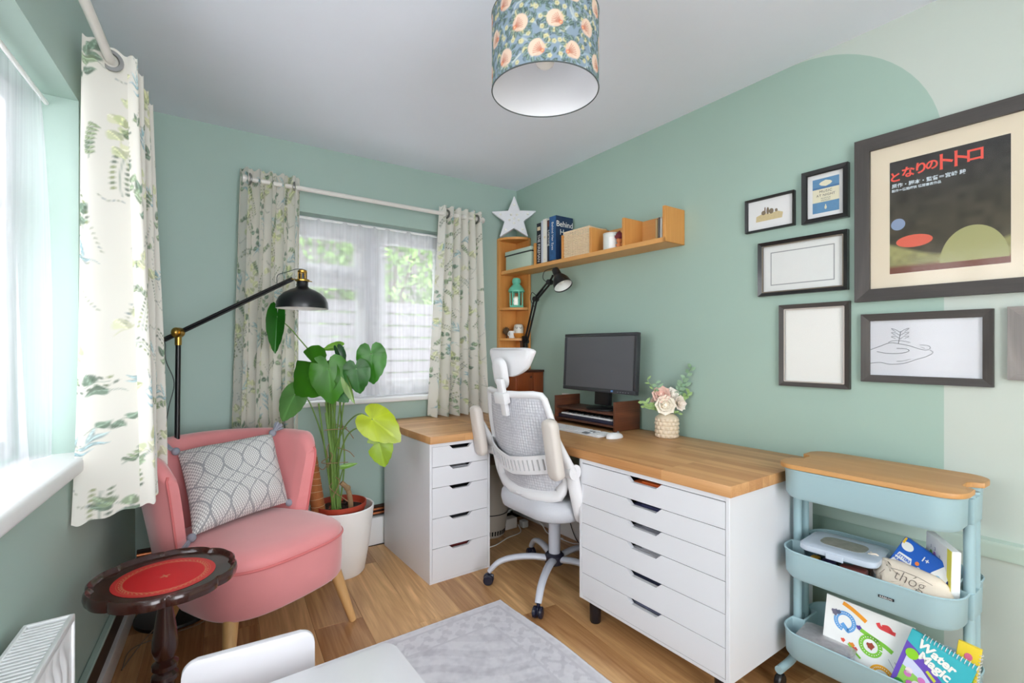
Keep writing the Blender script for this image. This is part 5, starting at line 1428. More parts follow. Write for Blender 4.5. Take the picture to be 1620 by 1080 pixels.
leafs = [
    # attach, tip, width, normal, colour, notches, droop, fold, stem waypoints from the crown
    ((0.462, 2.655, 1.335), (0.449, 2.640, 1.150), 0.085, (-0.35, -0.93, 0.0), (30, 96, 18), (), 0.04, 0.9, [(0.70, 2.60, 0.70), (0.66, 2.60, 1.05), (0.55, 2.64, 1.24)]),
    ((0.632, 2.520, 1.090), (0.522, 2.60, 0.950), 0.265, (-0.45, -0.75, 0.45), (52, 112, 18), ((1.15, 0.20, 0.62),), 0.10, 0.10, [(0.70, 2.60, 0.62), (0.69, 2.57, 0.9), (0.65, 2.55, 1.06)]),
    ((0.660, 2.470, 1.080), (0.668, 2.445, 0.905), 0.185, (-0.42, -0.88, 0.2), (60, 124, 20), ((2.1, 0.12, 0.35),), 0.10, 0.16, [(0.72, 2.60, 0.6), (0.70, 2.56, 0.85), (0.68, 2.51, 1.06)]),
    ((0.848, 2.405, 1.150), (0.850, 2.385, 0.998), 0.150, (-0.55, -0.82, 0.15), (50, 118, 20), (), 0.08, 0.14, [(0.74, 2.60, 0.6), (0.76, 2.53, 0.95), (0.82, 2.45, 1.15)]),
    ((0.772, 2.400, 1.078), (0.782, 2.380, 0.955), 0.130, (-0.5, -0.85, 0.2), (34, 96, 18), (), 0.10, 0.16, [(0.74, 2.60, 0.6), (0.75, 2.53, 0.9), (0.76, 2.44, 1.06)]),
    ((0.725, 2.53, 1.185), (0.655, 2.565, 1.172), 0.055, (-0.4, -0.7, 0.6), (110, 160, 50), (), 0.05, 0.5, [(0.72, 2.60, 0.7), (0.73, 2.57, 1.0), (0.735, 2.54, 1.15)]),
    ((0.715, 2.50, 1.165), (0.742, 2.48, 1.085), 0.060, (0.3, -0.9, 0.2), (26, 70, 34), (), 0.2, 0.6, [(0.72, 2.60, 0.7), (0.72, 2.55, 1.0), (0.715, 2.51, 1.14)]),
    ((0.545, 2.655, 0.945), (0.480, 2.665, 0.812), 0.135, (-0.6, -0.75, 0.2), (92, 140, 74), (), 0.10, 0.12, [(0.70, 2.61, 0.55), (0.66, 2.62, 0.75), (0.60, 2.64, 0.92)]),
    ((0.738, 2.430, 1.010), (0.765, 2.400, 0.905), 0.045, (-0.7, -0.6, 0.1), (128, 160, 84), (), 0.02, 0.9, [(0.73, 2.60, 0.6), (0.73, 2.54, 0.85), (0.735, 2.47, 1.0)]),
    ((0.700, 2.48, 0.985), (0.742, 2.43, 0.915), 0.11, (-0.3, -0.9, 0.2), (36, 100, 22), (), 0.10, 0.12, [(0.73, 2.60, 0.6), (0.71, 2.56, 0.8), (0.70, 2.50, 0.96)]),
    ((0.800, 2.255, 0.845), (0.905, 2.165, 0.745), 0.160, (-0.50, -0.72, 0.48), (170, 188, 30), (), 0.10, 0.12, [(0.72, 2.60, 0.60), (0.74, 2.50, 0.77), (0.77, 2.36, 0.86)]),
    ((0.828, 2.235, 0.735), (0.838, 2.200, 0.625), 0.120, (-0.55, -0.8, 0.2), (138, 168, 36), ((1.5, 0.3, 0.55),), 0.08, 0.14, [(0.73, 2.60, 0.50), (0.74, 2.45, 0.74), (0.79, 2.31, 0.80)]),
    ((0.752, 2.530, 0.575), (0.812, 2.500, 0.590), 0.026, (-0.3, -0.8, 0.5), (120, 164, 70), (), 0.02, 0.3, [(0.74, 2.60, 0.45), (0.75, 2.56, 0.54)]),
]
crown = Vector((0.735, 2.60, 0.335))
for k, (a, t, w, nr, rgb, nt_, dr, fo, way) in enumerate(leafs):
    P, C = leaf_mesh(a, t, w, nr, rgb, k + 1, nt_, dr, fo)
    lf = np_grid('leaf', P, C, M_leaf, pl, wrap=True)
    c0 = crown + Vector((0.02 * cos(k * 2.4), 0.02 * sin(k * 2.4), 0))
    pts_ = spline([c0] + [Vector(q) for q in way] + [Vector(a)], 8)
    MB().tube(pts_, [0.0056 - 0.0034 * i / (len(pts_) - 1) for i in range(len(pts_))], 8).build('petiole', M_pet, lf)
M_stk = mat('brown stem', (142, 116, 84), 0.8, var=0.25, vscale=30)
b = MB()
b.tube(spline([crown + Vector((0.0, 0.02, -0.02)), (0.725, 2.595, 0.55), (0.700, 2.60, 0.80), (0.695, 2.60, 0.95)]), 0.010, 10)
b.tube(spline([crown + Vector((-0.02, 0.0, -0.02)), (0.705, 2.58, 0.6), (0.68, 2.59, 0.85)]), 0.008, 10)
b.build('main_stem', M_pet, pl)
b = MB()
b.tube(spline([(0.800, 2.57, 0.335), (0.790, 2.555, 0.40), (0.775, 2.55, 0.455), (0.745, 2.555, 0.49)]), [0.013] * 25, 10)
b.ball((0.775, 2.55, 0.458), 0.017, seg=10)
b.build('cut_stem', M_stk, pl)
b = MB(); R = random.Random(4)
for k in range(9):
    a = R.uniform(0, 6.28); s0 = Vector((0.68 + R.uniform(0, 0.06), 2.58, R.uniform(0.42, 0.85)))
    b.tube(spline([s0, s0 + Vector((R.uniform(-0.05, 0.06), -0.03, -0.02)), s0 + Vector((R.uniform(-0.08, 0.10), -0.04 + R.uniform(-0.02, 0.02), R.uniform(-0.10, 0.02)))]), 0.0022, 6)
b.build('aerial_root', M_stk, pl)['kind'] = 'stuff'
for q in range(4):
    MB().tube(spline([crown + Vector((0.01 * q - 0.02, -0.01, 0)), (0.68 + 0.03 * q, 2.585, 0.6), (0.64 + 0.035 * q, 2.58, 0.9)]), 0.0042, 8).build('petiole', M_pet, pl)

# ================================================================== FLOOR LAMP
fl2 = root('floor_lamp', 'black floor lamp with brass joints and white lined shade beside the armchair', 'lamp', (0.05, 2.63, 0))
M_brass = mat('brass', (190, 150, 74), 0.3, metal=1.0)
M_satin = mat('satin black', (18, 19, 22), 0.3)
MB().lathe([(0, 0), (0.148, 0), (0.15, 0.004), (0.148, 0.014), (0.02, 0.02), (0, 0.02)], c=(0.045, 2.635, 0.0005), n=64).build('base', M_satin, fl2)
JT = Vector((0.0555, 2.605, 1.247))
MB().tube([(0.0445, 2.615, 0.01), JT - UP * 0.03], 0.0105, 14).build('pole', M_satin, fl2)
MB().cyl(JT - UP * 0.055, JT - UP * 0.018, 0.013).cyl(JT - FWD * 0.016, JT + FWD * 0.012, 0.022, n=28).ball(JT - FWD * 0.018, 0.016, (1, 1, 1), 16).build('brass_joint', M_brass, fl2)
E_ = Vector((0.500, 2.500, 1.508)); dA = (E_ - JT).normalized()
B0 = JT - dA * 0.11
pr = dA.cross(FWD).normalized()
b = MB()
for q in (-1, 1): b.tube([B0 + pr * 0.0055 * q + FWD * 0.006, E_ + pr * 0.0055 * q + FWD * 0.006], 0.0055, 8)
b.build('arm', M_satin, fl2)
MB().cyl(B0 - dA * 0.03, B0 + dA * 0.03, 0.018).build('counterweight', M_satin, fl2)
HC = Vector((0.541, 2.478, 0))
tz = 1.366
MB().lathe([(0.1165, 0), (0.117, 0.002), (0.114, 0.030), (0.104, 0.052), (0.082, 0.074), (0.055, 0.089), (0.032, 0.098), (0.026, 0.106), (0.025, 0.132), (0, 0.134)], c=HC + UP * tz, n=56).build('shade', M_satin, fl2)
MB().lathe([(0.1150, 0.0005), (0.111, 0.030), (0.101, 0.050), (0.080, 0.071), (0.053, 0.086), (0, 0.094)], c=HC + UP * tz, n=56).build('shade_lining', mat('lamp white', (235, 235, 232), 0.4), fl2)
MB().ball(HC + UP * (tz + 0.045), 0.026, seg=16).build('bulb', mat('frosted bulb', (245, 243, 236), 0.3), fl2)
b = MB(); b.lathe([(0.027, 0.128), (0.033, 0.130), (0.033, 0.137), (0.022, 0.140)], c=HC + UP * tz, n=32)
for k in range(6):
    a = k * pi / 3; c = HC + UP * tz + Vector((0.018 * cos(a), 0.018 * sin(a), 0)); b.tube([c + UP * 0.138, c + UP * 0.178], 0.003, 6)
b.lathe([(0.021, 0.172), (0.021, 0.18), (0.012, 0.186), (0, 0.187)], c=HC + UP * tz, n=24)
b.tube([E_ - dA * 0.004, HC + UP * (tz + 0.134)], 0.003, 6)
b.tube([HC + UP * (tz + 0.134), HC + RIGHT * 0.045 + UP * (tz + 0.128)], 0.0025, 6)
b.build('brass_fitting', M_brass, fl2)
MB().cyl(HC + UP * (tz + 0.134), HC + UP * (tz + 0.166), 0.0165).build('socket', M_satin, fl2)
b = MB()
b.tube(spline([HC + UP * (tz + 0.187), HC + UP * (tz + 0.188) - RIGHT * 0.03, HC + UP * (tz + 0.172) - RIGHT * 0.08, HC + UP * (tz + 0.158) - RIGHT * 0.118, E_ - dA * 0.075]), 0.0018, 6)
b.tube(spline([B0, JT + Vector((-0.05, 0, -0.04)), JT + Vector((-0.045, 0.0, -0.12)), JT + Vector((-0.015, 0, -0.22)), JT + Vector((-0.035, 0, -0.33)), JT + Vector((-0.05, 0.01, -0.45))]), 0.0022, 6)
b.build('cable', mat('dark grey cable', (60, 70, 68), 0.5), fl2)
cable('thin pale cable curving over the floor round the floor lamp base', [lw(0.05, 2.28, 0.006), (-0.10, 2.42, 0.004), (0.0, 2.455, 0.004), (0.12, 2.475, 0.004), (0.20, 2.54, 0.004), (0.22, 2.62, 0.004)], mat('tan cable', (120, 104, 88), 0.6), 0.0022)
cable('thin pale cable rising from the floor against the skirting behind the side table', [lw(0.05, 2.28, 0.007), lw(0.09, 2.38, 0.03), lw(0.15, 2.48, 0.06), lw(0.21, 2.58, 0.09)], mat('tan cable', (120, 104, 88), 0.6), 0.0022)

# ================================================================== TRIPOD WINE TABLE
TX, TY, TZ = 0.006, 1.795, 0.500
wt = root('side_table', 'dark wood pie crust side table with red leather top by the radiator', 'side table', (TX, TY, 0))
M_mahog = mat('dark mahogany', (54, 24, 18), 0.22, var=0.3, vscale=18, coat=0.4)
def crust(th):
    q = (th / (2 * pi) * 8) % 1.0
    return 0.1800 + 0.0085 * (abs(sin(pi * q)) ** 0.5) + 0.0022 * abs(sin(2 * pi * q))
NT = 192
def ring_(k, z, kk=0.0): return [(TX + (crust(2 * pi * i / NT) * k + kk) * cos(2 * pi * i / NT), TY + (crust(2 * pi * i / NT) * k + kk) * sin(2 * pi * i / NT), z) for i in range(NT)]
MB().loft([ring_(0.0, TZ - 0.022, 0.03), ring_(0.92, TZ - 0.022), ring_(0.985, TZ - 0.018), ring_(1.0, TZ - 0.006), ring_(0.99, TZ + 0.008), ring_(0.965, TZ + 0.012), ring_(0.94, TZ + 0.009), ring_(0.90, TZ - 0.001), ring_(0.0, TZ - 0.002, 0.126), ring_(0.0, TZ - 0.0025, 0.02)]).build('table_top', M_mahog, wt, smooth=50)
# leather with tooled gold border
nr, na = 76, 320
A_ = np.empty((nr, na, 3)); A_[:] = lin((206, 20, 28)); Pg = np.empty((nr, na, 3))
for j in range(nr):
    r_ = 0.0005 + 0.1285 * j / (nr - 1)
    for i in range(na):
        th = 2 * pi * i / na
        Pg[j, i] = (TX + r_ * cos(th), TY + r_ * sin(th), TZ - 0.0012)
        g_ = 0
        if 0.1045 < r_ < 0.1135: g_ = 0.85 if (sin(th * 52 + 600 * (r_ - 0.104)) + sin(th * 52 - 600 * (r_ - 0.104))) > 0.25 else 0.0
        if abs(r_ - 0.1025) < 0.0011 or abs(r_ - 0.1155) < 0.0011: g_ = 0.4
        if r_ < 0.015 and (sin(th * 4) * 0.006 + 0.008) > r_: g_ = 0.55
        if 0.1155 < r_: A_[j, i] = lin((200, 44, 44))
        A_[j, i] = A_[j, i] * (1 - g_) + np.array(lin((206, 168, 120))) * g_
np_grid('leather_inset', Pg, A_, colmat('red leather', 0.4, spec=0.5, bump=0.15, bscale=500), wt, wrap=True)
MB().lathe([(0, 0.478), (0.05, 0.478), (0.052, 0.466), (0.034, 0.458), (0.022, 0.450), (0.026, 0.442), (0.022, 0.434), (0.019, 0.425), (0.020, 0.40), (0.026, 0.36), (0.033, 0.31), (0.034, 0.285), (0.028, 0.262), (0.022, 0.25), (0.034, 0.240), (0.034, 0.228), (0.022, 0.220), (0.034, 0.208), (0.036, 0.196), (0.026, 0.186), (0.024, 0.16), (0.034, 0.13), (0.034, 0.10), (0.026, 0.085), (0, 0.08)], c=(TX, TY, 0), n=36).build('column', M_mahog, wt)
for k in range(3):
    a = radians(100 + 120 * k); d = Vector((cos(a), sin(a), 0)); c = Vector((TX, TY, 0))
    MB().tube(spline([c + d * 0.02 + UP * 0.12, c + d * 0.08 + UP * 0.10, c + d * 0.13 + UP * 0.05, c + d * 0.165 + UP * 0.016, c + d * 0.19 + UP * 0.014], 6), [0.021 - 0.009 * i / 24 for i in range(25)], 10).build('leg', M_mahog, wt)

# ================================================================== RADIATOR
ra = root('radiator', 'white panel radiator with slotted top grille below the big window', 'radiator', tuple(lw(0.05, 0.9, 0.12)))
M_rad = mat('radiator enamel', (240, 240, 241), 0.35)
ry0, ry1, rz = 0.30, 1.425, 0.60
b = MB()
b.box((0.028, ry0, 0.12), (0.036, ry1, rz - 0.012), 0.002, 1, LWM)
b.build('back_panel', M_rad, ra)
b = MB(); prof = [(0.100, ry0)]
y = ry0 + 0.03
while y < ry1 - 0.05:
    prof += [(0.100, y), (0.107, y + 0.009), (0.107, y + 0.028), (0.100, y + 0.037)]; y += 0.0420
prof += [(0.100, ry1)]
zz = [0.125, 0.16, 0.185, rz - 0.075, rz - 0.045, rz - 0.012]
V = [[b.bm.verts.new(lw(0.100 + (p[0] - 0.100) * (0 if k in (0, 1, 4, 5) else 1), p[1], z)) for p in prof] for k, z in enumerate(zz)]
for j in range(len(zz) - 1):
    for i in range(len(prof) - 1): b.bm.faces.new((V[j][i], V[j][i + 1], V[j + 1][i + 1], V[j + 1][i]))
b.box((0.088, ry0, 0.125), (0.098, ry1, rz - 0.012), 0.0, 1, LWM)
b.build('front_panel', M_rad, ra, smooth=40)
MB().box((0.026, ry1 - 0.004, 0.13), (0.104, ry1 + 0.006, rz), 0.003, 2, LWM).build('end_cover', M_rad, ra)
MB().box((0.026, ry0 - 0.006, 0.13), (0.104, ry0 + 0.004, rz), 0.003, 2, LWM).build('end_cover', M_rad, ra)
b = MB(); b.box((0.022, ry0, rz - 0.016), (0.031, ry1 + 0.004, rz), 0.002, 1, LWM); b.box((0.094, ry0, rz - 0.016), (0.104, ry1 + 0.004, rz), 0.003, 2, LWM)
b.build('grille_frame', M_rad, ra)
gm = MB().box((-0.034, -0.0035, -0.0045), (0.034, 0.0035, 0.0), 0.0012, 1).mesh('grille_slat'); gm.materials.append(M_rad)
k = 0; y = ry0 + 0.012
while y < ry1 - 0.008:
    o = bpy.data.objects.new('grille_slat', gm); COL.objects.link(o); o.parent = ra
    o.matrix_local = _M[ra.name].inverted() @ Matrix.Translation(lw(0.0625, y, rz - 0.002)); y += 0.0135

# ================================================================== CHILD'S TABLE AND CHAIR
M_kid = mat('white lacquer', (214, 212, 216), 0.3, coat=0.2)
kt = root('childs_table', "white child's table with rounded corners standing on the rug", 'table', (0.13, 0.86, 0))
KT = Matrix.Translation((0.135, 0.835, 0))
MB().prism(rrect(0.66, 0.68, 0.035, 8), 0.430, 0.452, KT, 0.004).build('table_top', M_kid, kt)
MB().box((-0.27, -0.28, 0.385), (0.27, 0.28, 0.4299), 0.004, 1, KT).build('apron', M_kid, kt)
for sx in (-1, 1):
    for sy in (-1, 1):
        MB().prism(rrect(0.045, 0.045, 0.012, 4), 0.0125 if sx > 0 else 0.0005, 0.43, KT @ Matrix.Translation((0.255 * sx, 0.265 * sy, 0)), 0).build('leg', M_kid, kt)
kc = root('childs_chair', "white child's chair with rounded backrest tucked behind the white table", 'chair', (0.165, 1.20, 0))
KC = Matrix.Translation((0.168, 1.275, 0)) @ Matrix.Rotation(radians(-5.0), 4, 'Z')
MB().prism(rrect(0.272, 0.20, 0.030, 8), -0.008, 0.008, KC @ Matrix.Translation((0, 0, 0.392)) @ Matrix.Rotation(radians(88), 4, 'X'), 0.003).build('backrest', M_kid, kc)
MB().prism(rrect(0.27, 0.25, 0.03, 6), 0.262, 0.278, KC @ Matrix.Translation((0, -0.115, 0)), 0.003).build('seat', M_kid, kc)
for sx in (-1, 1):
    MB().prism(rrect(0.03, 0.022, 0.006, 3), 0.0115 if sx > 0 else 0.0005, 0.34, KC @ Matrix.Translation((0.11 * sx, 0.018, 0)), 0).build('leg', M_kid, kc)
    MB().prism(rrect(0.03, 0.03, 0.008, 3), 0.0115 if sx > 0 else 0.0005, 0.262, KC @ Matrix.Translation((0.11 * sx, -0.215, 0)), 0).build('leg', M_kid, kc)

# ================================================================== RUG
rx0, rx1, ry0_, ry1_ = 0.16, 1.292, 0.25, 1.898
S_ = 190; nu, nv = int((rx1 - rx0) * S_), int((ry1_ - ry0_) * S_)
def vnoise(nv, nu, cell, seed):
    g_ = np.random.default_rng(seed).random((int(nv / cell) + 3, int(nu / cell) + 3))
    y = np.arange(nv) / cell; x = np.arange(nu) / cell
    yi, xi = y.astype(int), x.astype(int); fy, fx = (y - yi)[:, None], (x - xi)[None, :]
    fy = fy * fy * (3 - 2 * fy); fx = fx * fx * (3 - 2 * fx)
    a = g_[np.ix_(yi, xi)]; b_ = g_[np.ix_(yi, xi + 1)]; c = g_[np.ix_(yi + 1, xi)]; d = g_[np.ix_(yi + 1, xi + 1)]
    return a * (1 - fy) * (1 - fx) + b_ * (1 - fy) * fx + c * fy * (1 - fx) + d * fy * fx
Xg, Yg = np.meshgrid(np.linspace(rx0, rx1, nu), np.linspace(ry0_, ry1_, nv))
ed = np.minimum(np.minimum(Xg - rx0, rx1 - Xg), np.minimum(Yg - ry0_, ry1_ - Yg))
pat = 0.5 * vnoise(nv, nu, 5, 1) + 0.3 * vnoise(nv, nu, 2.2, 2) + 0.35 * vnoise(nv, nu, 18, 3)
orn = np.sin(Xg * 74) * np.sin(Yg * 74) + 0.6 * np.sin(Xg * 150 + 2 * np.sin(Yg * 40)) * np.cos(Yg * 130)
bandm = (ed > 0.045) & (ed < 0.155)
med = np.sin(np.hypot(Xg - 0.72, Yg - 1.05) * 60 + 3 * np.cos(6 * np.arctan2(Yg - 1.05, Xg - 0.72)))
darkf = np.clip((pat - 0.45) * 2.2, 0, 1) * 0.55
darkf = np.where(bandm, darkf * 0.6 + 0.38 * (orn > 0.15), darkf + 0.28 * (med > 0.2) * (ed > 0.155))
darkf = np.where((np.abs(ed - 0.045) < 0.005) | (np.abs(ed - 0.155) < 0.006), 0.5, darkf)
darkf = np.where(ed < 0.014, -0.25, darkf) * 0.78
ca, cb = np.array(lin((214, 212, 216))), np.array(lin((166, 163, 172)))
Cr = ca * (1 - darkf[..., None]) + cb * darkf[..., None]
Zr = 0.0075 + 0.0012 * vnoise(nv, nu, 1.5, 8) + 0.0015 * vnoise(nv, nu, 30, 5)
Pr = np.stack([Xg, Yg, Zr], -1)
Pr[:, 0, 2] = Pr[:, -1, 2] = 0.0008; Pr[0, :, 2] = Pr[-1, :, 2] = 0.0008
Pr[..., 0] += 0.006 * np.sin(Yg * 9 + 0.5) * (Xg - rx0) / (rx1 - rx0)
rg_ = np_grid('rug', Pr, Cr, colmat('worn rug pile', 0.95, bump=0.3, bscale=600))
tag(rg_, 'worn pale grey patterned rug on the wooden floor', 'rug')

# ================================================================== PENDANT SHADE
pd = root('pendant_lamp', 'drum pendant lamp with blue floral fabric shade hanging from the ceiling', 'pendant lamp', (0.879, 1.074, 1.9))
PR, PZ0, PZ1 = 0.150, 1.902, 2.112
S_ = 420; nu, nv = int(2 * pi * PR * S_), int((PZ1 - PZ0) * S_)
A = blank(nv, nu, (132, 149, 164)); R = random.Random(12); w, h_ = nu / S_, nv / S_
for k in range(60):
    x, y = R.uniform(0, w), R.uniform(-0.02, h_); a0 = R.uniform(0, 6.28); pts_ = [(x + 0.022 * k2 * cos(a0 + 0.28 * k2) * 0.7, y + 0.022 * k2 * sin(a0 + 0.28 * k2) * 0.7) for k2 in range(7)]
    stamp_line(A, S_, pts_, 0.0022, R.choice([(176, 186, 190), (156, 176, 190), (190, 196, 190)]), 0.7)
for k in range(1150):
    x, y = R.uniform(-0.02, w), R.uniform(-0.02, h_); stamp_leaf(A, S_, x, y, R.uniform(0, 6.28), R.uniform(0.012, 0.022), R.uniform(0.004, 0.006), R.choice([(62, 82, 80), (74, 94, 88), (90, 108, 98), (74, 92, 100)]), 0.95)
for k in range(300):
    x, y = R.uniform(0, w), R.uniform(0, h_); 
    for q in range(5): stamp_dot(A, S_, x + 0.0038 * cos(q * 1.257), y + 0.0038 * sin(q * 1.257), 0.0028, (204, 196, 150), 0.9)
    stamp_dot(A, S_, x, y, 0.0015, (150, 130, 70), 0.9)
fl_pos = []
for j in range(3):
    for i in range(10):
        fl_pos.append(((i + (0.5 if j % 2 else 0)) * w / 10 + 0.02, 0.035 + j * 0.072))
for n_, (x, y) in enumerate(fl_pos):
    a0 = (0.4 if n_ % 2 else 2.7) + R.uniform(-0.2, 0.2)
    for q in range(12): stamp_leaf(A, S_, x + 0.024 * cos(q * 0.524), y + 0.024 * sin(q * 0.524), q * 0.524 + 0.6, 0.016, 0.0065, (92, 112, 104), 0.95)
    stamp_dot(A, S_, x, y, 0.0205, (212, 182, 160), 1.0)
    for q in range(6): stamp_dot(A, S_, x + 0.013 * cos(a0 + (q - 2.5) * 0.5), y + 0.013 * sin(a0 + (q - 2.5) * 0.5), 0.0105, (220, 194, 172), 1.0)
    cx_, cy_ = x - 0.016 * cos(a0), y - 0.016 * sin(a0)
    for q in range(7): stamp_line(A, S_, [(cx_, cy_), (cx_ + 0.026 * cos(a0 + (q - 3) * 0.22), cy_ + 0.026 * sin(a0 + (q - 3) * 0.22))], 0.0009, (176, 100, 80), 0.9)
    stamp_dot(A, S_, cx_, cy_, 0.0052, (206, 112, 84), 0.95); stamp_dot(A, S_, cx_, cy_, 0.0022, (238, 200, 150), 0.95)
TH = np.linspace(0, 2 * pi, nu, endpoint=False) + 2.5; ZZ = np.linspace(PZ0, PZ1, nv)
Pp = np.empty((nv, nu, 3)); Pp[..., 0] = 0.879 + PR * np.cos(TH)[None, :]; Pp[..., 1] = 1.074 + PR * np.sin(TH)[None, :]; Pp[..., 2] = ZZ[:, None]
np_grid('shade_fabric', Pp, A, colmat('floral shade fabric', 0.85, trans=0.1), pd, wrap=True)
b = MB(); b.lathe([(PR - 0.0015, PZ0 + 0.001), (PR - 0.0015, PZ1 - 0.001)], c=(0.879, 1.074, 0), n=96)
b.build('shade_lining', mat('white shade lining', (222, 222, 224), 0.6), pd)
for z in (PZ0, PZ1):
    MB().tube([(0.879 + (PR - 0.0005) * cos(t), 1.074 + (PR - 0.0005) * sin(t), z) for t in np.linspace(0, 2 * pi, 97)[:-1]], 0.0018, 6, closed=True).build('hoop', mat('dark hem', (76, 84, 84), 0.7), pd)
b = MB()
for k in range(3):
    a = 2 * pi * k / 3 + 0.4; b.tube([(0.879, 1.074, PZ1 - 0.02), (0.879 + PR * cos(a), 1.074 + PR * sin(a), PZ1 - 0.002)], 0.002, 6)
b.lathe([(0.022, PZ1 - 0.024), (0.022, PZ1 - 0.016), (0.014, PZ1 - 0.016)], c=(0.879, 1.074, 0)); b.build('spider_ring', M_white, pd)
MB().lathe([(0, 2.05), (0.02, 2.05), (0.02, 2.11), (0.008, 2.125), (0, 2.126)], c=(0.879, 1.074, 0)).build('lamp_holder', M_white, pd)
bz = 2.0
MB().lathe([(0, bz - 0.033), (0.012, bz - 0.031), (0.024, bz - 0.022), (0.031, bz - 0.005), (0.030, bz + 0.012), (0.02, bz + 0.035), (0.014, bz + 0.052), (0, bz + 0.054)], c=(0.879, 1.074, 0), n=28).build('bulb', mat('pearl bulb', (240, 238, 234), 0.25), pd)
MB().cyl((0.879, 1.074, 2.12), (0.879, 1.074, 2.325), 0.0035, n=10).build('cord', M_white, pd)
MB().lathe([(0.045, 2.355), (0.045, 2.325), (0.035, 2.312), (0.01, 2.306), (0, 2.306)], c=(0.879, 1.074, 0), n=32).build('ceiling_rose', M_white, pd)

# ================================================================== PICTURE FRAMES ON THE RIGHT WALL
M_pglass = glass('picture glass', refl=0.55, rough=0.12)
M_fr_black = mat('glossy black frame', (24, 23, 23), 0.3, coat=0.3)
M_fr_thin = mat('satin black frame', (34, 34, 35), 0.45)
M_fr_wood = wood('dark grey wood frame', (48, 44, 42), (92, 85, 80), 'Y', 0.5, 1.3, 1.0)
M_fr_woodz = wood('dark grey wood frame upright', (48, 44, 42), (92, 85, 80), 'Z', 0.5, 1.3, 1.0)
M_matw = mat('white mount', (228, 227, 226), 0.8); M_matc = mat('cream mount', (222, 208, 184), 0.8)
def rwb(b, o0, y0, z0, o1, y1, z1, r=0): b.box((o0, y0, z0), (o1, y1, z1), r, 2, RWM); return b
def picture(label, y0, y1, z0, z1, w, m, mv=None, depth=0.018, mount=M_matw, lip=None):
    """frame on the right wall: y0 far (left in the photo) .. y1 near"""
    ya, yb = min(y0, y1), max(y0, y1)
    r = root('picture_frame', label, 'picture', tuple(rw(0.0, (ya + yb) / 2, z0)), 0, 'framed pictures on the mint wall')
    mv = mv or m
    for (za, zb, zi) in ((z0, z0 + w, 1), (z1 - w, z1, -1)):
        b1 = MB()
        pr_ = [(0.001, za), (0.001, zb), (depth, zb), (depth, za)]
        # mitred rail
        o_, i_ = (za, zb) if zi > 0 else (zb, za)
        A = [rw(0.001, ya, o_), rw(0.001, yb, o_), rw(0.001, yb - w, i_), rw(0.001, ya + w, i_)]
        B = [rw(depth, ya, o_), rw(depth, yb, o_), rw(depth * 0.72, yb - w, i_), rw(depth * 0.72, ya + w, i_)]
        b1.loft([A, B]); b1.build('rail', m, r, smooth=0)
    for (yo, yi) in ((ya, ya + w), (yb, yb - w)):
        b2 = MB()
        A = [rw(0.001, yo, z0), rw(0.001, yo, z1), rw(0.001, yi, z1 - w), rw(0.001, yi, z0 + w)]
        B = [rw(depth, yo, z0), rw(depth, yo, z1), rw(depth * 0.72, yi, z1 - w), rw(depth * 0.72, yi, z0 + w)]
        b2.loft([A, B]); b2.build('stile', mv, r, smooth=0)
    if lip: 
        b = MB()
        for (p, q) in (((ya + w, z0 + w), (yb - w, z0 + w)), ((yb - w, z0 + w), (yb - w, z1 - w)), ((yb - w, z1 - w), (ya + w, z1 - w)), ((ya + w, z1 - w), (ya + w, z0 + w))):
            b.tube([rw(depth * 0.68, *p), rw(depth * 0.68, *q)], 0.0028, 6)
        b.build('lip', lip, r)
    rwb(MB(), 0.001, ya + w - 0.003, z0 + w - 0.003, 0.005, yb - w + 0.003, z1 - w + 0.003).build('mount', mount, r)
    g_ = MB(); g_.poly([rw(0.009, ya + w - 0.002, z0 + w - 0.002), rw(0.009, yb - w + 0.002, z0 + w - 0.002), rw(0.009, yb - w + 0.002, z1 - w + 0.002), rw(0.009, ya + w - 0.002, z1 - w + 0.002)])
    g_.build('glass_pane', M_pglass, r, smooth=0)
    return r
def flat(r, name, m, pts, off):     # flat printed shape on a picture: (y, z) outline
    b = MB(); b.poly([rw(off, y, z) for y, z in pts]); return b.build(name, m, r, smooth=0)
def blob(cy_, cz, ry, rz_, n=24, a0=0, a1=2 * pi): return [(cy_ + ry * cos(a0 + (a1 - a0) * i / n), cz + rz_ * sin(a0 + (a1 - a0) * i / n)) for i in range(n + (0 if a1 - a0 > 6.28 else 1))]
def rtext(r, nm, s, y, z, size, m, off, sx=1.0, align='CENTER', **k): return text(nm, s, size, m, r, rw(off, y, z), (0.024, -1, 0), (0, 0, 1), 0.0001, align, sx=sx, **k)

# 1 small landscape
r = picture('small thin black framed drawing of a sandy hill, beside the blue banded cover print', 1.195, 0.986, 1.694, 1.841, 0.009, M_fr_thin, depth=0.02)
M_sand, M_bg = mat('sand print', (204, 186, 142), 0.8, var=0.2, vscale=200), mat('sepia print', (128, 112, 92), 0.8)
flat(r, 'hill_print', M_sand, [(1.152, 1.738), (1.040, 1.739), (1.036, 1.762), (1.06, 1.772), (1.09, 1.766), (1.12, 1.772), (1.150, 1.762)], 0.0056)
for (y, z, a, c) in ((1.118, 1.774, 0.010, 0.010), (1.10, 1.780, 0.006, 0.016), (1.085, 1.776, 0.010, 0.012), (1.064, 1.776, 0.006, 0.007), (1.112, 1.787, 0.003, 0.012)):
    flat(r, 'figure_print', M_bg, blob(y, z, a, c, 12), 0.0058)
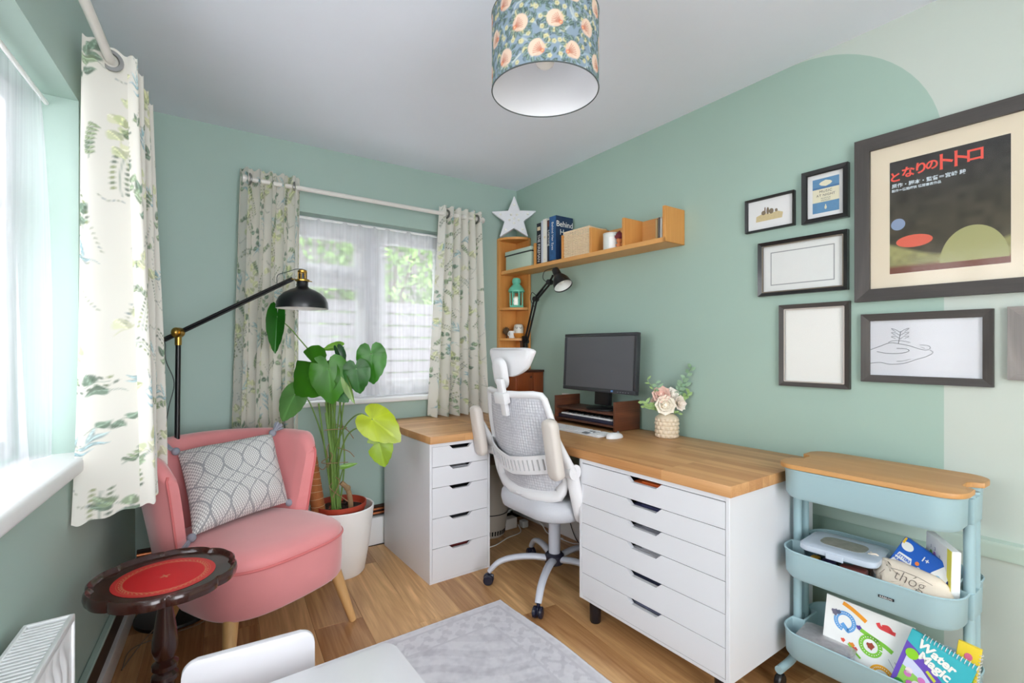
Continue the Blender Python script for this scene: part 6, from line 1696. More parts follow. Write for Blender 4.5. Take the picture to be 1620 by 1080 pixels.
# 2 book cover print
r = picture('ornate black frame with blue and cream banded book cover print', 0.956, 0.789, 1.686, 1.898, 0.017, M_fr_black, depth=0.022, lip=M_fr_black)
M_pb, M_pb2, M_pc = mat('blue print', (92, 138, 176), 0.7, var=0.1, vscale=60), mat('deep blue print', (70, 114, 158), 0.7), mat('cream print paper', (226, 220, 192), 0.8)
ya, yb, za, zb = 0.920, 0.824, 1.724, 1.862
flat(r, 'cover_print', M_pc, [(ya, za), (yb, za), (yb, zb), (ya, zb)], 0.0056)
flat(r, 'band_print', M_pb, [(ya, zb - 0.042), (yb, zb - 0.042), (yb, zb), (ya, zb)], 0.0058); flat(r, 'band_print', M_pb2, [(ya, zb - 0.042), (yb, zb - 0.042), (yb, zb - 0.034), (ya, zb - 0.034)], 0.0059)
flat(r, 'band_print', M_pb, [(ya, za), (yb, za), (yb, za + 0.043), (ya, za + 0.043)], 0.0058)
flat(r, 'emblem_print', M_pc, [(0.896, 1.841), (0.889, 1.848), (0.880, 1.851), (0.872, 1.8535), (0.864, 1.851), (0.855, 1.848), (0.848, 1.841), (0.855, 1.834), (0.864, 1.831), (0.872, 1.8285), (0.880, 1.831), (0.889, 1.834)], 0.0060)
rtext(r, 'title', 'MUSIC', 0.872, 1.8085, 0.0145, M_ink_k, 0.0061, space=1.15); rtext(r, 'title', 'AT NIGHT', 0.872, 1.7935, 0.0135, M_ink_k, 0.0061, space=1.1)
rtext(r, 'author', 'ALDOUS', 0.872, 1.7815, 0.0085, mat('grey ink', (96, 96, 92), 0.7), 0.0061, space=1.1); rtext(r, 'author', 'HUXLEY', 0.872, 1.7728, 0.0085, mat('grey ink', (96, 96, 92), 0.7), 0.0061, space=1.1)
flat(r, 'mark_print', M_pc, blob(0.872, 1.7435, 0.0042, 0.0075, 16), 0.0060); flat(r, 'mark_print', M_pc, blob(0.872, 1.7525, 0.0022, 0.0035, 12), 0.0060)
# 3 certificate
r = picture('wide black framed pale certificate above the tall plain frame', 1.136, 0.791, 1.405, 1.639, 0.017, M_fr_black, depth=0.022, lip=mat('dull gold lip', (120, 110, 96), 0.5))
M_cert = mat('certificate paper', (222, 223, 220), 0.8, var=0.03, vscale=30); M_ci = mat('certificate ink', (150, 152, 152), 0.8)
flat(r, 'paper', M_cert, [(1.115, 1.425), (0.812, 1.425), (0.812, 1.618), (1.115, 1.618)], 0.0056)
for (a, c, w) in ((1.090, 1.448, 0.004),):
    y0_, y1_, z0_, z1_ = 1.088, 0.840, 1.450, 1.594
    for q in (([(y0_, z0_), (y1_, z0_), (y1_, z0_ + w), (y0_, z0_ + w)]), ([(y0_, z1_ - w), (y1_, z1_ - w), (y1_, z1_), (y0_, z1_)]), ([(y0_, z0_), (y0_ - w, z0_), (y0_ - w, z1_), (y0_, z1_)]), ([(y1_ + w, z0_), (y1_, z0_), (y1_, z1_), (y1_ + w, z1_)])):
        flat(r, 'border_print', M_ci, q, 0.0058)
# 4 tall plain frame
r = picture('tall dark wood frame holding a plain pale sheet, below the certificate', 1.047, 0.785, 1.0195, 1.3615, 0.020, M_fr_wood, M_fr_woodz, depth=0.02, mount=mat('plain pale sheet', (232, 231, 226), 0.8, var=0.02, vscale=20), lip=mat('pale inner lip', (190, 180, 172), 0.5))
# 5 large framed print (generic stand-in picture, title lettering kept)
r = picture('large dark wood framed dark film poster with red lettering', 0.766, 0.060, 1.353, 1.962, 0.046, M_fr_wood, M_fr_woodz, depth=0.026, mount=M_matc)
ya, yb, za, zb = 0.661, 0.347, 1.449, 1.856
nu, nv = 130, 170
Uy = np.linspace(ya, yb, nu); Vz = np.linspace(za, zb, nv); Yg, Zg = np.meshgrid(Uy, Vz)
t = (Zg - za) / (zb - za)
base_ = np.array(lin((44, 44, 44)))[None, None, :] * (1 - t[..., None]) * 0 + np.array(lin((50, 50, 50))) * np.clip(t, 0, 1)[..., None] + np.array(lin((78, 70, 52))) * np.clip(1 - t, 0, 1)[..., None]
base_ = base_ * (0.7 + 0.6 * vnoise(nv, nu, 9, 31))[..., None]
hill = np.clip(((0.24 + 0.10 * np.sin((Yg - ya) * 11 + 0.4)) - t) * 30, 0, 1)[..., None]
base_ = base_ * (1 - hill) + np.array(lin((150, 146, 96))) * hill * (0.75 + 0.4 * vnoise(nv, nu, 6, 33))[..., None]
gr = np.clip((0.08 - t) * 30, 0, 1)[..., None]; base_ = base_ * (1 - gr) + np.array(lin((110, 60, 40))) * gr
Pp = np.empty((nv, nu, 3))
for j in range(nv):
    for i in range(nu):
        q = rw(0.0056, Yg[j, i], Zg[j, i]); Pp[j, i] = (q.x, q.y, q.z)
np_grid('print', Pp, base_, colmat('printed poster', 0.6), r)
M_red, M_pw = mat('red print', (232, 84, 68), 0.6), mat('pale blue print', (206, 218, 224), 0.6)
tt = [('と', 0.645, 1.797, 0.034), ('な', 0.607, 1.806, 0.036), ('り', 0.571, 1.810, 0.038), ('の', 0.541, 1.813, 0.034), ('ト', 0.508, 1.812, 0.056), ('ト', 0.470, 1.812, 0.056), ('ロ', 0.430, 1.813, 0.047)]
for s, y, z, sz in tt: rtext(r, 'title', s, y, z, sz * 1.12, M_red, 0.0062, bold=0.0012)
rtext(r, 'credit', '原作・脚本・監督＝宮崎 駿', 0.655, 1.766, 0.0165, M_pw, 0.0062, align='LEFT', bold=0.0003)
rtext(r, 'credit', '製作＝徳間康快 徳間書店作品', 0.655, 1.749, 0.0105, M_pw, 0.0062, align='LEFT', bold=0.0002)
flat(r, 'red_shape', mat('red umbrella print', (214, 96, 74), 0.6), blob(0.590, 1.560, 0.052, 0.022, 20), 0.0060)
flat(r, 'blue_shape', mat('steel blue print', (132, 148, 176), 0.6), blob(0.636, 1.626, 0.021, 0.021, 20), 0.0060)
flat(r, 'olive_shape', mat('olive print', (158, 156, 104), 0.6), [(0.52, 1.470), (0.350, 1.470)] + blob(0.435, 1.470, 0.085, 0.115, 24, 0, pi)[::-1][1:-1], 0.0060)
# 6 line drawing
r = picture('wide dark wood framed line drawing of an open hand holding a seedling', 0.747, 0.385, 1.053, 1.306, 0.026, M_fr_wood, M_fr_woodz, depth=0.02, mount=mat('bright sheet', (206, 207, 212), 0.8))
M_line = mat('pencil line', (120, 122, 126), 0.8)
def stroke(pts_, w=0.0011): 
    P = spline([(y, z, 0) for y, z in pts_], 6); b = MB()
    b.tube([rw(0.0058, p.x, p.y) for p in P], w, 5); b.build('pencil_stroke', M_line, r)
stroke([(0.722, 1.172), (0.690, 1.186), (0.66, 1.198), (0.63, 1.194), (0.60, 1.186), (0.575, 1.176), (0.555, 1.172), (0.545, 1.180), (0.552, 1.188), (0.575, 1.190)])
stroke([(0.722, 1.122), (0.69, 1.126), (0.66, 1.120), (0.62, 1.124), (0.585, 1.138), (0.555, 1.150), (0.538, 1.163), (0.545, 1.172)])
stroke([(0.700, 1.166), (0.67, 1.160), (0.63, 1.160), (0.605, 1.168), (0.612, 1.176), (0.64, 1.178)])
stroke([(0.635, 1.196), (0.632, 1.215), (0.628, 1.240)])
for s_ in (-1, 1):
    for k, z in enumerate((1.212, 1.224, 1.236)):
        stroke([(0.630, z), (0.630 + s_ * 0.014, z + 0.010), (0.630 + s_ * 0.026, z + 0.008 + 0.003 * k), (0.630 + s_ * 0.014, z + 0.002)], 0.0008)
stroke([(0.665, 1.200), (0.65, 1.206), (0.62, 1.204), (0.60, 1.198)], 0.0009); stroke([(0.56, 1.178), (0.572, 1.183)], 0.0009); stroke([(0.60, 1.140), (0.62, 1.133), (0.64, 1.131)], 0.0008)
# 7 frame cut by the photo's edge
r = picture('wide grey driftwood frame below the film poster, beside the line drawing', 0.353, 0.060, 1.079, 1.309, 0.050, wood('grey driftwood frame', (104, 98, 96), (172, 164, 158), 'Y', 0.5, 1.3, 1.0), wood('grey driftwood frame upright', (104, 98, 96), (172, 164, 158), 'Z', 0.5, 1.3, 1.0), depth=0.02)

# ================================================================== TROLLEY
M_tq = mat('pale turquoise steel', (156, 184, 190), 0.42)
TQ = Vector((1.90, 0.615, 0))
tr = root('storage_trolley', 'pale turquoise three tier trolley with bamboo lid at the end of the desk', 'trolley', (1.90, 0.615, 0))
def tray_outline(k=0.0, n=8):
    """outline in (x, y): rounded rectangle with a bay for the posts in each short side"""
    w, l, r_ = 0.33 + 2 * k, 0.475 + 2 * k, 0.075 + k
    out = []
    for qx, qy, a0 in ((1, 1, 0), (-1, 1, 90), (-1, -1, 180), (1, -1, 270)):
        for i in range(n + 1):
            a = radians(a0 + 90 * i / n); out.append((qx * (w / 2 - r_) + r_ * cos(a), qy * (l / 2 - r_) + r_ * sin(a)))
        if a0 == 0: out += [(0.062, l / 2), (0.056, l / 2 - 0.012), (0.050, l / 2 - 0.036), (-0.050, l / 2 - 0.036), (-0.056, l / 2 - 0.012), (-0.062, l / 2)]
        if a0 == 180: out += [(-0.062, -l / 2), (-0.056, -l / 2 + 0.012), (-0.050, -l / 2 + 0.036), (0.050, -l / 2 + 0.036), (0.056, -l / 2 + 0.012), (0.062, -l / 2)]
    return out
for z0, z1, nm in ((0.670, 0.765, 'tray'), (0.398, 0.490, 'tray'), (0.122, 0.214, 'tray')):
    b = MB(); O = [[(TQ.x + x, TQ.y + y, z) for x, y in tray_outline(k)] for z, k in ((z0, -0.012), (z0 + 0.012, -0.002), (z1 - 0.012, 0.0), (z1, 0.004), (z1 + 0.003, 0.001), (z1, -0.003), (z0 + 0.014, -0.005), (z0 + 0.003, -0.016))]
    b.loft(O, cap=False)
    for zz, k in ((z0, -0.012), (z0 + 0.003, -0.016)):
        b.bm.faces.new(b._v([(TQ.x + x, TQ.y + y, zz) for x, y in tray_outline(k)]))
    b.build(nm, M_tq, tr, smooth=50)
for y in (0.383, 0.847):
    s_ = 1 if y > 0.6 else -1
    for x in (-0.027, 0.027):
        MB().tube([(TQ.x + x, y, 0.085), (TQ.x + x, y, 0.762)], 0.0135, 14).build('post', M_tq, tr)
    for z in (0.68, 0.41, 0.135):
        MB().box((TQ.x - 0.044, y - 0.010 * 1 + 0.004 * s_, z), (TQ.x + 0.044, y + 0.010 + 0.004 * s_, z + 0.075), 0.004).build('bracket', M_tq, tr)
    MB().tube(spline([(TQ.x - 0.027, y, 0.13), (TQ.x - 0.034, y, 0.095), (TQ.x - 0.07, y, 0.070), (TQ.x - 0.14, y, 0.066), (TQ.x - 0.165, y + 0.0 * s_, 0.066)], 5), 0.0135, 12).build('foot', M_tq, tr)
    MB().tube(spline([(TQ.x + 0.027, y, 0.13), (TQ.x + 0.034, y, 0.095), (TQ.x + 0.07, y, 0.070), (TQ.x + 0.14, y, 0.066), (TQ.x + 0.165, y, 0.066)], 5), 0.0135, 12).build('foot', M_tq, tr)
    for x in (-0.155, 0.155):
        b = MB(); b.lathe([(0, -0.011), (0.022, -0.011), (0.026, -0.006), (0.026, 0.006), (0.022, 0.011), (0, 0.011)], frame((TQ.x + x, y, 0.0265), (1, 0, 0), (0, 0, 1)), 20); b.tube([(TQ.x + x, y, 0.03), (TQ.x + x, y, 0.066)], 0.006, 8)
        b.build('caster', M_black, tr)
MB().box((1.7333, 0.518, 0.440), (1.7350, 0.557, 0.4475), 0, 1).build('name_label', mat('black label', (22, 24, 32), 0.5), tr)
text('label_print', 'RÅSKOG', 0.0075, M_ink_w, tr, (1.7328, 0.5375, 0.4436), (0, -1, 0), (0, 0, 1), 0.0001, space=1.1)
# bamboo lid with the two cut-outs
M_bam = wood('bamboo', (186, 132, 76), (220, 172, 112), 'Y', 0.45, 1.6, 0.2)
pol = []
w, l, r_ = 0.336, 0.498, 0.06
for qx, qy, a0 in ((1, 1, 0), (-1, 1, 90), (-1, -1, 180), (1, -1, 270)):
    for i in range(9):
        a = radians(a0 + 90 * i / 8); pol.append((qx * (w / 2 - r_) + r_ * cos(a), qy * (l / 2 - r_) + r_ * sin(a)))
    if a0 == 0: pol += [(0.052, l / 2), (0.044, l / 2 - 0.010), (0.040, l / 2 - 0.026), (0.028, l / 2 - 0.036), (-0.028, l / 2 - 0.036), (-0.040, l / 2 - 0.026), (-0.044, l / 2 - 0.010), (-0.052, l / 2)]
    if a0 == 180: pol += [(-0.052, -l / 2), (-0.044, -l / 2 + 0.010), (-0.040, -l / 2 + 0.026), (-0.028, -l / 2 + 0.036), (0.028, -l / 2 + 0.036), (0.040, -l / 2 + 0.026), (0.044, -l / 2 + 0.010), (0.052, -l / 2)]
lid = MB().prism(pol, 0.769, 0.784, Matrix.Translation((TQ.x + 0.004, TQ.y, 0)), 0.002).build('tray_lid', M_bam)
tag(lid, 'bamboo board with notched ends lying on the top tray of the trolley', 'lid')

# ---- things in the middle tray
zt = 0.4015
lb = root('lunch_box', 'clear plastic box with clip lid in the middle tray of the trolley', 'box', (1.845, 0.68, zt))
M_clear = glass('clear plastic', (0.86, 0.88, 0.92), refl=1.2, rough=0.1); M_frost = mat('frosted lid', (188, 198, 210), 0.3, trans=0.0)
LB = Matrix.Translation((1.850, 0.690, zt + 0.012)) @ Matrix.Rotation(radians(4), 4, 'Z')
def lbr(w, l, z): return [(x, y, z) for x, y in rrect(w, l, 0.03, 5)]
MB().loft([lbr(0.15, 0.19, 0.0), lbr(0.155, 0.195, 0.004), lbr(0.166, 0.206, 0.088)], M=LB).build('box_body', M_clear, lb)
MB().loft([lbr(0.178, 0.218, 0.088), lbr(0.182, 0.222, 0.092), lbr(0.180, 0.220, 0.106), lbr(0.165, 0.205, 0.110), lbr(0.12, 0.16, 0.110)], M=LB).build('lid', M_frost, lb)
MB().loft([lbr(0.085, 0.13, 0.1102), lbr(0.085, 0.13, 0.1112)], M=LB).build('lid_window', mat('grey lid window', (150, 148, 136), 0.25, var=0.3, vscale=40), lb)
for s_ in (-1, 1):
    MB().box((-0.0945, -0.025, 0.082), (-0.0905, 0.025, 0.102), 0.0015, 1, LB if s_ < 0 else LB @ Matrix.Rotation(pi, 4, 'Z')).build('clip', M_frost, lb)
for k, (rgb, x, y, d) in enumerate((((222, 168, 40), -0.05, 0.07, 0.02), ((60, 52, 90), -0.05, 0.03, 0.03), ((150, 82, 70), -0.045, -0.04, 0.055), ((52, 60, 50), 0.02, 0.05, 0.05), ((168, 120, 100), 0.02, -0.05, 0.04))):
    MB().rbox((x, y, 0.035), (0.04, d * 1.3, 0.055), LB, 0.006).build('toy_piece', mat('toy %d' % k, rgb, 0.4), lb)

gb = root('games_box', 'bright blue card game box leaning in the middle tray of the trolley', 'box', (1.86, 0.49, zt))
o_ = Vector((1.862, 0.578, 0.500)); X_ = Vector((-0.060, -0.140, -0.046)).normalized(); Y_ = Vector((0.04, -0.035, 0.115)); GM = frame(o_, X_, Y_)
M_gblue = mat('game box blue', (22, 96, 196), 0.4)
MB().box((0, 0, -0.028), (0.150, 0.105, 0), 0.002, 1, GM).build('carton', M_gblue, gb)
G3 = GM.to_3x3(); gx, gy = G3 @ Vector((1, 0, 0)), G3 @ Vector((0, 1, 0))
def gpt(x, y, z=0.0006): return GM @ Vector((x, y, z))
def gflat(nm, m, pts_, z=0.0006, par=gb):
    b = MB(); b.poly([gpt(x, y, z) for x, y in pts_]); return b.build(nm, m, par, smooth=0)
M_wht = mat('white card', (240, 240, 238), 0.6)
gflat('white_bubble', M_wht, [(0.022 + 0.018 * cos(a), 0.082 + 0.013 * sin(a)) for a in np.linspace(0, 2 * pi, 20)[:-1]])
gflat('white_panel', M_wht, [(0.105, 0.0), (0.150, 0.0), (0.150, 0.10), (0.125, 0.095), (0.108, 0.06)])
gflat('white_bubble', M_wht, [(0.004, 0.020), (0.055, 0.008), (0.058, 0.04), (0.05, 0.058), (0.012, 0.056)], 0.0005)
text('print', 'LETTERS', 0.0115, M_gblue, gb, gpt(0.030, 0.046, 0.001), gx, gy, 0.0001, bold=0.0004); text('print', 'NUMBERS', 0.0105, M_gblue, gb, gpt(0.030, 0.033, 0.001), gx, gy, 0.0001, bold=0.0004)
text('print', '1+', 0.020, M_wht, gb, gpt(0.080, 0.078, 0.001), gx, gy, 0.0001, bold=0.0006); text('print', '26', 0.024, M_wht, gb, gpt(0.085, 0.040, 0.001), gx, gy, 0.0001, bold=0.0006)
gflat('orange_spot', mat('orange print', (236, 130, 60), 0.6), [(0.068 + 0.006 * cos(a), 0.056 + 0.006 * sin(a)) for a in np.linspace(0, 2 * pi, 14)[:-1]], 0.001)
gflat('yellow_spot', mat('yellow print', (240, 196, 40), 0.6), [(0.004, 0.104), (0.010, 0.104), (0.010, 0.085), (0.003, 0.085)], 0.001)
gflat('bulb_print', mat('light blue print', (150, 196, 224), 0.6), [(0.128 + 0.012 * cos(a), 0.045 + 0.018 * sin(a)) for a in np.linspace(0, 2 * pi, 18)[:-1]], 0.001)

wb = root('activity_book', 'white board book with yellow edge standing in the middle tray behind the cotton bag', 'book', (1.88, 0.45, zt))
o_ = Vector((1.935, 0.500, 0.410)); WM = frame(o_, Vector((-0.120, -0.088, -0.008)), Vector((0.02, 0.015, 1.0)))
MB().box((0, 0.0, -0.022), (0.149, 0.205, 0), 0.002, 1, WM).build('cover', M_wht, wb)
W3 = WM.to_3x3(); wx, wy = W3 @ Vector((1, 0, 0)), W3 @ Vector((0, 1, 0))
def wflat(nm, m, pts_, z=0.0006):
    b = MB(); b.poly([WM @ Vector((x, y, z)) for x, y in pts_]); return b.build(nm, m, wb, smooth=0)
M_yel = mat('yellow print', (240, 196, 40), 0.6)
wflat('yellow_strip', mat('lemon strip', (232, 222, 84), 0.6), [(0.125, 0.0), (0.149, 0.0), (0.149, 0.205), (0.125, 0.205)])
wflat('dark_label', mat('dark violet print', (90, 84, 120), 0.6), [(0.122, 0.085), (0.136, 0.085), (0.136, 0.112), (0.122, 0.112)], 0.001)
for (x, y, rgb) in ((0.035, 0.150, (120, 180, 70)), (0.055, 0.152, (190, 120, 200)), (0.082, 0.132, (226, 186, 60)), (0.100, 0.105, (110, 180, 90)), (0.07, 0.142, (90, 150, 90))):
    wflat('picture_spot', mat('spot %d' % rgb[0], rgb, 0.6), [(x + 0.009 * cos(a), y + 0.011 * sin(a)) for a in np.linspace(0, 2 * pi, 14)[:-1]])
for s, x, y in (('1', 0.035, 0.172), ('3', 0.058, 0.172), ('2', 0.085, 0.158), ('0', 0.112, 0.122)): text('digit', s, 0.015, mat('dark violet print', (90, 84, 120), 0.6), wb, WM @ Vector((x, y, 0.001)), wx, wy, 0.0001)
bw = text('word', 'LOCKS', 0.026, mat('royal blue print', (52, 72, 160), 0.6), wb, WM @ Vector((0.068, 0.105, 0.001)), wx - wy * 0.75, wy + wx * 0.75, 0.0001, bold=0.0008)

bgp = root('cotton_bag', 'cream cotton drawstring bag with outlined letters in the middle tray', 'bag', (1.80, 0.485, zt))
M_cot = mat('cream cotton', (226, 212, 194), 0.9, bump=0.3, bscale=700, var=0.05, vscale=30)
X_ = Vector((-0.035, -0.185, -0.020)).normalized(); Y_ = Vector((0.070, -0.015, 0.085)); BMx = frame(Vector((1.808, 0.500, 0.472)), X_, Y_); B3 = BMx.to_3x3()
def bagf(u, v):
    a = 2 * pi * u; ph = (v - 0.5) * pi
    ex = 0.55
    cx_ = abs(cos(a)) ** ex * (1 if cos(a) >= 0 else -1); sy = abs(sin(a)) ** ex * (1 if sin(a) >= 0 else -1)
    k = max(0.0, cos(ph)) ** 0.45
    x = 0.098 * cx_ * k; y = 0.060 * sy * k; z = 0.030 * sin(ph) * (1 - 0.3 * (cx_ * k) ** 2)
    x += 0.004 * sin(9 * a); z += 0.003 * sin(5 * a + 2) * k
    if x > 0.06: y *= 1 - 0.25 * (x - 0.06) / 0.04; 
    if x < -0.06: y = y * 0.72 + 0.014
    return BMx @ Vector((x, y, z))
MB().grid(72, 24, bagf, wrap=True).build('bag_body', M_cot, bgp, smooth=80)
b = MB()
neck = BMx @ Vector((-0.095, 0.030, 0.006))
for k in range(7):
    e = B3 @ Vector((-0.030 - 0.003 * (k % 3), 0.014 * sin(k), 0.014 * cos(k * 1.7)))
    b.tube([neck + (B3 @ Vector((0.02, 0, 0))), neck, neck + e], [0.012, 0.007, 0.006], 6)
b.build('gathered_neck', M_cot, bgp)
MB().tube(spline([neck, neck + B3 @ Vector((-0.01, 0.012, 0.012)), neck + B3 @ Vector((-0.035, -0.004, 0.012)), neck + B3 @ Vector((-0.05, -0.012, 0.006))]), 0.0028, 8).build('drawstring', M_cot, bgp)
M_pen = mat('brown ink outline', (96, 84, 76), 0.8)
text('outline_letters', 'thog', 0.044, M_pen, bgp, BMx @ Vector((0.005, 0.006, 0.0315)), B3 @ Vector((1, 0, 0)), B3 @ Vector((0, 1, 0)), 0.0001, bold=-0.0009)
for pts_ in ([(-0.05, 0.018), (-0.02, 0.024), (0.02, 0.026), (0.055, 0.022)], [(-0.05, -0.036), (-0.01, -0.034), (0.03, -0.036), (0.06, -0.032)], [(-0.062, 0.006), (-0.068, -0.012), (-0.058, -0.026)]):
    MB().tube([BMx @ Vector((x, y, 0.0312 - 0.06 * max(0, abs(x) - 0.045) )) for x, y in pts_], 0.0006, 5).build('ink_line', M_pen, bgp)

# ---- things in the bottom tray
zb2 = 0.1255
cbx = root('craft_box', 'small clear plastic box of bits in the bottom tray of the trolley', 'box', (1.81, 0.72, zb2))
CB = Matrix.Translation((1.812, 0.722, zb2 + 0.001)) @ Matrix.Rotation(radians(6), 4, 'Z')
def cbr(w, l, z): return [(x, y, z) for x, y in rrect(w, l, 0.012, 4)]
MB().loft([cbr(0.10, 0.145, 0), cbr(0.115, 0.158, 0.078)], M=CB).build('box_body', M_clear, cbx)
MB().loft([cbr(0.120, 0.163, 0.078), cbr(0.122, 0.165, 0.084), cbr(0.112, 0.155, 0.087)], M=CB).build('lid', sheer('cloudy lid', 0.45, (0.75, 0.73, 0.73)), cbx)
MB().tube([CB @ Vector((-0.01 + 0.017 * cos(a), 0.0 + 0.017 * sin(a), 0.074)) for a in np.linspace(0, 2 * pi, 24)[:-1]], 0.004, 8, closed=True).build('ring', mat('pink white ring', (236, 216, 226), 0.4), cbx)
for k, (x, y, rgb) in enumerate(((0.01, 0.0, (110, 100, 120)), (-0.02, 0.04, (90, 80, 90)), (0.0, -0.045, (120, 130, 170)), (-0.025, -0.02, (80, 60, 70)), (0.03, 0.03, (170, 120, 130)))):
    MB().rbox((x, y, 0.035), (0.035, 0.04, 0.06), CB, 0.006).build('bit', mat('bits %d' % k, rgb, 0.5), cbx)

def leaning(name, label, cat, o_, X_, Y_, w, h_, th, m, group=None):
    M = frame(Vector(o_), Vector(X_), Vector(Y_))
    r = root(name, label, cat, tuple(Vector(o_)), 0, group)
    MB().box((0, 0, -th), (w, h_, 0), 0.001, 1, M).build('cover', m, r)
    M3 = M.to_3x3()
    def fl(nm, mm, pts_, z=0.0005):
        b = MB(); b.poly([M @ Vector((x, y, z)) for x, y in pts_]); return b.build(nm, mm, r, smooth=0)
    def tx(nm, s, x, y, size, mm, rot=0.0, z=0.0012, **k):
        a = M3 @ Vector((cos(rot), sin(rot), 0)); c = M3 @ Vector((-sin(rot), cos(rot), 0))
        return text(nm, s, size, mm, r, M @ Vector((x, y, z)), a, c, 0.0001, **k)
    def line(nm, mm, pts_, w_, z=0.0008):
        b = MB(); P = spline([(x, y, 0) for x, y in pts_], 6)
        L, Rr = [], []
        for i, p in enumerate(P):
            d = (P[min(i + 1, len(P) - 1)] - P[max(i - 1, 0)]).normalized(); n_ = Vector((-d.y, d.x, 0))
            L.append(b.bm.verts.new(M @ Vector((p.x + n_.x * w_, p.y + n_.y * w_, z)))); Rr.append(b.bm.verts.new(M @ Vector((p.x - n_.x * w_, p.y - n_.y * w_, z))))
        for i in range(len(P) - 1): b.bm.faces.new((L[i], L[i + 1], Rr[i + 1], Rr[i]))
        return b.build(nm, mm, r, smooth=0)
    return r, fl, tx, line
lbk, fl_p, tx_p, ln_p = leaning('letters_book', 'large white letters workbook with coloured dotted letters leaning in the bottom tray', 'book',
    (1.800, 0.742, 0.136), (-0.005, -1, -0.030), (0.16, 0.06, 1), 0.240, 0.215, 0.008, M_wht)
M_lb, M_lg, M_ly, M_lr, M_lo = mat('letter blue', (104, 164, 222), 0.6), mat('letter green', (132, 200, 64), 0.6), mat('letter amber', (244, 172, 44), 0.6), mat('letter red', (226, 70, 72), 0.6), mat('letter orange', (244, 160, 40), 0.6)
def arc2(cx_, cy_, r_, a0, a1, n=14): return [(cx_ + r_ * cos(radians(a0 + (a1 - a0) * i / n)), cy_ + r_ * sin(radians(a0 + (a1 - a0) * i / n))) for i in range(n + 1)]
ln_p('letter_e', M_lb, [(0.052, 0.142), (0.070, 0.126)] + arc2(0.060, 0.150, 0.026, -60, 260), 0.0062)
ln_p('letter_d', M_lg, arc2(0.135, 0.110, 0.026, 0, 355), 0.0062); ln_p('letter_d', M_lg, [(0.105, 0.146), (0.135, 0.137), (0.170, 0.128), (0.192, 0.118)], 0.0062)
ln_p('letter_c', M_ly, arc2(0.170, 0.035, 0.027, -60, 190), 0.0068)
ln_p('letter_l', M_lo, [(0.050, 0.206), (0.075, 0.198), (0.100, 0.186), (0.118, 0.176)], 0.0062)
ln_p('letter_r', M_lr, [(0.148, 0.188), (0.155, 0.178), (0.172, 0.176), (0.195, 0.174)], 0.0055); ln_p('letter_r', M_lr, [(0.160, 0.182), (0.175, 0.186), (0.188, 0.172)], 0.005)
M_dot = mat('white dot', (250, 250, 250), 0.6)
for pts_ in (arc2(0.060, 0.150, 0.026, -50, 250, 22), arc2(0.135, 0.110, 0.026, 0, 345, 22), arc2(0.170, 0.035, 0.027, -55, 185, 20)):
    b = MB()
    for (x, y) in pts_: b.poly([frame(Vector((1.800, 0.742, 0.136)), Vector((-0.005, -1, -0.030)), Vector((0.16, 0.06, 1))) @ Vector((x + 0.0014 * cos(a), y + 0.0014 * sin(a), 0.0011)) for a in np.linspace(0, 2 * pi, 8)[:-1]])
    b.build('dot_row', M_dot, lbk, smooth=0)['kind'] = 'stuff'
for (x, y, rgb, sz) in ((0.030, 0.168, (112, 108, 130), 0.010), (0.040, 0.172, (90, 100, 130), 0.007), (0.100, 0.150, (90, 70, 160), 0.007), (0.060, 0.092, (230, 90, 70), 0.006), (0.085, 0.088, (226, 140, 50), 0.008), (0.095, 0.080, (200, 70, 60), 0.007), (0.135, 0.110, (160, 70, 50), 0.010), (0.168, 0.034, (140, 40, 60), 0.010), (0.072, 0.075, (200, 90, 90), 0.004)):
    fl_p('animal_spot', mat('spot %d_%d' % (rgb[0], rgb[1]), rgb, 0.6), [(x + sz * cos(a) * (1 + 0.25 * sin(3 * a)), y + sz * sin(a) * (1 + 0.25 * cos(5 * a))) for a in np.linspace(0, 2 * pi, 16)[:-1]], 0.0013)
ln_p('pencil', M_lg, [(0.075, 0.088), (0.095, 0.072), (0.112, 0.060)], 0.003, 0.0014)
for k in range(5): ln_p('twig', mat('grey twig', (130, 130, 150), 0.6), [(0.225, 0.050), (0.222 - 0.005 * k, 0.07), (0.215 - 0.008 * k + 0.012 * (k % 2), 0.095)], 0.0006, 0.0012)

wbk, fl_p, tx_p, ln_p = leaning('water_book', 'spiral bound turquoise and purple book with white title leaning in the bottom tray', 'book',
    (1.772, 0.556, 0.138), (0.020, -1, -0.29), (0.13, -0.26, 1), 0.150, 0.225, 0.010, mat('turquoise cover', (56, 178, 190), 0.5))
M_pur = mat('purple print', (106, 76, 182), 0.6)
fl_p('purple_band', M_pur, [(0, 0.0), (0.136, 0.0), (0.136, 0.085), (0.11, 0.125), (0.07, 0.150), (0.03, 0.175), (0.0, 0.188)])
fl_p('meadow', mat('meadow green', (150, 206, 92), 0.6), [(0.012, 0.0), (0.126, 0.0), (0.120, 0.06), (0.09, 0.105), (0.055, 0.130), (0.012, 0.150)], 0.0008)
fl_p('pale_sky', mat('pale lilac print', (208, 212, 236), 0.6), [(0.012, 0.115), (0.05, 0.105), (0.09, 0.075), (0.11, 0.07), (0.09, 0.105), (0.055, 0.130), (0.012, 0.150)], 0.0010)
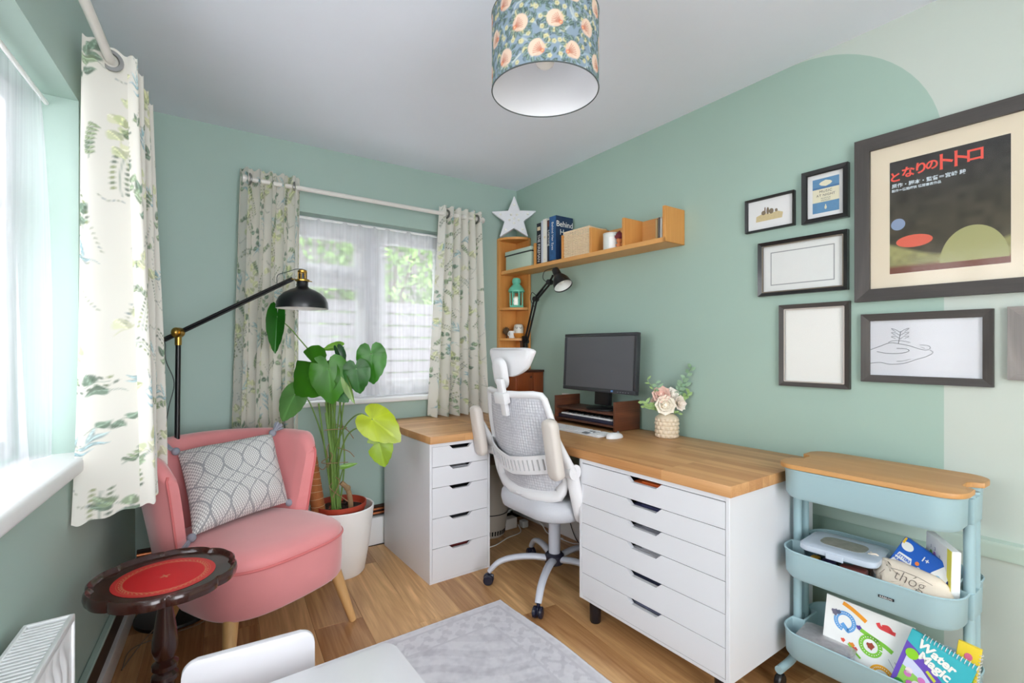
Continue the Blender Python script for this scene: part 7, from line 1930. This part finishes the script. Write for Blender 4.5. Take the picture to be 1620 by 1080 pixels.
for (x, y, rgb, sz) in ((0.022, 0.158, (140, 206, 40), 0.0155), (0.030, 0.098, (214, 120, 190), 0.009), (0.062, 0.102, (214, 120, 190), 0.009), (0.042, 0.075, (206, 110, 190), 0.009), (0.03, 0.108, (240, 220, 226), 0.009), (0.056, 0.082, (236, 216, 222), 0.011), (0.074, 0.098, (90, 60, 46), 0.005), (0.02, 0.06, (60, 150, 60), 0.012), (0.05, 0.05, (90, 180, 70), 0.013), (0.022, 0.035, (220, 110, 40), 0.011), (0.10, 0.045, (240, 206, 60), 0.017), (0.118, 0.058, (226, 150, 200), 0.012)):
    fl_p('picture_spot', mat('spot %d_%d' % (rgb[0], rgb[1]), rgb, 0.6), [(x + sz * cos(a), y + sz * sin(a)) for a in np.linspace(0, 2 * pi, 18)[:-1]], 0.0012 + 0.00005 * sz * 1000)
tx_p('title', 'Water', 0.070, 0.190, 0.034, M_ink_w, -0.22, bold=0.0014); tx_p('title', 'Magic', 0.074, 0.160, 0.034, M_ink_w, -0.22, z=0.0016, bold=0.0014)
fl_p('yellow_flag', mat('lime flag', (200, 210, 60), 0.6), [(0.062, 0.133), (0.086, 0.118), (0.089, 0.126), (0.065, 0.140)], 0.0016)
ln_p('brush_pen', mat('blue pen', (96, 120, 206), 0.5), [(0.088, 0.078), (0.105, 0.083), (0.120, 0.092)], 0.006, 0.0024); ln_p('pen_cap', M_lr, [(0.074, 0.072), (0.082, 0.075), (0.088, 0.078)], 0.006, 0.0025)
Mw = frame(Vector((1.772, 0.556, 0.138)), Vector((0.020, -1, -0.29)), Vector((0.13, -0.26, 1)))
M_wire = mat('white wire binding', (226, 226, 228), 0.4)
for k in range(15):
    MB().tube([Mw @ Vector((0.030 + 0.0085 * k, 0.221 + 0.007 * cos(a), -0.005 + 0.009 * sin(a))) for a in np.linspace(0, 2 * pi, 12)[:-1]], 0.0011, 5, closed=True).build('binding_ring', M_wire, wbk)
ybk, fl_p, tx_p, ln_p = leaning('yellow_book', 'yellow spiral bound book behind the turquoise book in the bottom tray', 'book',
    (1.835, 0.428, 0.124), (0.010, -1, -0.12), (0.06, -0.13, 1), 0.050, 0.225, 0.012, mat('yellow cover', (246, 214, 60), 0.5))
fl_p('green_patch', M_lg, [(0.004, 0.12), (0.044, 0.115), (0.046, 0.155), (0.02, 0.165), (0.004, 0.15)])
fl_p('pink_spot', mat('pink spot', (226, 110, 150), 0.6), [(0.026 + 0.009 * cos(a), 0.192 + 0.010 * sin(a)) for a in np.linspace(0, 2 * pi, 16)[:-1]], 0.0008)
fl_p('amber_patch', M_ly, [(0.002, 0.0), (0.046, 0.0), (0.046, 0.07), (0.002, 0.08)], 0.0007)
My = frame(Vector((1.835, 0.428, 0.124)), Vector((0.010, -1, -0.12)), Vector((0.06, -0.13, 1)))
for k in range(20):
    MB().tube([My @ Vector((0.050 + 0.004 * cos(a), 0.02 + 0.0100 * k, -0.006 + 0.008 * sin(a))) for a in np.linspace(0, 2 * pi, 10)[:-1]], 0.001, 5, closed=True).build('binding_ring', M_wire, ybk)
